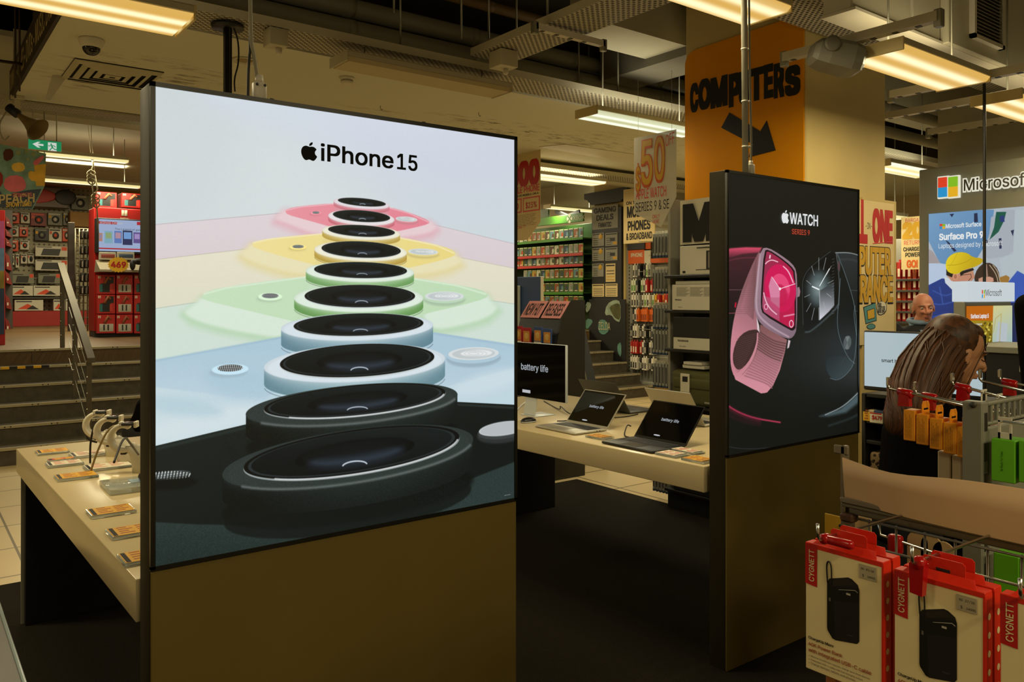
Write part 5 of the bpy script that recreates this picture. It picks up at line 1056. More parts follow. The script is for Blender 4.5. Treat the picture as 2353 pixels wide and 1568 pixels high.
CN = ['grey-green', 'pale', 'brown', 'blue-grey', 'orange-red', 'dark green', 'light grey', 'dark brown', 'mustard', 'navy']
M_CASE = mat('case_green', '4f8a2a', .35)
def game_case(k, loc, lab, grp):
    if k not in cases:
        b = MB().rbox((0, -.062, 0), (.014, .062, .17), M_CASE, .002, 1).box((-.0008, -.058, .004), (.0002, .058, .15), mat('cover_' + CN[k], CC[k], .5)).box((-.001, -.05, .152), (0, .05, .165), M_PAPER)
        m2 = mat('cover_art_' + CN[k], CC[(k + 4) % 10], .5); m3 = mat('cover_hi_' + CN[k], 'c9c2a4', .5); b.prism([(-.0012, -.03 + .06 * math.cos(a) * .5, .07 + .045 * math.sin(a)) for a in np.linspace(0, 6.28, 9)[:-1]], (.0003, 0, 0), m2).box((-.0014, -.045, .018), (-.0009, .04 - .008 * k % .03, .035), m3)
        cases[k] = single('game_case', b, lab, 'game case', grp, loc); return cases[k]
    c = cases[k].copy(); COL.objects.link(c); c.location = loc; c['label'] = lab; c['group'] = grp; return c
rr = random.Random(3)
M_STRIP = mat('shelf_strip_red', 'b03030', .5)
for r, py in enumerate(ROWG):
    z = yz(1290, py, XR)[1]; x = XR - .02 + .02 * r
    sh = rb((XR - .12, yr0, z - .03), (XR + .25, yr1, z - .008), M_GRNB); sh.rbox((-.13, yr0 - 11.9, z - Z_UP - .05), (-.115, yr1 - 11.9, z - Z_UP - .002), M_GRN if r > 2 or r == 0 else M_STRIP, .002, 1); part('shelf_board', sh, rk)
    n = 20 if r < 2 else 16 if r == 2 else 13
    for c in range(n):
        y = yr0 + .09 + c * .132
        if yz(1186, 600, XR)[0] < y: break
        k = rr.randrange(10); game_case(k, (XR - .09, y, z + (rr.random() - .5) * .006), '%s game case, %s from the black deals pillar, %s shelf of the green rack' % (CN[k], ORD[c], ORD[r]), 'game cases on the %s shelf of the green rack' % ORD[r])
# blue panel and the new-release stand
ya, za = yz(1150, 612, 6.3); yb, _ = yz(1242, 612, 6.3)
bp = thing('blue_panel', 'tall blue display panel with a pale upright, beside the phone lightbox', 'panel', (6.3, (ya + yb) / 2, 0)); w = (ya - yb) / 2
part('board', MB().rbox((0, -w, 0), (.04, w, 1.85), mat('panel_blue', '24406e', .5), .004, 1), bp); part('edge', MB().rbox((-.002, -w - .012, 0), (.042, -w, 1.85), M_CREAM, .002, 1), bp); wy = yz(1189, 640, 6.28)[0] - (ya + yb) / 2; part('pale_upright', MB().rbox((-.03, wy - .045, 0), (-.005, wy + .2, 1.74), mat('upright_pale', 'a9b0a8', .4), .004, 1), bp)
ns = thing('release_stand', 'black new-releases stand with two pink cards behind the desktop screen', 'display stand', (4.55, 5.35, 0))
part('stand_body', MB().prism([(.0, 0, 0), (.32, 0, 0), (.32, 0, 1.55), (.2, 0, 1.55), (.08, 0, 1.40), (.0, 0, 1.16)], (0, .58, 0), M_BXK), ns); NS0 = ns.location.copy()
part('side_panel', MB().prism([(-.01, -.02, 0), (.34, -.02, 0), (.34, -.02, 1.57), (.2, -.02, 1.57), (.06, -.02, 1.40), (-.01, -.02, 1.1)], (0, .02, 0), mat('panel_charcoal', '17170f', .5)), ns)
for i, (s, y1) in enumerate((('NEW HIT', .575), ('RELEASES', .275))):
    u = V((0, -1, 0)); v = V((.12, 0, .16)).normalized(); o = V((.072, y1, 1.405)); cd = MB().hexa([o, o + u * .27, o + u * .27 + v * .19, o + v * .19, o - V((.004, 0, -.003)), o + u * .27 - V((.004, 0, -.003)), o + u * .27 + v * .19 - V((.004, 0, -.003)), o + v * .19 - V((.004, 0, -.003))], M_PINKC)
    cd.text(s, o + u * .025 + v * .03 - V((.0055, 0, -.0042)), u, v, M_BLK, w=.22, h=.13, bold=.02); part('pink_card', cd, ns, 'pink card with black hand lettering')
M_CR, M_CB = mat('cover_red', 'a8222c', .45), mat('cover_blue', '34508a', .45)
for i, (py, kind, n) in enumerate(((.50, 0, 'leftmost red'), (.37, 0, 'second red'), (.215, 1, 'first orange and blue'), (.08, 1, 'last orange and blue'))):
    b = MB().rbox((0, -.055, 0), (.014, .055, .155), M_CR if kind == 0 else M_CB, .002, 1).box((-.001, -.045, .03), (0, .045, .125), mat('cover_figs', 'c98a3a', .5)).box((-.0012, -.05, .0), (0, .05, .022), M_PAPER).ball((-.001, .0, .08), (.002, .03, .03), mat('cover_glow', 'd8b060', .5), 10, 6)
    single('game_case', b, n + ' game case on the new-releases stand', 'game case', 'cases on the new-releases stand', (4.535 - .004 * (i % 2), 5.35 + py, 1.175 + (.0 if i % 2 == 0 else -.012)))
part('slot_lip', MB().rbox((-.04, .0, 1.14), (.02, .58, 1.16), M_BXK, .003, 1), ns)
q = [at_x(x, y, 5.3) for x, y in ((1307, 757), (1322, 748), (1328, 778), (1356, 915))]
dsd = thing('slanted_stand', 'tall black slant-edged stand between the new-releases stand and the stairs', 'display stand', (5.3, q[0].y, 0))
pl_ = [(0, p.y - q[0].y, p.z) for p in q]; pl_ += [(0, pl_[3][1] - .12, 0), (0, pl_[0][1] + .1, 0)]
part('stand_body', MB().prism(pl_, (.12, 0, 0), mat('stand_charcoal', '14130e', .5)), dsd); part('edge_trim', MB().tube([V(p) + V((-.003, 0, 0)) for p in pl_[1:4]], .008, M_GREY, 6), dsd)
for k in range(4): p = V(pl_[2]).lerp(V(pl_[3]), .1 + k * .27); part('rivet', MB().lathe([(.01, 0), (.01, .004)], p + V((-.002, .03, 0)), M_STEEL, (-1, 0, 0), 8), dsd)
# =================================================================== BLACK DEALS PILLAR
yg0, yg1 = yz(1426, 600, XR - .02)[0], yz(1358, 600, XR - .02)[0]
dp = thing('deals_pillar', 'black pillar with gaming deals notices beside the green rack', 'pillar', (XR, (yg0 + yg1) / 2, .0)); w = (yg1 - yg0) / 2; dp['kind'] = 'thing'
ztop = yz(1400, 438, XR)[1]; part('column', MB().rbox((.05, -w - .03, 0), (.24, w, 3.895), M_PCREAM, .01, 1), dp, 'cream column behind the cladding')
part('black_cladding', MB().rbox((0, -w, .2), (.06, w, ztop - .3), M_BXK, .003, 1), dp)
part('flared_top', MB().prism([(-.02, -w - .0, ztop - .215), (-.02, w, ztop - .215), (-.02, w + .1, ztop - .12), (-.02, w + .18, ztop - .10), (-.02, w + .18, ztop), (-.02, -w - .15, ztop + .02), (-.02, -w - .15, ztop - .10), (-.02, -w - .09, ztop - .13)], (.1, 0, 0), mat('black_cap', '1b1a16', .5)), dp)
def onp(px, py): p = at_x(px, py, XR - .003); return p.y - (yg0 + yg1) / 2, p.z
def card(px0, py0, px1, py1, m, mb=None, e=0.0, th=.004):
    mb = mb or MB(); a, za = onp(px0, py0); b_, _ = onp(px1, py0); _, zb = onp((px0 + px1) / 2, py1); za = onp((px0 + px1) / 2, py0)[1]
    mb.box((-th - e, b_, zb), (-e, a, za), m); return mb, a, b_, zb, za
M_SHEET = mat('notice_grey', '8e8c80', .7); M_SHEETD = mat('notice_ink', '242422', .7)
b, a, c, z0, z1 = card(1361, 472, 1420, 526, M_SHEET); Hh = z1 - z0; Ww = a - c
for s, z, ww, hh in (('GAMING', .70, .86, .22), ('DEALS', .38, .66, .24), ('FANATIC', .08, .5, .2)): b.text(s, (-.0052, a - Ww * (.5 - ww / 2), z0 + Hh * z), (0, -1, 0), UZ, M_SHEETD, w=Ww * ww, h=Hh * hh, bold=.04)
p = single('deals_sign', b, 'grey hand-lettered gaming deals sheet at the top of the black pillar', 'sign', None, dp.location.copy())
NT = [((1361, 536, 1388, 566), 'yellow-cornered notice, upper row beside the rack'), ((1391, 535, 1419, 565), 'notice with dark console picture, upper row'), ((1361, 570, 1388, 600), 'notice with orange badge, second row beside the rack'), ((1391, 569, 1419, 599), 'notice with small controller, second row'),
      ((1361, 606, 1387, 636), 'notice with yellow badge, third row beside the rack'), ((1392, 606, 1414, 648), 'tall pale notice hanging third row'), ((1361, 653, 1388, 682), 'ruled cream notice, lowest row beside the rack'), ((1391, 652, 1419, 682), 'ruled cream notice with yellow bands, lowest row')]
for i, (bx, lab) in enumerate(NT):
    b, a, c, z0, z1 = card(*bx, M_SHEET if i not in (5, 6, 7) else M_PAPERC, None, 0.0, .006); W_, H_ = a - c, z1 - z0; X = -.0072
    b.box((X, c + W_ * .06, z1 - H_ * .14), (X + .001, a - W_ * .06, z1 - H_ * .07), M_SHEETD)
    if i in (0, 2, 4): b.ball((X, c + W_ * .28, z1 - H_ * .28), (.004, W_ * .16, W_ * .16), M_YELP, 10, 6)
    if i in (1, 3): b.rbox((X - .001, c + W_ * .2, z0 + H_ * .35), (X + .001, c + W_ * .6, z0 + H_ * .6), M_BXK, .004, 1).box((X, c + W_ * .05, z0 + H_ * .1), (X + .001, c + W_ * .35, z0 + H_ * .3), M_YELP)
    for k in range(4): b.box((X, c + W_ * (.5 if i < 5 else .1), z0 + H_ * (.1 + k * .16)), (X + .001, a - W_ * .1, z0 + H_ * (.14 + k * .16)), M_SHEETD if i != 5 or k > 1 else M_YELP)
    single('notice', b, lab + ' of the black pillar', 'notice', 'notices on the black deals pillar', dp.location.copy())
M_ROCK1, M_ROCK2, M_ROCK3 = mat('cutout_teal', '4f7a6c', .7, noise=.3, nscale=6), mat('cutout_olive', '4a4a22', .7, noise=.4, nscale=7), mat('cutout_pale', '8a9a86', .7, noise=.3, nscale=6)
pn = thing('cutout_panel', 'black wall panel with ragged rock cut-outs beside the steps', 'panel', (XR, dp.location.y, 0))
part('panel', MB().rbox((-.03, onp(1440, 700)[0], .0), (-.008, onp(1356, 700)[0], onp(1395, 688)[1]), M_BXK, .003, 1), pn)
def cut(pts, m, lab=None, e=.034):
    P = chaikin([onp(1180 + x / 3.733, 340 + y / 3.733) for x, y in pts]); return part('cutout', MB().prism([(-e, a, z) for a, z in P], (.004, 0, 0), m), pn, lab)
cut([(810, 1340), (880, 1300), (930, 1320), (930, 1500), (880, 1480), (850, 1430), (790, 1440)], M_ROCK3); cut([(835, 1360), (900, 1330), (930, 1350), (928, 1480), (880, 1460), (850, 1410)], M_ROCK2, None, .038); cut([(630, 1320), (680, 1330), (665, 1390), (630, 1420)], M_ROCK3); cut([(632, 1460), (700, 1480), (660, 1540), (632, 1560)], M_ROCK1); cut([(740, 1480), (780, 1470), (820, 1500), (832, 1570), (780, 1610), (735, 1570)], M_ROCK1, 'teal cut-out with a pale word'); cut([(900, 1690), (935, 1660), (935, 1800), (905, 1760)], M_ROCK1)
a, z = onp(1180 + 742 / 3.733, 340 + 1558 / 3.733); part('lettering', MB().text('ZELDA', (-.0395, a, z), (0, -1, 0), UZ, mat('word_pale', 'b8b088', .6), w=.29, h=.13), pn)
# =================================================================== RAISED GAME DEPARTMENT, LEFT
def xz(px, py, y): p = at_y(px, py, y); return p.x, p.z
def z2(x, y): return x / 3.135, 300 + y / 3.135
YB = 19.05
M_PEG = mat_holes('peg_board', '8f8a74', '4a4636', (.09, .09), .22, .6, (0, 2), False)
M_REDP = mat('plinth_red', '8f1a14', .5); M_REDB = mat('box_red', 'a6140f', .5); M_PALE = mat('box_pale', 'b8b4a4', .5); M_SMOKE = mat('box_smoke', '6f7060', .5); M_MAROON = mat('box_maroon', '6e1a12', .5); M_DARKB = mat('box_dark', '1a1a18', .5)
M_REDOR = mat('art_redorange', 'c2401c', .5); M_CARDB = mat('cardboard', '8a6a3a', .8, noise=.05)
pw = thing('pegboard_display', 'grey pegboard display with red plinth and orange header at the back of the game department', 'shelf', (2.0, YB, Z_UP))
def pb(a, b_, m, r=.005): return MB().rbox((a[0] - 2.0, a[1] - YB, a[2] - Z_UP), (b_[0] - 2.0, b_[1] - YB, b_[2] - Z_UP), m, r, 1)
xa, zp = xz(*z2(80, 1304), YB - .4); xb, _ = xz(*z2(510, 1300), YB - .4)
part('peg_board', pb((xa - 3.0, YB + .0, Z_UP), (xb + 2.6, YB + .05, 3.9), M_PEG), pw)
part('plinth', pb((xa - 2.5, YB - .42, Z_UP), (xb + .6, YB, zp), M_REDP), pw, 'red plinth')
for yy in (1200, 1117): zz = xz(*z2(200, yy), YB - .3)[1]; part('shelf_board', pb((xa - .3, YB - .34, zz - .04), (xb + .2, YB, zz), M_DGREY), pw)
x0, z1 = xz(*z2(120, 375), YB - .5); x1, z0 = xz(*z2(695, 420), YB - .5)
hb = pb((x0 - 2.2, YB - .52, z0), (x1, YB - .46, z1), mat('banner_orange', 'a83a1c', .5)); xt = xz(*z2(250, 400), YB - .52)[0]; xe = xz(*z2(575, 400), YB - .52)[0]; hb.text('steelseries', (xt - 2.0 - .35, -.523, z0 - Z_UP + .09), UX, UZ, mat('word_peach', 'd88a62', .6), w=xe - xt + .35, h=(z1 - z0) * .75, bold=.02); part('header', hb, pw, 'orange-red header with pale word')
x2, _ = xz(*z2(1120, 400), YB - .5); hb = pb((x1, YB - .52, z0 - .05), (x2, YB - .46, z1), mat('banner_mustard', '8a6a10', .5)); xt = xz(*z2(915, 420), YB)[0]; hb.text('CORSAIR', (xt - 2.0, -.523, z0 - Z_UP + .1), UX, UZ, M_BLK, w=1.35, h=.24, bold=.03)
for k in range(3): hb.poly([(xt - 2.0 - .42 + k * .11, -.523, z0 - Z_UP + .06), (xt - 2.0 - .2 + k * .06, -.523, z0 - Z_UP + .06), (xt - 2.0 - .26 + k * .04, -.523, z0 - Z_UP + .36 - k * .06)], M_BLK)
part('header', hb, pw, 'mustard header with dark emblem and word'); part('picture_band', pb((x0 + .3, YB - .3, z0 - .42), (x1 - .5, YB - .26, z0 - .02), mat('band_grey', '6a5f58', .5)).ball((1.0 - .9, -.31, z0 - Z_UP - .2), (.5, .01, .16), mat('band_red', 'b03a36', .5), 14, 8).ball((.75, -.31, z0 - Z_UP - .2), (.2, .01, .16), M_DARKB, 14, 8), pw)
def gbox(name, z4, m, art, label, y=YB - .12, dep=.118, grp='boxed gear on the back pegboard', cat='box', circ=True):
    xa, za = xz(*z2(z4[0], z4[1]), y); xb, zb = xz(*z2(z4[2], z4[3]), y); w, h = xb - xa, za - zb
    t = thing(name, label, cat, (xa, y, zb), 0, grp); part('box_body', MB().rbox((0, 0, 0), (w, dep, h), m, .004, 1), t)
    b = MB()
    if circ == 'board': b.hexa([(w * .16, -.001, h * .1), (w * .72, -.001, h * .1), (w * .72, .001, h * .1), (w * .16, .001, h * .1), (w * .24, -.001, h * .75), (w * .78, -.001, h * .75), (w * .78, .001, h * .75), (w * .24, .001, h * .75)], M_DARKB).box((w * .8, -.0012, h * .6), (w * .97, .0005, h * .95), M_REDOR).box((w * .04, -.0012, h * .86), (w * .5, .0005, h * .94), M_DARKB)
    elif circ == 'swoosh': b.poly([(w * .1, -.001, h * .15), (w * .45, -.001, h * .65), (w * .8, -.001, h * .15)], art).poly([(w * .4, -.0013, h * .12), (w * .62, -.0013, h * .5), (w * .85, -.0013, h * .12)], M_DARKB).box((w * .05, -.001, h * .8), (w * .6, .0005, h * .9), M_DARKB)
    else:
        b.ball((w * .52, -.0, h * .45), (w * .26, .012, h * .3), M_DARKB, 16, 8).ball((w * .5, -.008, h * .46), (w * .13, .012, h * .15), art, 12, 8).box((w * .05, -.0012, h * .82), (w * .85, .0005, h * .93), art if m is not M_PALE else M_DARKB).box((w * .06, -.0012, h * .55), (w * .24, .0005, h * .78), M_YELP if m is M_SMOKE or m is M_DARKB else M_REDOR)
    part('print', b, t); return t
G = [((245, 450, 340, 545), M_PALE, M_SMOKE, 'pale headset box, beside the hanging game poster'), ((380, 450, 500, 560), M_SMOKE, M_PALE, 'grey headset box, middle of the top row'), ((515, 460, 640, 575), M_SMOKE, M_PALE, 'grey headset box, top row nearest the red console unit'),
     ((220, 590, 335, 690), M_MAROON, M_REDOR, 'maroon headset box with a white price card'), ((345, 590, 450, 685), M_SMOKE, M_PALE, 'grey headset box under the middle top one'), ((455, 590, 507, 685), M_SMOKE, M_PALE, 'grey headset box beside the brown carton'),
     ((250, 705, 350, 795), M_DARKB, M_SMOKE, 'dark headset box in the third row'), ((352, 705, 446, 800), M_PALE, M_REDOR, 'white and orange headset box in the third row'), ((450, 705, 506, 800), M_REDOR, M_PALE, 'orange box end of the third row'),
     ((60, 590, 140, 670), M_REDOR, M_PALE, 'orange mouse pack, top left of the peg rows'), ((150, 590, 215, 670), M_PALE, M_REDOR, 'white mouse pack beside the maroon box'), ((65, 690, 135, 765), M_PALE, M_REDOR, 'white mouse pack, second peg row edge'), ((140, 695, 202, 765), M_REDOR, M_PALE, 'orange mouse pack, second peg row inner'),
     ((65, 790, 132, 870), M_REDOR, M_PALE, 'orange mouse pack, third peg row edge'), ((145, 790, 212, 860), M_PALE, M_REDOR, 'white mouse pack, third peg row inner'), ((150, 890, 196, 960), M_PALE, M_DARKB, 'small white pack, first above the keyboards'), ((200, 885, 246, 960), M_PALE, M_DARKB, 'small white pack, second above the keyboards'), ((80, 890, 104, 970), M_PALE, M_DARKB, 'narrow white pack at the peg wall edge'), ((112, 890, 138, 990), M_PALE, M_REDOR, 'narrow pale pack beside the small white ones')]
for g in G: gbox('gear_box', *g)
gbox('carton', (505, 582, 665, 690), M_CARDB, M_CARDB, 'plain brown carton on the peg wall', circ='swoosh') if False else single('carton', MB().rbox((0, 0, 0), (xz(*z2(665, 600), YB - .5)[0] - xz(*z2(505, 600), YB - .5)[0], .3, xz(*z2(505, 582), YB - .5)[1] - xz(*z2(505, 690), YB - .5)[1]), M_CARDB, .01, 1), 'plain brown carton by the headset boxes', 'box', None, (xz(*z2(505, 600), YB - .5)[0], YB - .5, xz(*z2(505, 690), YB - .5)[1]))
for z4, m, lab in [((255, 830, 490, 912), M_PALE, 'upper white keyboard box on the pegs'), ((255, 930, 490, 1012), M_PALE, 'lower white keyboard box on the pegs'), ((85, 1030, 245, 1104), M_SMOKE, 'clear keyboard box on the upper shelf, outer'), ((275, 1030, 436, 1104), M_SMOKE, 'clear keyboard box on the upper shelf, inner')]: gbox('keyboard_box', z4, m, M_REDOR, lab, YB - .28, .1, circ='board')
for z4, lab in [((78, 1118, 238, 1192), 'white and orange box on the lower shelf, outer'), ((242, 1118, 436, 1192), 'white and orange box on the lower shelf, inner'), ((105, 1222, 312, 1298), 'large white box with orange swoosh on the red plinth'), ((385, 1218, 470, 1298), 'white box on the red plinth by the wire grid'), ((474, 1215, 560, 1298), 'second white box on the red plinth by the wire grid')]: gbox('gear_box', z4, M_PALE, M_REDOR, lab, YB - .36, .2, circ='swoosh')
# wire grid with dark packs, and the red packs at the far left end
yG = 15.6
xg0, zg1 = xz(*z2(512, 705), yG); xg1, zg0 = xz(*z2(690, 1420), yG); wg = thing('wire_grid', 'dark wire grid stand hung with black packs beside the red console unit', 'stand', (xg0, yG, Z_UP))
b = MB()
for i in range(7): b.tube([(i * (xg1 - xg0) / 6, 0, 0), (i * (xg1 - xg0) / 6, 0, zg1 - Z_UP)], .012, M_GALVD, 6)
for i in range(14): b.tube([(0, 0, .1 + i * (zg1 - Z_UP - .1) / 13), (xg1 - xg0, 0, .1 + i * (zg1 - Z_UP - .1) / 13)], .010, M_GALVD, 6)
part('grid', b, wg); part('post', MB().rbox((-.05, -.04, 0), (.05, .04, zg1 - Z_UP + .1), M_DGREY, .004, 1), wg)
n = 0
for r, yy in enumerate((720, 830, 930, 1030, 1120)):
    for c in range(4):
        xx = 585 + c * 27; a, zt = xz(*z2(xx, yy), yG - .2); b_, zb = xz(*z2(xx + 24, yy + 62), yG - .2)
        lab = '%s dark case pack from the grid post, %s row of the wire grid' % (ORD[c], ORD[r])
        m = M_DARKB if c % 3 else M_PALE
        single('case_pack', MB().rbox((0, 0, 0), (b_ - a, .192, zt - zb), M_DARKB, .02, 2).box((.01, -.001, .02), ((b_ - a) * .5, .0, (zt - zb) * .8), m if m is M_PALE else M_SMOKE), lab, 'package', 'packs on the wire grid', (a, yG - .2, zb))
for r, (yt, ybm) in enumerate(((615, 690), (705, 760), (770, 830), (880, 1000), (1010, 1100), (1180, 1280), (1350, 1450))):
    a, zt = xz(*z2(38, yt), 17.2); b_, zb = xz(*z2(88, ybm), 17.2)
    single('red_pack', MB().hexa([(0.02, 0, 0), (b_ - a, 0, -.03), (b_ - a, .221, -.03), (0.02, .221, 0), (0, 0, zt - zb), (b_ - a - .05, 0, zt - zb - .06), (b_ - a - .05, .221, zt - zb - .06), (0, .221, zt - zb)], M_MAROON).box((.05, -.002, .05), (b_ - a - .08, 0, (zt - zb) * .4), M_PALE), 'dark red pack on the end rack, %s from the top' % ORD[r], 'package', 'red packs on the end rack', (a, 17.2, zb))
er = MB(); a, zt = xz(*z2(30, 570), 17.42); b_, zb = xz(*z2(92, 1450), 17.42); er.rbox((0, 0, 0), (b_ - a, .05, zt - Z_UP), M_DGREY, .004, 1); single('end_rack', er, 'narrow dark rack end behind the red packs', 'rack', None, (a, 17.42, Z_UP))
# red console unit with a screen, boxes and a demo shelf
yS = 12.9
def sx(x, y): a, z = xz(*z2(x, y), yS); return a, z
xs0, zs1 = sx(690, 548); xs1, zs0 = sx(1150, 1490); sw = thing('console_unit', 'bright red console display unit with a built-in screen and grey demo shelf', 'display stand', (xs0, yS, Z_UP)); ww = xs1 - xs0
def sl(x, y): a, z = sx(x, y); return a - xs0, z - Z_UP
part('cabinet', MB().rbox((0, .12, .08), (ww, .55, sl(700, 548)[1]), M_REDB, .01, 1), sw); part('foot', MB().rbox((.0, .085, 0), (ww, .5, .08), M_DARKB, .004, 1), sw)
hd = MB(); a, z0 = sl(705, 648); _, z1 = sl(705, 552); hd.rbox((a - .02, -.02, z0), (ww, .118, z1), M_REDB, .01, 1)
e0, ez = sl(874, 616); e1, ez1 = sl(915, 577); g = (e1 - e0)
hd.rbox((e0, -.024, ez), (e0 + g * .46, -.019, ez1), M_PAPER, .03).rbox((e0 + g * .54, -.024, ez), (e1, -.019, ez1), M_PAPER, .03).text('SWITCH', (e0 - .02, -.022, ez - .075), UX, UZ, M_PAPER, w=g + .04, h=.05, bold=.02); part('header', hd, sw, 'red header with a white emblem')
sc = MB(); a, z0 = sl(707, 868); b_, z1 = sl(1010, 655); W_, H_ = b_ - a + .4, z1 - z0
sc.rbox((a - .03, -.05, z0 - .03), (a + W_, .118, z1 + .02), M_BXK, .01, 1); sp_ = part('screen_case', sc, sw); s = MB(); X = -.0515; M_LB, M_LR = mat('lit_paleblue', '93a4c4', emit=1.0), mat('lit_red2', 'a3222c', emit=1.0)
s.quad([(a, X, z0), (a + W_, X, z0), (a + W_, X, z1), (a, X, z1)], M_LB)
def sq(x0, y0, x1, y1, m, e=.001): p, q = sl(x0, y0); u, v = sl(x1, y1); s.quad([(p, X - e, v), (u, X - e, v), (u, X - e, q), (p, X - e, q)], m)
sq(707, 845, 1120, 868, M_LR); sq(707, 655, 838, 680, M_LR); sq(980, 660, 1010, 685, M_LR)
for x0, y0, x1, y1, c1, c2 in [(748, 725, 806, 815, '7aa6b8', '8aa070'), (818, 725, 872, 815, '5a78b4', 'b08a98'), (878, 722, 948, 828, '2a2f55', '6f9ad0'), (955, 735, 1008, 815, '60508a', 'a08ac0'), (707, 740, 732, 800, 'b07a68', '7a86b0')]:
    sq(x0, y0, x1, y1, mat('lit_' + c1, c1, emit=.9)); sq(x0 + 8, y0 + 12, x1 - 8, (y0 + y1) / 2 + 10, mat('lit_' + c2, c2, emit=.9), .002); sq(x0 + 6, y1 + 8, x1 - 14, y1 + 12, M_LB, .002)
p, q = sl(716, 672); s.text('eShop Online', (p, X - .002, q), UX, UZ, M_PILL, w=.3); p, q = sl(822, 718); s.text('The Legend of games this season', (p, X - .002, q), UX, UZ, mat('lit_dark', '2b3348', emit=.5), w=.62)
part('screen', s, sp_, 'lit pale blue menu screen')
p, q = sl(690, 1020); u, v = sl(705, 935); _, ztp = sl(705, 932)
part('demo_shelf', MB().hexa([(p, -.3, q), (ww, -.3, q), (ww, .118, q), (p, .118, q), (p, -.3, q + .03), (ww, -.3, q + .03), (ww, .02, ztp), (p, .02, ztp)], mat('shelf_greige', '9a9078', .5)), sw, 'grey slanted demo shelf')
def red_box(z4, label, art, grp='red console boxes', dep=.1, y=-.03):
    p, q = sl(z4[0], z4[3]); u, v = sl(z4[2], z4[1]); t = thing('console_box', label, 'box', (xs0 + p, yS + y, Z_UP + q), 0, grp); W_, H_ = u - p, v - q
    part('box_body', MB().rbox((.006, 0, .002), (W_ - .006, dep, H_ - .004), mat('console_red', 'b8201a', .5), .004, 1), t); b = MB(); e = -.001
    if art == 0: b.hexa([(W_ * .2, e, H_ * .1), (W_ * .78, e, H_ * .1), (W_ * .78, 0, H_ * .1), (W_ * .2, 0, H_ * .1), (W_ * .2, e, H_ * .55), (W_ * .72, e, H_ * .55), (W_ * .72, 0, H_ * .55), (W_ * .2, 0, H_ * .55)], M_DARKB).box((W_ * .14, e - .001, H_ * .12), (W_ * .3, 0, H_ * .5), mat('pad_teal', '2f6a6a', .5)).box((W_ * .68, e - .001, H_ * .12), (W_ * .82, 0, H_ * .5), mat('pad_red', 'c0362a', .5)).box((W_ * .45, e, H_ * .55), (W_ * .9, 0, H_ * .9), M_DARKB)
    else: b.rbox((W_ * .14, e - .002, H_ * .1), (W_ * .88, 0, H_ * .5), M_PALE, .02).box((W_ * .34, e - .003, H_ * .16), (W_ * .42, -.001, H_ * .46), M_DARKB).box((W_ * .56, e - .003, H_ * .16), (W_ * .64, -.001, H_ * .46), M_DARKB)
    b.tube([(W_ * .4, e, H_ * .55), (W_ * .62, e, H_ * .9), (W_ * .72, e, H_ * .75)], .02, mat('hand_tan', 'a86a48', .6), 6).rbox((W_ * .07, e - .001, H_ * .8), (W_ * .13, 0, H_ * .93), M_PAPER, .006).rbox((W_ * .15, e - .001, H_ * .8), (W_ * .21, 0, H_ * .93), M_PAPER, .006)
    part('print', b, t)
for r, (y0, y1) in enumerate(((1040, 1180), (1182, 1322), (1324, 1464))):
    for c, (x0, x1) in enumerate(((694, 830), (832, 956), (960, 1084))):
        red_box((x0, y0, x1, y1), 'red console box, %s column, %s of the stacks under the demo shelf' % (['dark-pad first', 'white-pad second', 'third'][c] if r < 2 or c else 'white-pad first', ['top row', 'middle row', 'bottom row'][r]), 0 if (c == 0 and r < 2) or c == 2 else 1)
red_box((700, 442, 856, 547), 'red console box standing on the red unit, nearest its outer end', 0, 'red console boxes', .3, .1); red_box((886, 452, 1042, 547), 'red console box standing on the red unit, second along', 0, 'red console boxes', .3, .1)
for z4, c, lab in (((708, 880, 830, 932), '8a4038', 'handheld box with a red controller picture on the demo shelf'), ((836, 880, 962, 932), '3a4a62', 'handheld box with a blue controller picture on the demo shelf')):
    p, q = sl(z4[0], z4[3]); u, v = sl(z4[2], z4[1]); b = MB().rbox((0, 0, .001), (u - p, .05, v - q), M_PALE, .004, 1).rbox(((u - p) * .12, -.006, (v - q) * .25), ((u - p) * .92, .0, (v - q) * .75), mat('pic_' + c, c, .5), .02); single('handheld_box', b, lab, 'box', None, (xs0 + p, yS - .06, Z_UP + q))
p, q = sl(820, 972); st_ = thing('price_star', 'yellow star price badge with red numbers on the demo shelf', 'sign', (xs0 + p, yS - .31, Z_UP + q)); R_ = .115
part('badge', MB().prism([((R_ if k % 2 == 0 else R_ * .86) * 1.25 * math.cos(2 * math.pi * k / 40), 0, (R_ if k % 2 == 0 else R_ * .86) * math.sin(2 * math.pi * k / 40)) for k in range(40)], (0, .006, 0), mat('badge_yellow', 'e0b020', .5)), st_); part('lettering', MB().text('469', (0, -.002, -.04), UX, UZ, M_RED, w=.2, h=.085, bold=.05, align='c'), st_)
p, q = sl(966, 965); gp = thing('game_controller', 'black game controller on the grey demo shelf', 'controller', (xs0 + p, yS - .37, Z_UP + q + .03)); part('controller_body', MB().ball((0, 0, 0), (.12, .05, .05), M_BXK, 16, 8).ball((-.1, -.0, -.05), (.04, .04, .08), M_BXK, 12, 8).ball((.1, 0, -.05), (.04, .04, .08), M_BXK, 12, 8), gp); part('thumb_stick', MB().lathe([(.018, 0), (.022, -.03)], (-.04, -.045, .01), M_DARKB, (0, 1, 0), 10), gp); part('thumb_stick', MB().lathe([(.018, 0), (.022, -.03)], (.04, -.045, .01), M_DARKB, (0, 1, 0), 10), gp)
flex('cable', [V((xs0 + p, yS - .39, Z_UP + q - .03)), V((xs0 + p - .02, yS - .36, Z_UP + q - .2)), V((xs0 + p + .06, yS - .3, Z_UP + q - .36)), V((xs0 + p + .2, yS - .2, Z_UP + q - .45))], .01, M_CABLE, 'black controller cable hanging off the demo shelf')
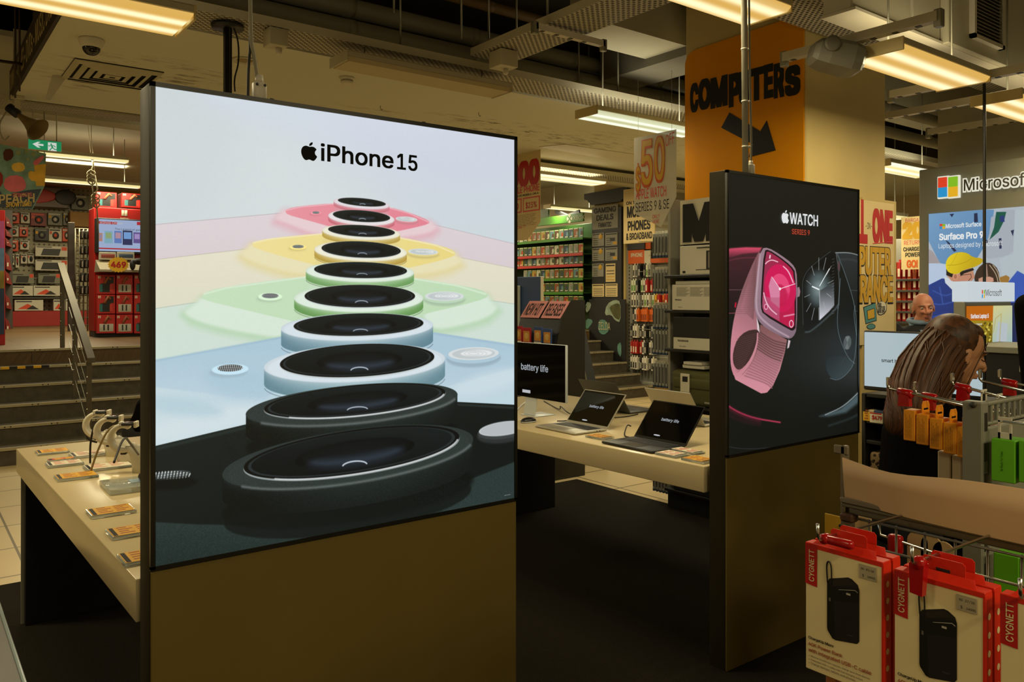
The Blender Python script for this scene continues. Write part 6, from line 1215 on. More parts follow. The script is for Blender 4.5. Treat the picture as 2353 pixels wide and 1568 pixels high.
# game poster, standee, ropes
yP = 9.05
def pp_(x, y): a, z = xz(*z2(x, y), yP); return a, z
P0 = at_y(*z2(0, 565), yP); gpz = thing('game_poster', 'big colourful hanging game poster with curled lower corner below the exit sign', 'poster', (P0.x, yP, P0.z))
def pl2(x, y, e=0.0): a, z = pp_(x, y); return V((a - P0.x, -e, z - P0.z))
M_PT, M_PT2, M_PPK, M_PYL, M_PBL = mat('poster_teal', '83aa9e', .6, noise=.35, nscale=9), mat('poster_gold', 'e8b840', .6, noise=.2, nscale=8), mat('poster_pink', 'e8788a', .6, noise=.15, nscale=6), mat('poster_yellow', 'f4cc58', .6, noise=.15, nscale=9), mat('poster_navy', '46566a', .6, noise=.2, nscale=6)
part('sheet', MB().prism([pl2(-60, 85), pl2(-60, 552), pl2(0, 553), pl2(236, 566), pl2(322, 400), pl2(332, 166)], (0, .004, 0), M_PT), gpz)
b = MB().prism([pl2(245, 250, .003), pl2(330, 240, .003), pl2(322, 400, .003), pl2(260, 400, .003)], (0, .002, 0), M_PT2).prism([pl2(-60, 330, .003), pl2(-60, 552, .003), pl2(230, 562, .003), pl2(300, 420, .003), pl2(200, 430, .003), pl2(90, 455, .003), pl2(20, 470, .003)], (0, .002, 0), M_PBL).prism([pl2(x, y, .004) for x, y in chaikin([(40, 330), (150, 320), (190, 380), (180, 430), (90, 450), (20, 410)])], (0, .002, 0), M_PPK).prism([pl2(x, y, .004) for x, y in chaikin([(80, 240), (160, 225), (185, 270), (160, 300), (90, 295)])], (0, .002, 0), M_PYL)
b.prism([pl2(x, y, .004) for x, y in chaikin([(200, 290), (270, 300), (280, 370), (210, 360)])], (0, .002, 0), M_PT2).prism([pl2(x, y, .004) for x, y in chaikin([(230, 230), (300, 180), (325, 190), (260, 260)])], (0, .002, 0), M_PPK).prism([pl2(x, y, .004) for x, y in chaikin([(20, 140), (90, 130), (100, 200), (30, 230)])], (0, .002, 0), mat('poster_umber', '5a2c1a', .6)).prism([pl2(x, y, .004) for x, y in chaikin([(-40, 300), (20, 300), (20, 400), (-40, 420)])], (0, .002, 0), mat('poster_scarlet', '9a2a20', .6))
for x, y, r in ((130, 160, 18), (190, 150, 14), (240, 170, 16), (200, 210, 12), (270, 150, 12)): b.prism([pl2(x + r * math.cos(a), y + r * math.sin(a), .004) for a in np.linspace(0, 6.28, 10)[:-1]], (0, .002, 0), mat('poster_sage', '9aa67c', .6))
part('artwork', b, gpz, 'plain patches of teal, pink and gold'); dd = pl2(250, 490) - pl2(0, 500); uu = dd.normalized(); b = MB()
for s, x, y, w, h, m in (('PRINCESS', 92, 480, 138, 28, M_PPK), ('PEACH', -8, 528, 258, 66, M_PAPERC), ('SHOWTIME!', 42, 552, 185, 32, M_PYL)): o = pl2(x, y, .008); b.text(s, o, uu, UZ, m, w=(pl2(x + w, y) - pl2(x, y)).length, h=(pl2(x, y - h) - pl2(x, y)).length, bold=.03)
part('lettering', b, gpz); part('hanger', MB().tube([pl2(-40, 90), V((pl2(-40, 90).x, .02, 3.42 - P0.z))], .004, M_GALV, 5).tube([pl2(320, 165), V((pl2(320, 165).x, .02, 3.42 - P0.z))], .004, M_GALV, 5), gpz)
yT = 11.6; a, zt = xz(0, 483, yT); b_, zb = xz(12, 789, yT); sd_ = thing('standee', 'tall bright cardboard standee cut by the picture edge, on the raised floor', 'standee', (b_ - .5, yT, Z_UP)); H_ = zt - Z_UP
part('card', MB().rbox((0, 0, 0), (.5, .05, H_), M_REDB, .006, 1), sd_); b = MB()
for f0, f1, c in ((.08, .42, '2a3a58'), (.42, .55, '8a7a30'), (.55, .72, '5a7a9a'), (.72, .92, 'a8487a')): b.box((.02, -.003, H_ * f0), (.49, 0, H_ * f1), mat('standee_' + c, c, .6, noise=.3, nscale=8))
part('artwork', b, sd_); part('strut_foot', MB().rbox((.1, .05, 0), (.4, .35, .03), M_CARDB, .004, 1), sd_)
for px, py, L_, lab in ((208, 372, .55, 'knotted pale rope under the first bare batten'), (218, 425, .6, 'thin pale rope below the second batten')):
    q = at_y(px, py, 11.15); b = MB().tube([(0, 0, .12), (.03, 0, -.05), (-.01, 0, -.15), (.02, 0, -.25), (.04, 0, -L_)], .008, mat('rope_pale', '9a9070', .8), 6)
    for k in range(3): b.tube(curve([(0, 0, -.1 - k * .05), (.06, -.02, -.13 - k * .05), (.02, 0, -.2 - k * .05), (-.05, 0, -.15 - k * .04), (0, 0, -.1 - k * .05)], 2), .008, mat('rope_pale', '9a9070', .8), 6)
    b.tube([(0, 0, .12), (-.04, 0, .6), (-.04, 0, 3.9 - q.z)], .004, mat('rope_pale', '9a9070', .8), 5); single('rope', b, lab, 'rope', None, q)
# exit sign, horn, camera, vent, detector, downlight on the plaster
yE = 8.62; a, zt = xz(64, 318, yE); b_, zb = xz(142, 350, yE); ex = thing('exit_sign', 'green running-man exit sign with a white arrow hanging over the stairs', 'sign', ((a + b_) / 2, yE, zb)); w, h = (b_ - a) / 2, zt - zb
M_EXG, M_EXW = mat('exit_green', '1f8a58', emit=.85), mat('exit_white', 'cfd6cc', emit=.9)
part('sign_body', MB().rbox((-w, 0, 0), (w, .03, h), M_WHITE, .003, 1), ex); b = MB().quad([(-w + .004, -.001, .004), (w - .004, -.001, .004), (w - .004, -.001, h - .004), (-w + .004, -.001, h - .004)], M_EXG)
def eq(x, y): return (-w + 2 * w * (x - 247) / 310.0, -.002, h * (1 - (y - 1243) / 140.0))
b.poly([eq(x, y) for x, y in ((288, 1310), (335, 1275), (360, 1275), (335, 1300), (388, 1300), (388, 1325), (335, 1325), (362, 1352), (335, 1352))], M_EXW).poly([eq(x, y) for x, y in ((428, 1268), (508, 1268), (508, 1378), (428, 1378))], M_EXW); part('face', b, ex, 'lit green face with white arrow and door')
def e3(x, y): p = eq(x, y); return (p[0], -.003, p[2])
b = MB().prism([(e3(458, 1292)[0] + .0075 * math.cos(t), -.003, e3(458, 1292)[2] + .0075 * math.sin(t)) for t in np.linspace(0, 6.28, 10)[:-1]], (0, -.0005, 0), M_EXG)
for pts, r in (([(462, 1304), (470, 1335)], .007), ([(462, 1306), (440, 1318), (430, 1312)], .0035), ([(464, 1306), (490, 1312), (498, 1326)], .0035), ([(468, 1335), (456, 1352), (444, 1374)], .0045), ([(470, 1335), (488, 1352), (516, 1360)], .0045)): b.tube([e3(*p) for p in pts], r, M_EXG, 6)
part('running_figure', b, ex); part('bracket', MB().tube([(-w * .7, .015, h), (-w * .7, .015, 3.9 - zb)], .005, M_GALV, 6).tube([(w * .7, .015, h), (w * .7, .015, 3.9 - zb)], .005, M_GALV, 6), ex)
hs = at_y(40, 260, 7.95); hn = thing('horn_speaker', 'brown horn loudspeaker hanging at the plaster edge, pointing down', 'speaker', (hs.x, 7.95, hs.z)); ax = V((.62, -.55, -.62)).normalized()
hk_ = .60; part('bell', MB().lathe([(r * hk_, z * hk_) for r, z in ((.03, .02), (.045, .12), (.07, .22), (.11, .32), (.17, .40), (.175, .405), (.165, .40), (.10, .31), (.03, .2))], (-.01, 0, 0), mat('horn_brown', '6f5c34', .5), ax, 24), hn); part('driver', MB().lathe([(r * hk_, z * hk_) for r, z in ((.05, -.14), (.065, -.13), (.065, .03), (.04, .05))], (-.01, 0, 0), M_BXK, ax, 18), hn)
part('mount', MB().rbox((-.02, -.015, .0), (.02, .015, 3.3 - hs.z), M_CREAM, .004, 1).rbox((-.05, -.03, 3.27 - hs.z), (.05, .03, 3.3 - hs.z), M_CREAM, .004, 1), hn); part('cable', MB().tube(curve([(-.08, 0, .0), (-.14, 0, -.12), (-.1, 0, -.26), (-.06, 0, -.2)], 2), .006, M_CONDUIT, 6), hn)
make_tray(.3, 8.13, 4.6, 8.34, 3.285, 'slotted tray strip along the rear edge of the plaster ceiling', .04)
q = at_z(210, 90, 3.3); cm = thing('dome_camera', 'white dome security camera on the plaster over the sign board', 'camera', (q.x, q.y, 3.3)); part('housing', MB().lathe([(.075, 0), (.078, -.01), (.066, -.05), (.055, -.06)], (0, 0, 0), M_WHITE, n=24), cm); part('dome', MB().ball((0, 0, -.058), (.056, .056, .052), mat('smoked_dome', '1c1a14', .06), 20, 10), cm, 'smoked glass dome')
q = at_z(258, 170, 3.3); av = thing('ceiling_vent', 'square concentric ceiling air vent with a grubby surround', 'vent', (q.x, q.y, 3.3)); part('back_plate', MB().box((-.3, -.3, -.004), (.3, .3, -.001), mat('vent_dark', '15120c', .8)), av)
for k, r in enumerate((.30, .235, .175, .115, .055)):
    b = MB(); i = r - .035
    for s in ((0, 1), (1, 0), (0, -1), (-1, 0)):
        t_ = V((s[1], -s[0], 0)); nn = V((s[0], s[1], 0)); b.hexa([nn * r + t_ * r + V((0, 0, -.012 - .004 * k)), nn * r - t_ * r + V((0, 0, -.012 - .004 * k)), nn * i - t_ * i + V((0, 0, -.03)), nn * i + t_ * i + V((0, 0, -.03)), nn * r + t_ * r + V((0, 0, -.008 - .004 * k)), nn * r - t_ * r + V((0, 0, -.008 - .004 * k)), nn * i - t_ * i + V((0, 0, -.026)), nn * i + t_ * i + V((0, 0, -.026))], M_SOFFIT)
    part('vane_ring', b, av)
q = at_z(120, 172, 3.3); single('ceiling_flap', MB().hexa([(0, 0, -.001), (.1, .02, -.001), (.1, .025, -.001), (0, .005, -.001), (-.05, -.02, -.2), (-.015, -.01, -.2), (-.015, -.006, -.2), (-.05, -.016, -.2)], M_WHITE), 'torn plaster strip hanging down by the dome camera', 'flap', None, (q.x, q.y, 3.3))
q = at_z(797, 178, 3.3); sm = thing('smoke_detector', 'white round smoke detector on the plaster above the phone lightbox', 'smoke detector', (q.x, q.y, 3.3)); part('base_ring', MB().lathe([(.058, 0), (.06, -.012), (.05, -.02)], (0, 0, 0), M_WHITE, n=24), sm); part('sensor_head', MB().lathe([(.045, -.018), (.048, -.04), (.036, -.056), (.02, -.058)], (0, 0, 0), M_WHITE, n=24).lathe([(.0475, -.028), (.0475, -.032)], (0, 0, 0), M_DGREY, n=24), sm)
q = at_z(562, 138, 3.3); dl = thing('downlight', 'round recessed ceiling ring beside the pale cable', 'ceiling light', (q.x, q.y, 3.3)); part('trim_ring', MB().lathe([(.085, 0), (.09, -.008), (.06, -.006), (.058, -.001)], (0, 0, 0), M_CREAM, n=24), dl); part('lens', MB().lathe([(.058, -.001), (.05, -.004)], (0, 0, 0), mat('lens_tan', '8f7c50', .5), n=20), dl)
for (px, py, lab) in ((874, 243, 'small dark hook in the plaster above the phone lightbox middle'), (1100, 258, 'little bent wire hook in the plaster near the unlit light')): q = at_z(px, py, 3.3); single('ceiling_hook', MB().tube(curve([(0, 0, 0), (0, 0, -.025), (.015, 0, -.04), (.02, 0, -.025)], 2), .003, M_GALVD, 6), lab, 'hook', None, (q.x, q.y, 3.3))
# wording board on the edge of the plaster
XB = .783
sb = thing('wording_board', 'dark board of pale tall lettering along the plaster edge, upper corner', 'sign', (XB, 6.4, 3.29)); part('board', MB().prism([(-.02, 1.69, 0), (-.02, -2.4, 0), (-.02, -2.4, .62), (-.02, .2, .62), (-.02, .2, .28), (-.02, 1.69, .24)], (.02, 0, 0), mat('board_brown', '2c2110', .6)), sb)
b = MB(); b.text('DOWN TO', (-.0215, 1.63, .055), (0, -1, 0), UZ, mat('board_letters', 'c4b484', .6), w=.42, h=.14, bold=.01)
for s, y0, w in (('GAMES', 1.06, .36), ('DVDs', .56, .36), ('MUSIC DVDs', .06, .85)): b.text(s, (-.0215, y0, .055), (0, -1, 0), UZ, mat('board_letters', 'c4b484', .6), w=w, h=.16, bold=.01)
for y0 in (1.14, .64, .14): b.rbox((-.022, y0 - .012, .10), (-.02, y0 + .012, .13), mat('board_letters', 'c4b484', .6), .003, 1)
part('lettering', b, sb)
for px, py, lab in ((35, 60, 'outer'), (45, 45, 'inner')): q = at_y(px, py, 7.2); single('drop_pipe', MB().tube([(0, 0, -.55), (0, 0, 4.3 - q.z)], .007, mat('pipe_brown', '3a2a14', .6), 8), 'thin brown drop pipe beside the wording board, %s of the pair' % lab, 'pipe', 'drop pipes beside the wording board', q)
q = at_y(0, 140, 7.2); single('sprinkler_pipe', MB().tube([(-1.2, 0, 0), (.9, 0, 0)], .012, mat('pipe_brown', '3a2a14', .6), 8), 'thin brown level pipe crossing behind the wording board', 'pipe', None, (q.x - .35, 7.2, q.z))
# =================================================================== GREY BRAND WALL, RIGHT
XM = 7.2
M_MSW = mat('brand_wall_grey', '807f70', .6, noise=.03, nscale=3)
mw = thing('brand_wall', 'grey brand wall with a big lit picture and four-colour emblem', 'display wall', (XM, 2.0, 0))
def mpt(px, py, e=0.0): p = at_x(px, py, XM - e); return V((-e, p.y - 2.0, p.z))
part('wall_body', MB().rbox((0, -1.6, 0), (.35, mpt(2112, 500).y, 2.722), M_MSW, .006, 1), mw)
struct('beam_bulkhead', MB().box((7.56, -.5, 2.72), (7.9, at_x(2155, 300, 7.56).y, 3.32), M_SOFFIT))
def paint_surface():
    a, c = at_x(2134, 492, XM - .01), at_x(2134, 800, XM - .01); e = at_x(2353, 480, XM - .01); W_ = a.y - e.y + .5
    P = canvas(560, 520, (XM - .01, a.y, a.z), (0, -W_, 0), (0, 0, c.z - a.z - .12), (168, 178, 186)); S = 3.92
    P.X = (P.X - 1950) * S; P.Y = (P.Y - 380) * S
    P.poly([(700, 400), (1310, 400), (1290, 560), (1240, 700), (1150, 850), (900, 900), (820, 880), (700, 640)], grad((720, 450), (112, 152, 188), (1150, 850), (88, 130, 172)), 2); P.poly([(1290, 400), (1700, 400), (1700, 700), (1480, 780), (1420, 820), (1200, 850), (1260, 680)], (160, 168, 178), 3, smooth=1); P.poly([(1500, 400), (1900, 400), (1900, 1000), (1380, 1000), (1360, 840), (1480, 800), (1490, 640)], (172, 184, 190), 3)
    P.poly([(1330, 420), (1420, 420), (1400, 500), (1350, 600), (1270, 670), (1310, 560)], (14, 82, 66), 2); P.poly([(1360, 460), (1400, 450), (1405, 510), (1365, 510)], (34, 52, 110), 2)
    for q in ([(910, 440), (950, 436), (930, 468)], [(1130, 434), (1160, 430), (1165, 512), (1130, 514)], [(870, 674), (900, 690), (972, 770), (950, 780)], [(1200, 690), (1250, 672), (1254, 700), (1200, 716)], [(1352, 660), (1376, 656), (1378, 750), (1358, 752)], [(1460, 590), (1490, 580), (1480, 640)]): P.poly(q, (28, 40, 72), 2)
    P.poly([(700, 740), (760, 780), (826, 880), (700, 886)], (156, 148, 150), 3); P.poly([(700, 884), (880, 890), (900, 980), (860, 1030), (720, 1090)], (176, 192, 214), 4)
    # man's jacket, head, cap
    P.poly([(700, 1090), (780, 1050), (860, 1010), (930, 1060), (980, 1180), (1000, 1330), (960, 1460), (700, 1480)], grad((720, 1080), (34, 58, 128), (960, 1400), (28, 46, 104)), 3, smooth=1)
    for q in ([(760, 1130), (860, 1180), (920, 1160)], [(740, 1240), (830, 1260), (940, 1230)], [(760, 1370), (880, 1330), (960, 1350)], [(820, 1100), (850, 1250)]): P.line(curve(q), 10, (62, 92, 170), 6, .7)
    P.poly([(860, 1000), (930, 1030), (960, 1090), (930, 1120), (870, 1060)], (200, 206, 212), 3); P.poly([(870, 970), (960, 1000), (1060, 930), (1120, 930), (1140, 1040), (1010, 1045), (930, 1050), (900, 1010)], (186, 130, 104), 3, smooth=1); P.poly([(880, 930), (960, 960), (930, 1010), (880, 990)], (26, 22, 22), 3); P.poly([(1000, 960), (1120, 925), (1130, 945), (1040, 975), (1010, 1000)], (28, 24, 24), 3); P.ell(962, 1000, 26, 34, (200, 142, 112), 0, 2); P.ell(962, 1004, 14, 20, (160, 104, 82), 0, 2)
    P.line([(1020, 990), (1100, 980), (1106, 1010), (1080, 1040)], 4, (40, 24, 20), 1.4); P.poly([(872, 920), (880, 850), (930, 800), (1000, 780), (1070, 790), (1120, 830), (1210, 838), (1206, 880), (1130, 920), (1040, 940), (980, 985), (900, 970)], grad((900, 850), (220, 196, 34), (1100, 930), (188, 160, 22)), 2, smooth=1); P.line(curve([(890, 900), (960, 900), (1040, 880), (1110, 840)]), 5, (170, 146, 20), 3); P.line(curve([(980, 790), (950, 850), (900, 930)]), 3, (176, 152, 24), 2)
    # woman's head leaning in
    P.poly([(1130, 1010), (1160, 930), (1220, 880), (1290, 880), (1350, 940), (1366, 1050), (1340, 1080), (1140, 1060)], (56, 40, 32), 3, smooth=1); P.poly([(1230, 890), (1246, 890), (1256, 1000), (1240, 1010)], (150, 120, 104), 3)
    for q in ([(1270, 900), (1330, 980), (1350, 1070)], [(1300, 900), (1345, 960), (1362, 1040)]): P.line(curve(q), 7, (204, 184, 150), 3, .9)
    P.poly([(1170, 1010), (1300, 1000), (1310, 1060), (1170, 1060)], (194, 144, 122), 4, smooth=1); P.poly([(1360, 1010), (1420, 990), (1450, 1010), (1440, 1060), (1366, 1060)], (150, 110, 50), 4)
    P.poly([(1520, 950), (1720, 1060), (1720, 1300), (1440, 1250), (1440, 1050)], (52, 84, 170), 2); P.poly([(1440, 1240), (1720, 1230), (1720, 1600), (1380, 1600)], (24, 36, 78), 3); P.poly([(1000, 1050), (1200, 1050), (1200, 1400), (1000, 1400)], (170, 190, 214), 6)
    P.grain(.01); return P.a, W_, a, c
A, W_, pa, pc = paint_surface(); M_ART3 = mat_image('surface_print', A, emit=1.0); zl = pc.z - .12
def my(y): return y - 2.0
pr = part('lit_picture', MB().quad([(-.01, my(pa.y), zl), (-.01, my(pa.y - W_), zl), (-.01, my(pa.y - W_), pa.z), (-.01, my(pa.y), pa.z)], M_ART3, uv=True), mw, 'lit picture of two people leaning together, one in a yellow cap')
b = MB(); M_LR_, M_LG, M_LBL, M_LY = mat('lit_sq_red', 'd63a1c', emit=1.0), mat('lit_sq_green', '7eb51e', emit=1.0), mat('lit_sq_blue', '1c8cc4', emit=1.0), mat('lit_sq_yellow', 'e0a81e', emit=1.0); M_HALO = mat('lit_halo', 'e0ddc8', emit=1.0)
for (x0, y0, x1, y1, m) in ((2155.5, 409, 2175.5, 430, M_LR_), (2179, 407.5, 2200, 428, M_LG), (2155.5, 432, 2175.5, 452, M_LBL), (2179, 430.5, 2200, 451, M_LY)):
    p, q = mpt(x0, y0, .04), mpt(x1, y1, .04); b.rbox((-.03, q.y - .012, q.z - .012), (-.001, p.y + .012, p.z + .012), M_HALO, .004, 1).rbox((-.045, q.y, q.z), (-.028, p.y, p.z), m, .002, 1)
part('emblem', b, mw, 'four-colour square emblem with white edges')
b = MB(); p = mpt(2212, 441, .03); q = mpt(2353, 430, .03); b.text('Microsoft', (-.03, p.y, p.z), (0, -1, 0), UZ, M_HALO, w=(p.y - q.y) * 1.12, h=mpt(2212, 409, .03).z - p.z, bold=.07); b.text('Microsoft', (-.036, p.y - .012, p.z + .006), (0, -1, 0), UZ, mat('letter_grey', '4a4840', .5), w=(p.y - q.y) * 1.12 - .024, h=mpt(2212, 411, .03).z - p.z - .01, bold=.012); part('lettering', b, mw, 'grey letters with glowing white edges')
b = MB()
for s, x0, y0, x1, yt, bo in (('Microsoft Surface', 2173, 525, 2255, 515, .02), ('Surface Pro 9', 2158, 552, 2260, 537, .04), ('Laptops designed by Microsoft', 2157, 571, 2303, 560, .0)): p, q, r_ = mpt(x0, y0, .014), mpt(x1, y0, .014), mpt(x0, yt, .014); b.text(s, (-.014, p.y, p.z), (0, -1, 0), UZ, M_LITWHITE, w=p.y - q.y, h=(r_.z - p.z) * 1.0, bold=bo)
for k, m in enumerate((M_LR_, M_LG, M_LBL, M_LY)):
    p = mpt(2159 + 6.3 * (k % 2), 515 + 6 * (k // 2), .014); b.quad([(-.014, p.y, p.z - .02), (-.014, p.y - .024, p.z - .02), (-.014, p.y - .024, p.z), (-.014, p.y, p.z)], m)
part('lettering', b, pr, 'white wording on the picture')
# totem with lit header in front, on the counter
XT0 = 5.29; ya_ = at_x(2225, 670, XT0).y; yb_ = at_x(2187, 670, XT0).y; xe_ = at_y(2332, 670, ya_).x; ztp, zbt = at_x(2225, 647, XT0).z, at_x(2225, 694, XT0).z
zc = at_x(2300, 797, 5.2).z
tt = thing('sign_totem', 'small totem with a white lit header and golden poster standing on the grey counter', 'sign', ((XT0 + xe_) / 2, (ya_ + yb_) / 2, zc)); hx, hy = (xe_ - XT0) / 2, (yb_ - ya_) / 2
part('lit_header', MB().rbox((-hx, -hy, zbt - zc), (hx, hy, ztp - zc), mat('lit_header', 'c9d3d8', emit=.95), .004, 1), tt, 'white lit header')
part('totem_body', MB().rbox((-hx + .0, -hy + .02, 0.001), (hx - .01, hy - .01, zbt - zc), M_MSW, .004, 1), tt)
b = MB(); p = at_y(2265, 680, ya_ - .003); l = V((p.x - tt.location.x, -hy - .002, p.z - zc)); wd = at_y(2301, 680, ya_).x - p.x; b.text('Microsoft', l, UX, UZ, mat('letter_grey', '4a4840', .5), w=wd, h=at_y(2265, 665, ya_).z - p.z)
part('lettering', b, tt); b = MB()
for k, m in enumerate((M_LR_, M_LG, M_LBL, M_LY)): o = at_y(2258 + 4.5 * (k % 2), 671 + 10 * (k // 2), ya_ - .003); l = V((o.x - tt.location.x, -hy - .002, o.z - zc)); b.quad([l + V((-.009, 0, -.012)), l + V((.007, 0, -.012)), l + V((.007, 0, .012)), l + V((-.009, 0, .012))], m)
part('emblem', b, tt)
def paint_gold():
    o = at_y(2227, 704, ya_); c = at_y(2332, 790, ya_); P = canvas(200, 170, (o.x, o.y, o.z), (c.x - o.x, 0, 0), (0, 0, c.z - o.z), (176, 150, 60)); P.X = (P.X - 1900) * 3.733; P.Y = (P.Y - 700) * 3.733
    P.poly([(1220, 0), (1450, 0), (1450, 140), (1220, 140)], (196, 104, 10), 3); P.poly([(1220, 140), (1450, 140), (1450, 370), (1220, 370)], grad((1220, 140), (180, 150, 30), (1440, 360), (120, 100, 16)), 3); P.poly([(1450, 0), (1620, 0), (1620, 370), (1440, 370)], grad((1450, 0), (222, 216, 150), (1620, 300), (170, 196, 196)), 3)
    for k in range(60): x, y = rng.uniform(1225, 1445), rng.uniform(150, 360); P.ell(x, y, rng.uniform(3, 10), rng.uniform(5, 16), (224, 204, 90) if k % 2 else (84, 72, 14), rng.uniform(-40, 40), 2, .7)
    P.poly([(1490, 150), (1575, 165), (1560, 370), (1470, 370)], (190, 200, 206), 2); P.line([(1450, 240), (1470, 120), (1520, 80), (1500, 360)], 8, (190, 170, 90), 3, .6); P.grain(.01); return P.a, o, c
A, o, c = paint_gold(); L_ = lambda x, z: (x - tt.location.x, -hy + .016, z - zc)
pt_ = part('poster', MB().quad([L_(o.x, c.z), L_(c.x, c.z), L_(c.x, o.z), L_(o.x, o.z)], mat_image('gold_print', A, emit=.85), uv=True), tt, 'golden lit poster')
p = at_y(2236, 732, ya_); q = at_y(2277, 732, ya_); b = MB().text('Surface Laptop 5', (p.x - tt.location.x, -hy + .013, p.z - zc), UX, UZ, M_LITWHITE, w=q.x - p.x, h=at_y(2236, 722, ya_).z - p.z, bold=.03)
for k in range(3): b.text(['Laptops designed', 'by Microsoft', 'for every day'][k], (p.x - tt.location.x, -hy + .013, p.z - zc - .045 - k * .022), UX, UZ, M_LITWHITE, w=(q.x - p.x) * (.62 - .06 * k), h=.014)
part('lettering', b, pt_)
bpx = at_y(2262, 640, ya_ + .08); single('drop_cable', MB().tube(curve([(-.05, .0, 3.1 - ztp), (-.005, 0, 3.06 - ztp), (0, 0, 2.95 - ztp), (.0, 0, 1.2 - ztp + .9), (0, 0, 0)], 2), .010, M_BXK, 8), 'black cable pole running from the ceiling to the white lit header', 'pole', None, (bpx.x, bpx.y, ztp))
cn = thing('counter', 'black counter with a grey top in front of the grey brand wall', 'counter', (5.5, 1.6, 0)); part('worktop', MB().rbox((-.3, -1.2, zc - .04), (.3, 1.02, zc), M_MSW, .004, 1), cn); part('front_panel', MB().rbox((-.28, -1.18, .1), (.28, 1.0, zc - .04), M_BXK, .004, 1), cn); part('plinth', MB().rbox((-.25, -1.15, 0), (.25, .98, .1), M_DARKB, .004, 1), cn)
p = at_x(2350, 848, 5.21); part('small_label', MB().rbox((-.284, p.y - 1.6 - .03, p.z - .02), (-.279, p.y - 1.6 + .02, p.z + .02), M_PAPER, .002, 1), cn)
# clearance sheet on the pillar cladding
YC = YP0 - .0135
cl = thing('clearance_sheet', 'cream hand-painted clearance sheet in red and yellow on the pillar right of the watch lightbox', 'sign', (5.7, YC, 1.25))
def cp(px, py, e=.002): p = at_y(px, py, YC); return V((p.x - 5.7, -e, p.z - 1.25))
rt = cp(2054, 470); part('sheet', MB().rbox((-.62, -.0015, .0), (rt.x, 0, cp(2000, 462).z), M_PAPERC, .0005, 1), cl); b = MB()
for s, xe, yb_p, yt_p, w, m, bo in (('ONE', 2051, 556, 484, None, M_RED, .07), ('COMPUTER', 2046, 630, 570, .78, M_YELP, .05), ('CLEARANCE', 2051, 692, 634, .82, M_YELP, .05)):
    e_ = cp(xe, yb_p); tp = cp(xe, yt_p); ww = w or (e_.x - cp(2004, 556).x)
    if m is M_YELP: b.text(s, e_ + V((.006, 0, -.008)), UX, UZ, M_BLK, w=ww + .012, h=tp.z - e_.z + .014, bold=.075, align='r'); e_ = e_ - V((0, .001, 0))
    b.text(s, e_, UX, UZ, m, w=ww, h=tp.z - e_.z, bold=bo, align='r')
e_ = cp(2003, 527); b.text('-IN-', e_, UX, UZ, M_BLK, w=.085, h=.045, align='r'); e_ = cp(1993, 555); b.text('ALL', e_, UX, UZ, M_RED, w=.3, h=.3, bold=.06, align='r'); b.tube([cp(2005, 560), cp(2050, 556)], .003, M_REDL, 6); part('lettering', b, cl, 'red and yellow brush lettering')
def zz(x, y): return cp(1950 + x / 3.92, 380 + y / 3.92, .004)
M_TEALP, M_YSC = mat('paint_teal', '4f8a8a', .6), mat('paint_amber', 'd0a01e', .6)
b = MB()
def flat(pts, m, e): b.prism([V((p.x, -e, p.z)) for p in (zz(*q) for q in pts)], (0, .001, 0), m)
flat([(128, 1278), (240, 1236), (250, 1400), (150, 1432)], M_BLK, .003); flat([(134, 1284), (236, 1244), (244, 1396), (152, 1424)], M_TEALP, .004); flat([(160, 1310), (226, 1286), (230, 1376), (168, 1394)], M_BLK, .005); flat([(164, 1314), (222, 1292), (226, 1372), (170, 1388)], M_YSC, .006); flat(chaikin([(150, 1450), (200, 1420), (240, 1440), (236, 1470), (180, 1484)]), M_BLK, .003); flat(chaikin([(156, 1452), (200, 1426), (234, 1442), (230, 1466), (182, 1478)]), M_TEALP, .004)
flat(chaikin([(252, 1240), (300, 1216), (344, 1250), (336, 1330), (270, 1360), (248, 1310)]), M_BLK, .003); flat(chaikin([(256, 1244), (300, 1222), (338, 1252), (330, 1324), (272, 1352), (253, 1308)]), M_PAPER, .004)
for i, s in enumerate(('SEE', 'STAFF FOR', 'MORE INFO')): o = zz(258, 1270 + i * 30); b.text(s, V((o.x, -.006, o.z)), UX, UZ, M_BLK, w=.1 if i else .05, h=.025, bold=.03)
part('drawing', b, cl, 'painted teal computer with speech bubble')
# screen reading smart home, on its shelf unit
XTV = 4.1
def tv(px, py): p = at_x(px, py, XTV); return p.y, p.z
yl_, zt_ = tv(1984, 763); _, zb_ = tv(1984, 889)
SZ = [.45, tv(1990, 1012)[1], tv(1990, 965)[1], zb_ - .035]
su = thing('shelf_unit', 'black shelf unit under the white wording screen', 'shelf', (4.3, 1.75, 0))
for z in SZ: part('shelf_board', MB().rbox((-.19, -.55, z - .02), (.2, .52, z), M_SHBLK, .003, 1), su)
part('side_panel', MB().rbox((-.2, .52, .007), (.2, .54, SZ[-1]), M_SHBLK, .003, 1), su); part('side_panel', MB().rbox((-.2, -.57, .007), (.2, -.55, SZ[-1]), M_SHBLK, .003, 1), su); part('back_panel', MB().rbox((.18, -.55, .007), (.2, .52, SZ[-1]), M_SHBLK, .003, 1), su)
part('price_strip', MB().rbox((-.205, -.55, SZ[2] - .004), (-.19, .52, SZ[2] + .012), M_GREY, .002, 1), su)
tvt = thing('wording_screen', 'white screen with dark smart-home words beside the watch lightbox', 'screen', (XTV, yl_ - .3, SZ[-1]))
part('casing', MB().rbox((0, -.3, .02), (.03, .3, zt_ - SZ[-1] + .008), M_BXK, .006, 1), tvt); s_ = part('screen', MB().quad([(-.001, .294, zb_ - SZ[-1] + .006), (-.001, -.294, zb_ - SZ[-1] + .006), (-.001, -.294, zt_ - SZ[-1]), (-.001, .294, zt_ - SZ[-1])], mat('lit_screen', 'a9bac0', emit=1.0)), tvt, 'pale lit screen')
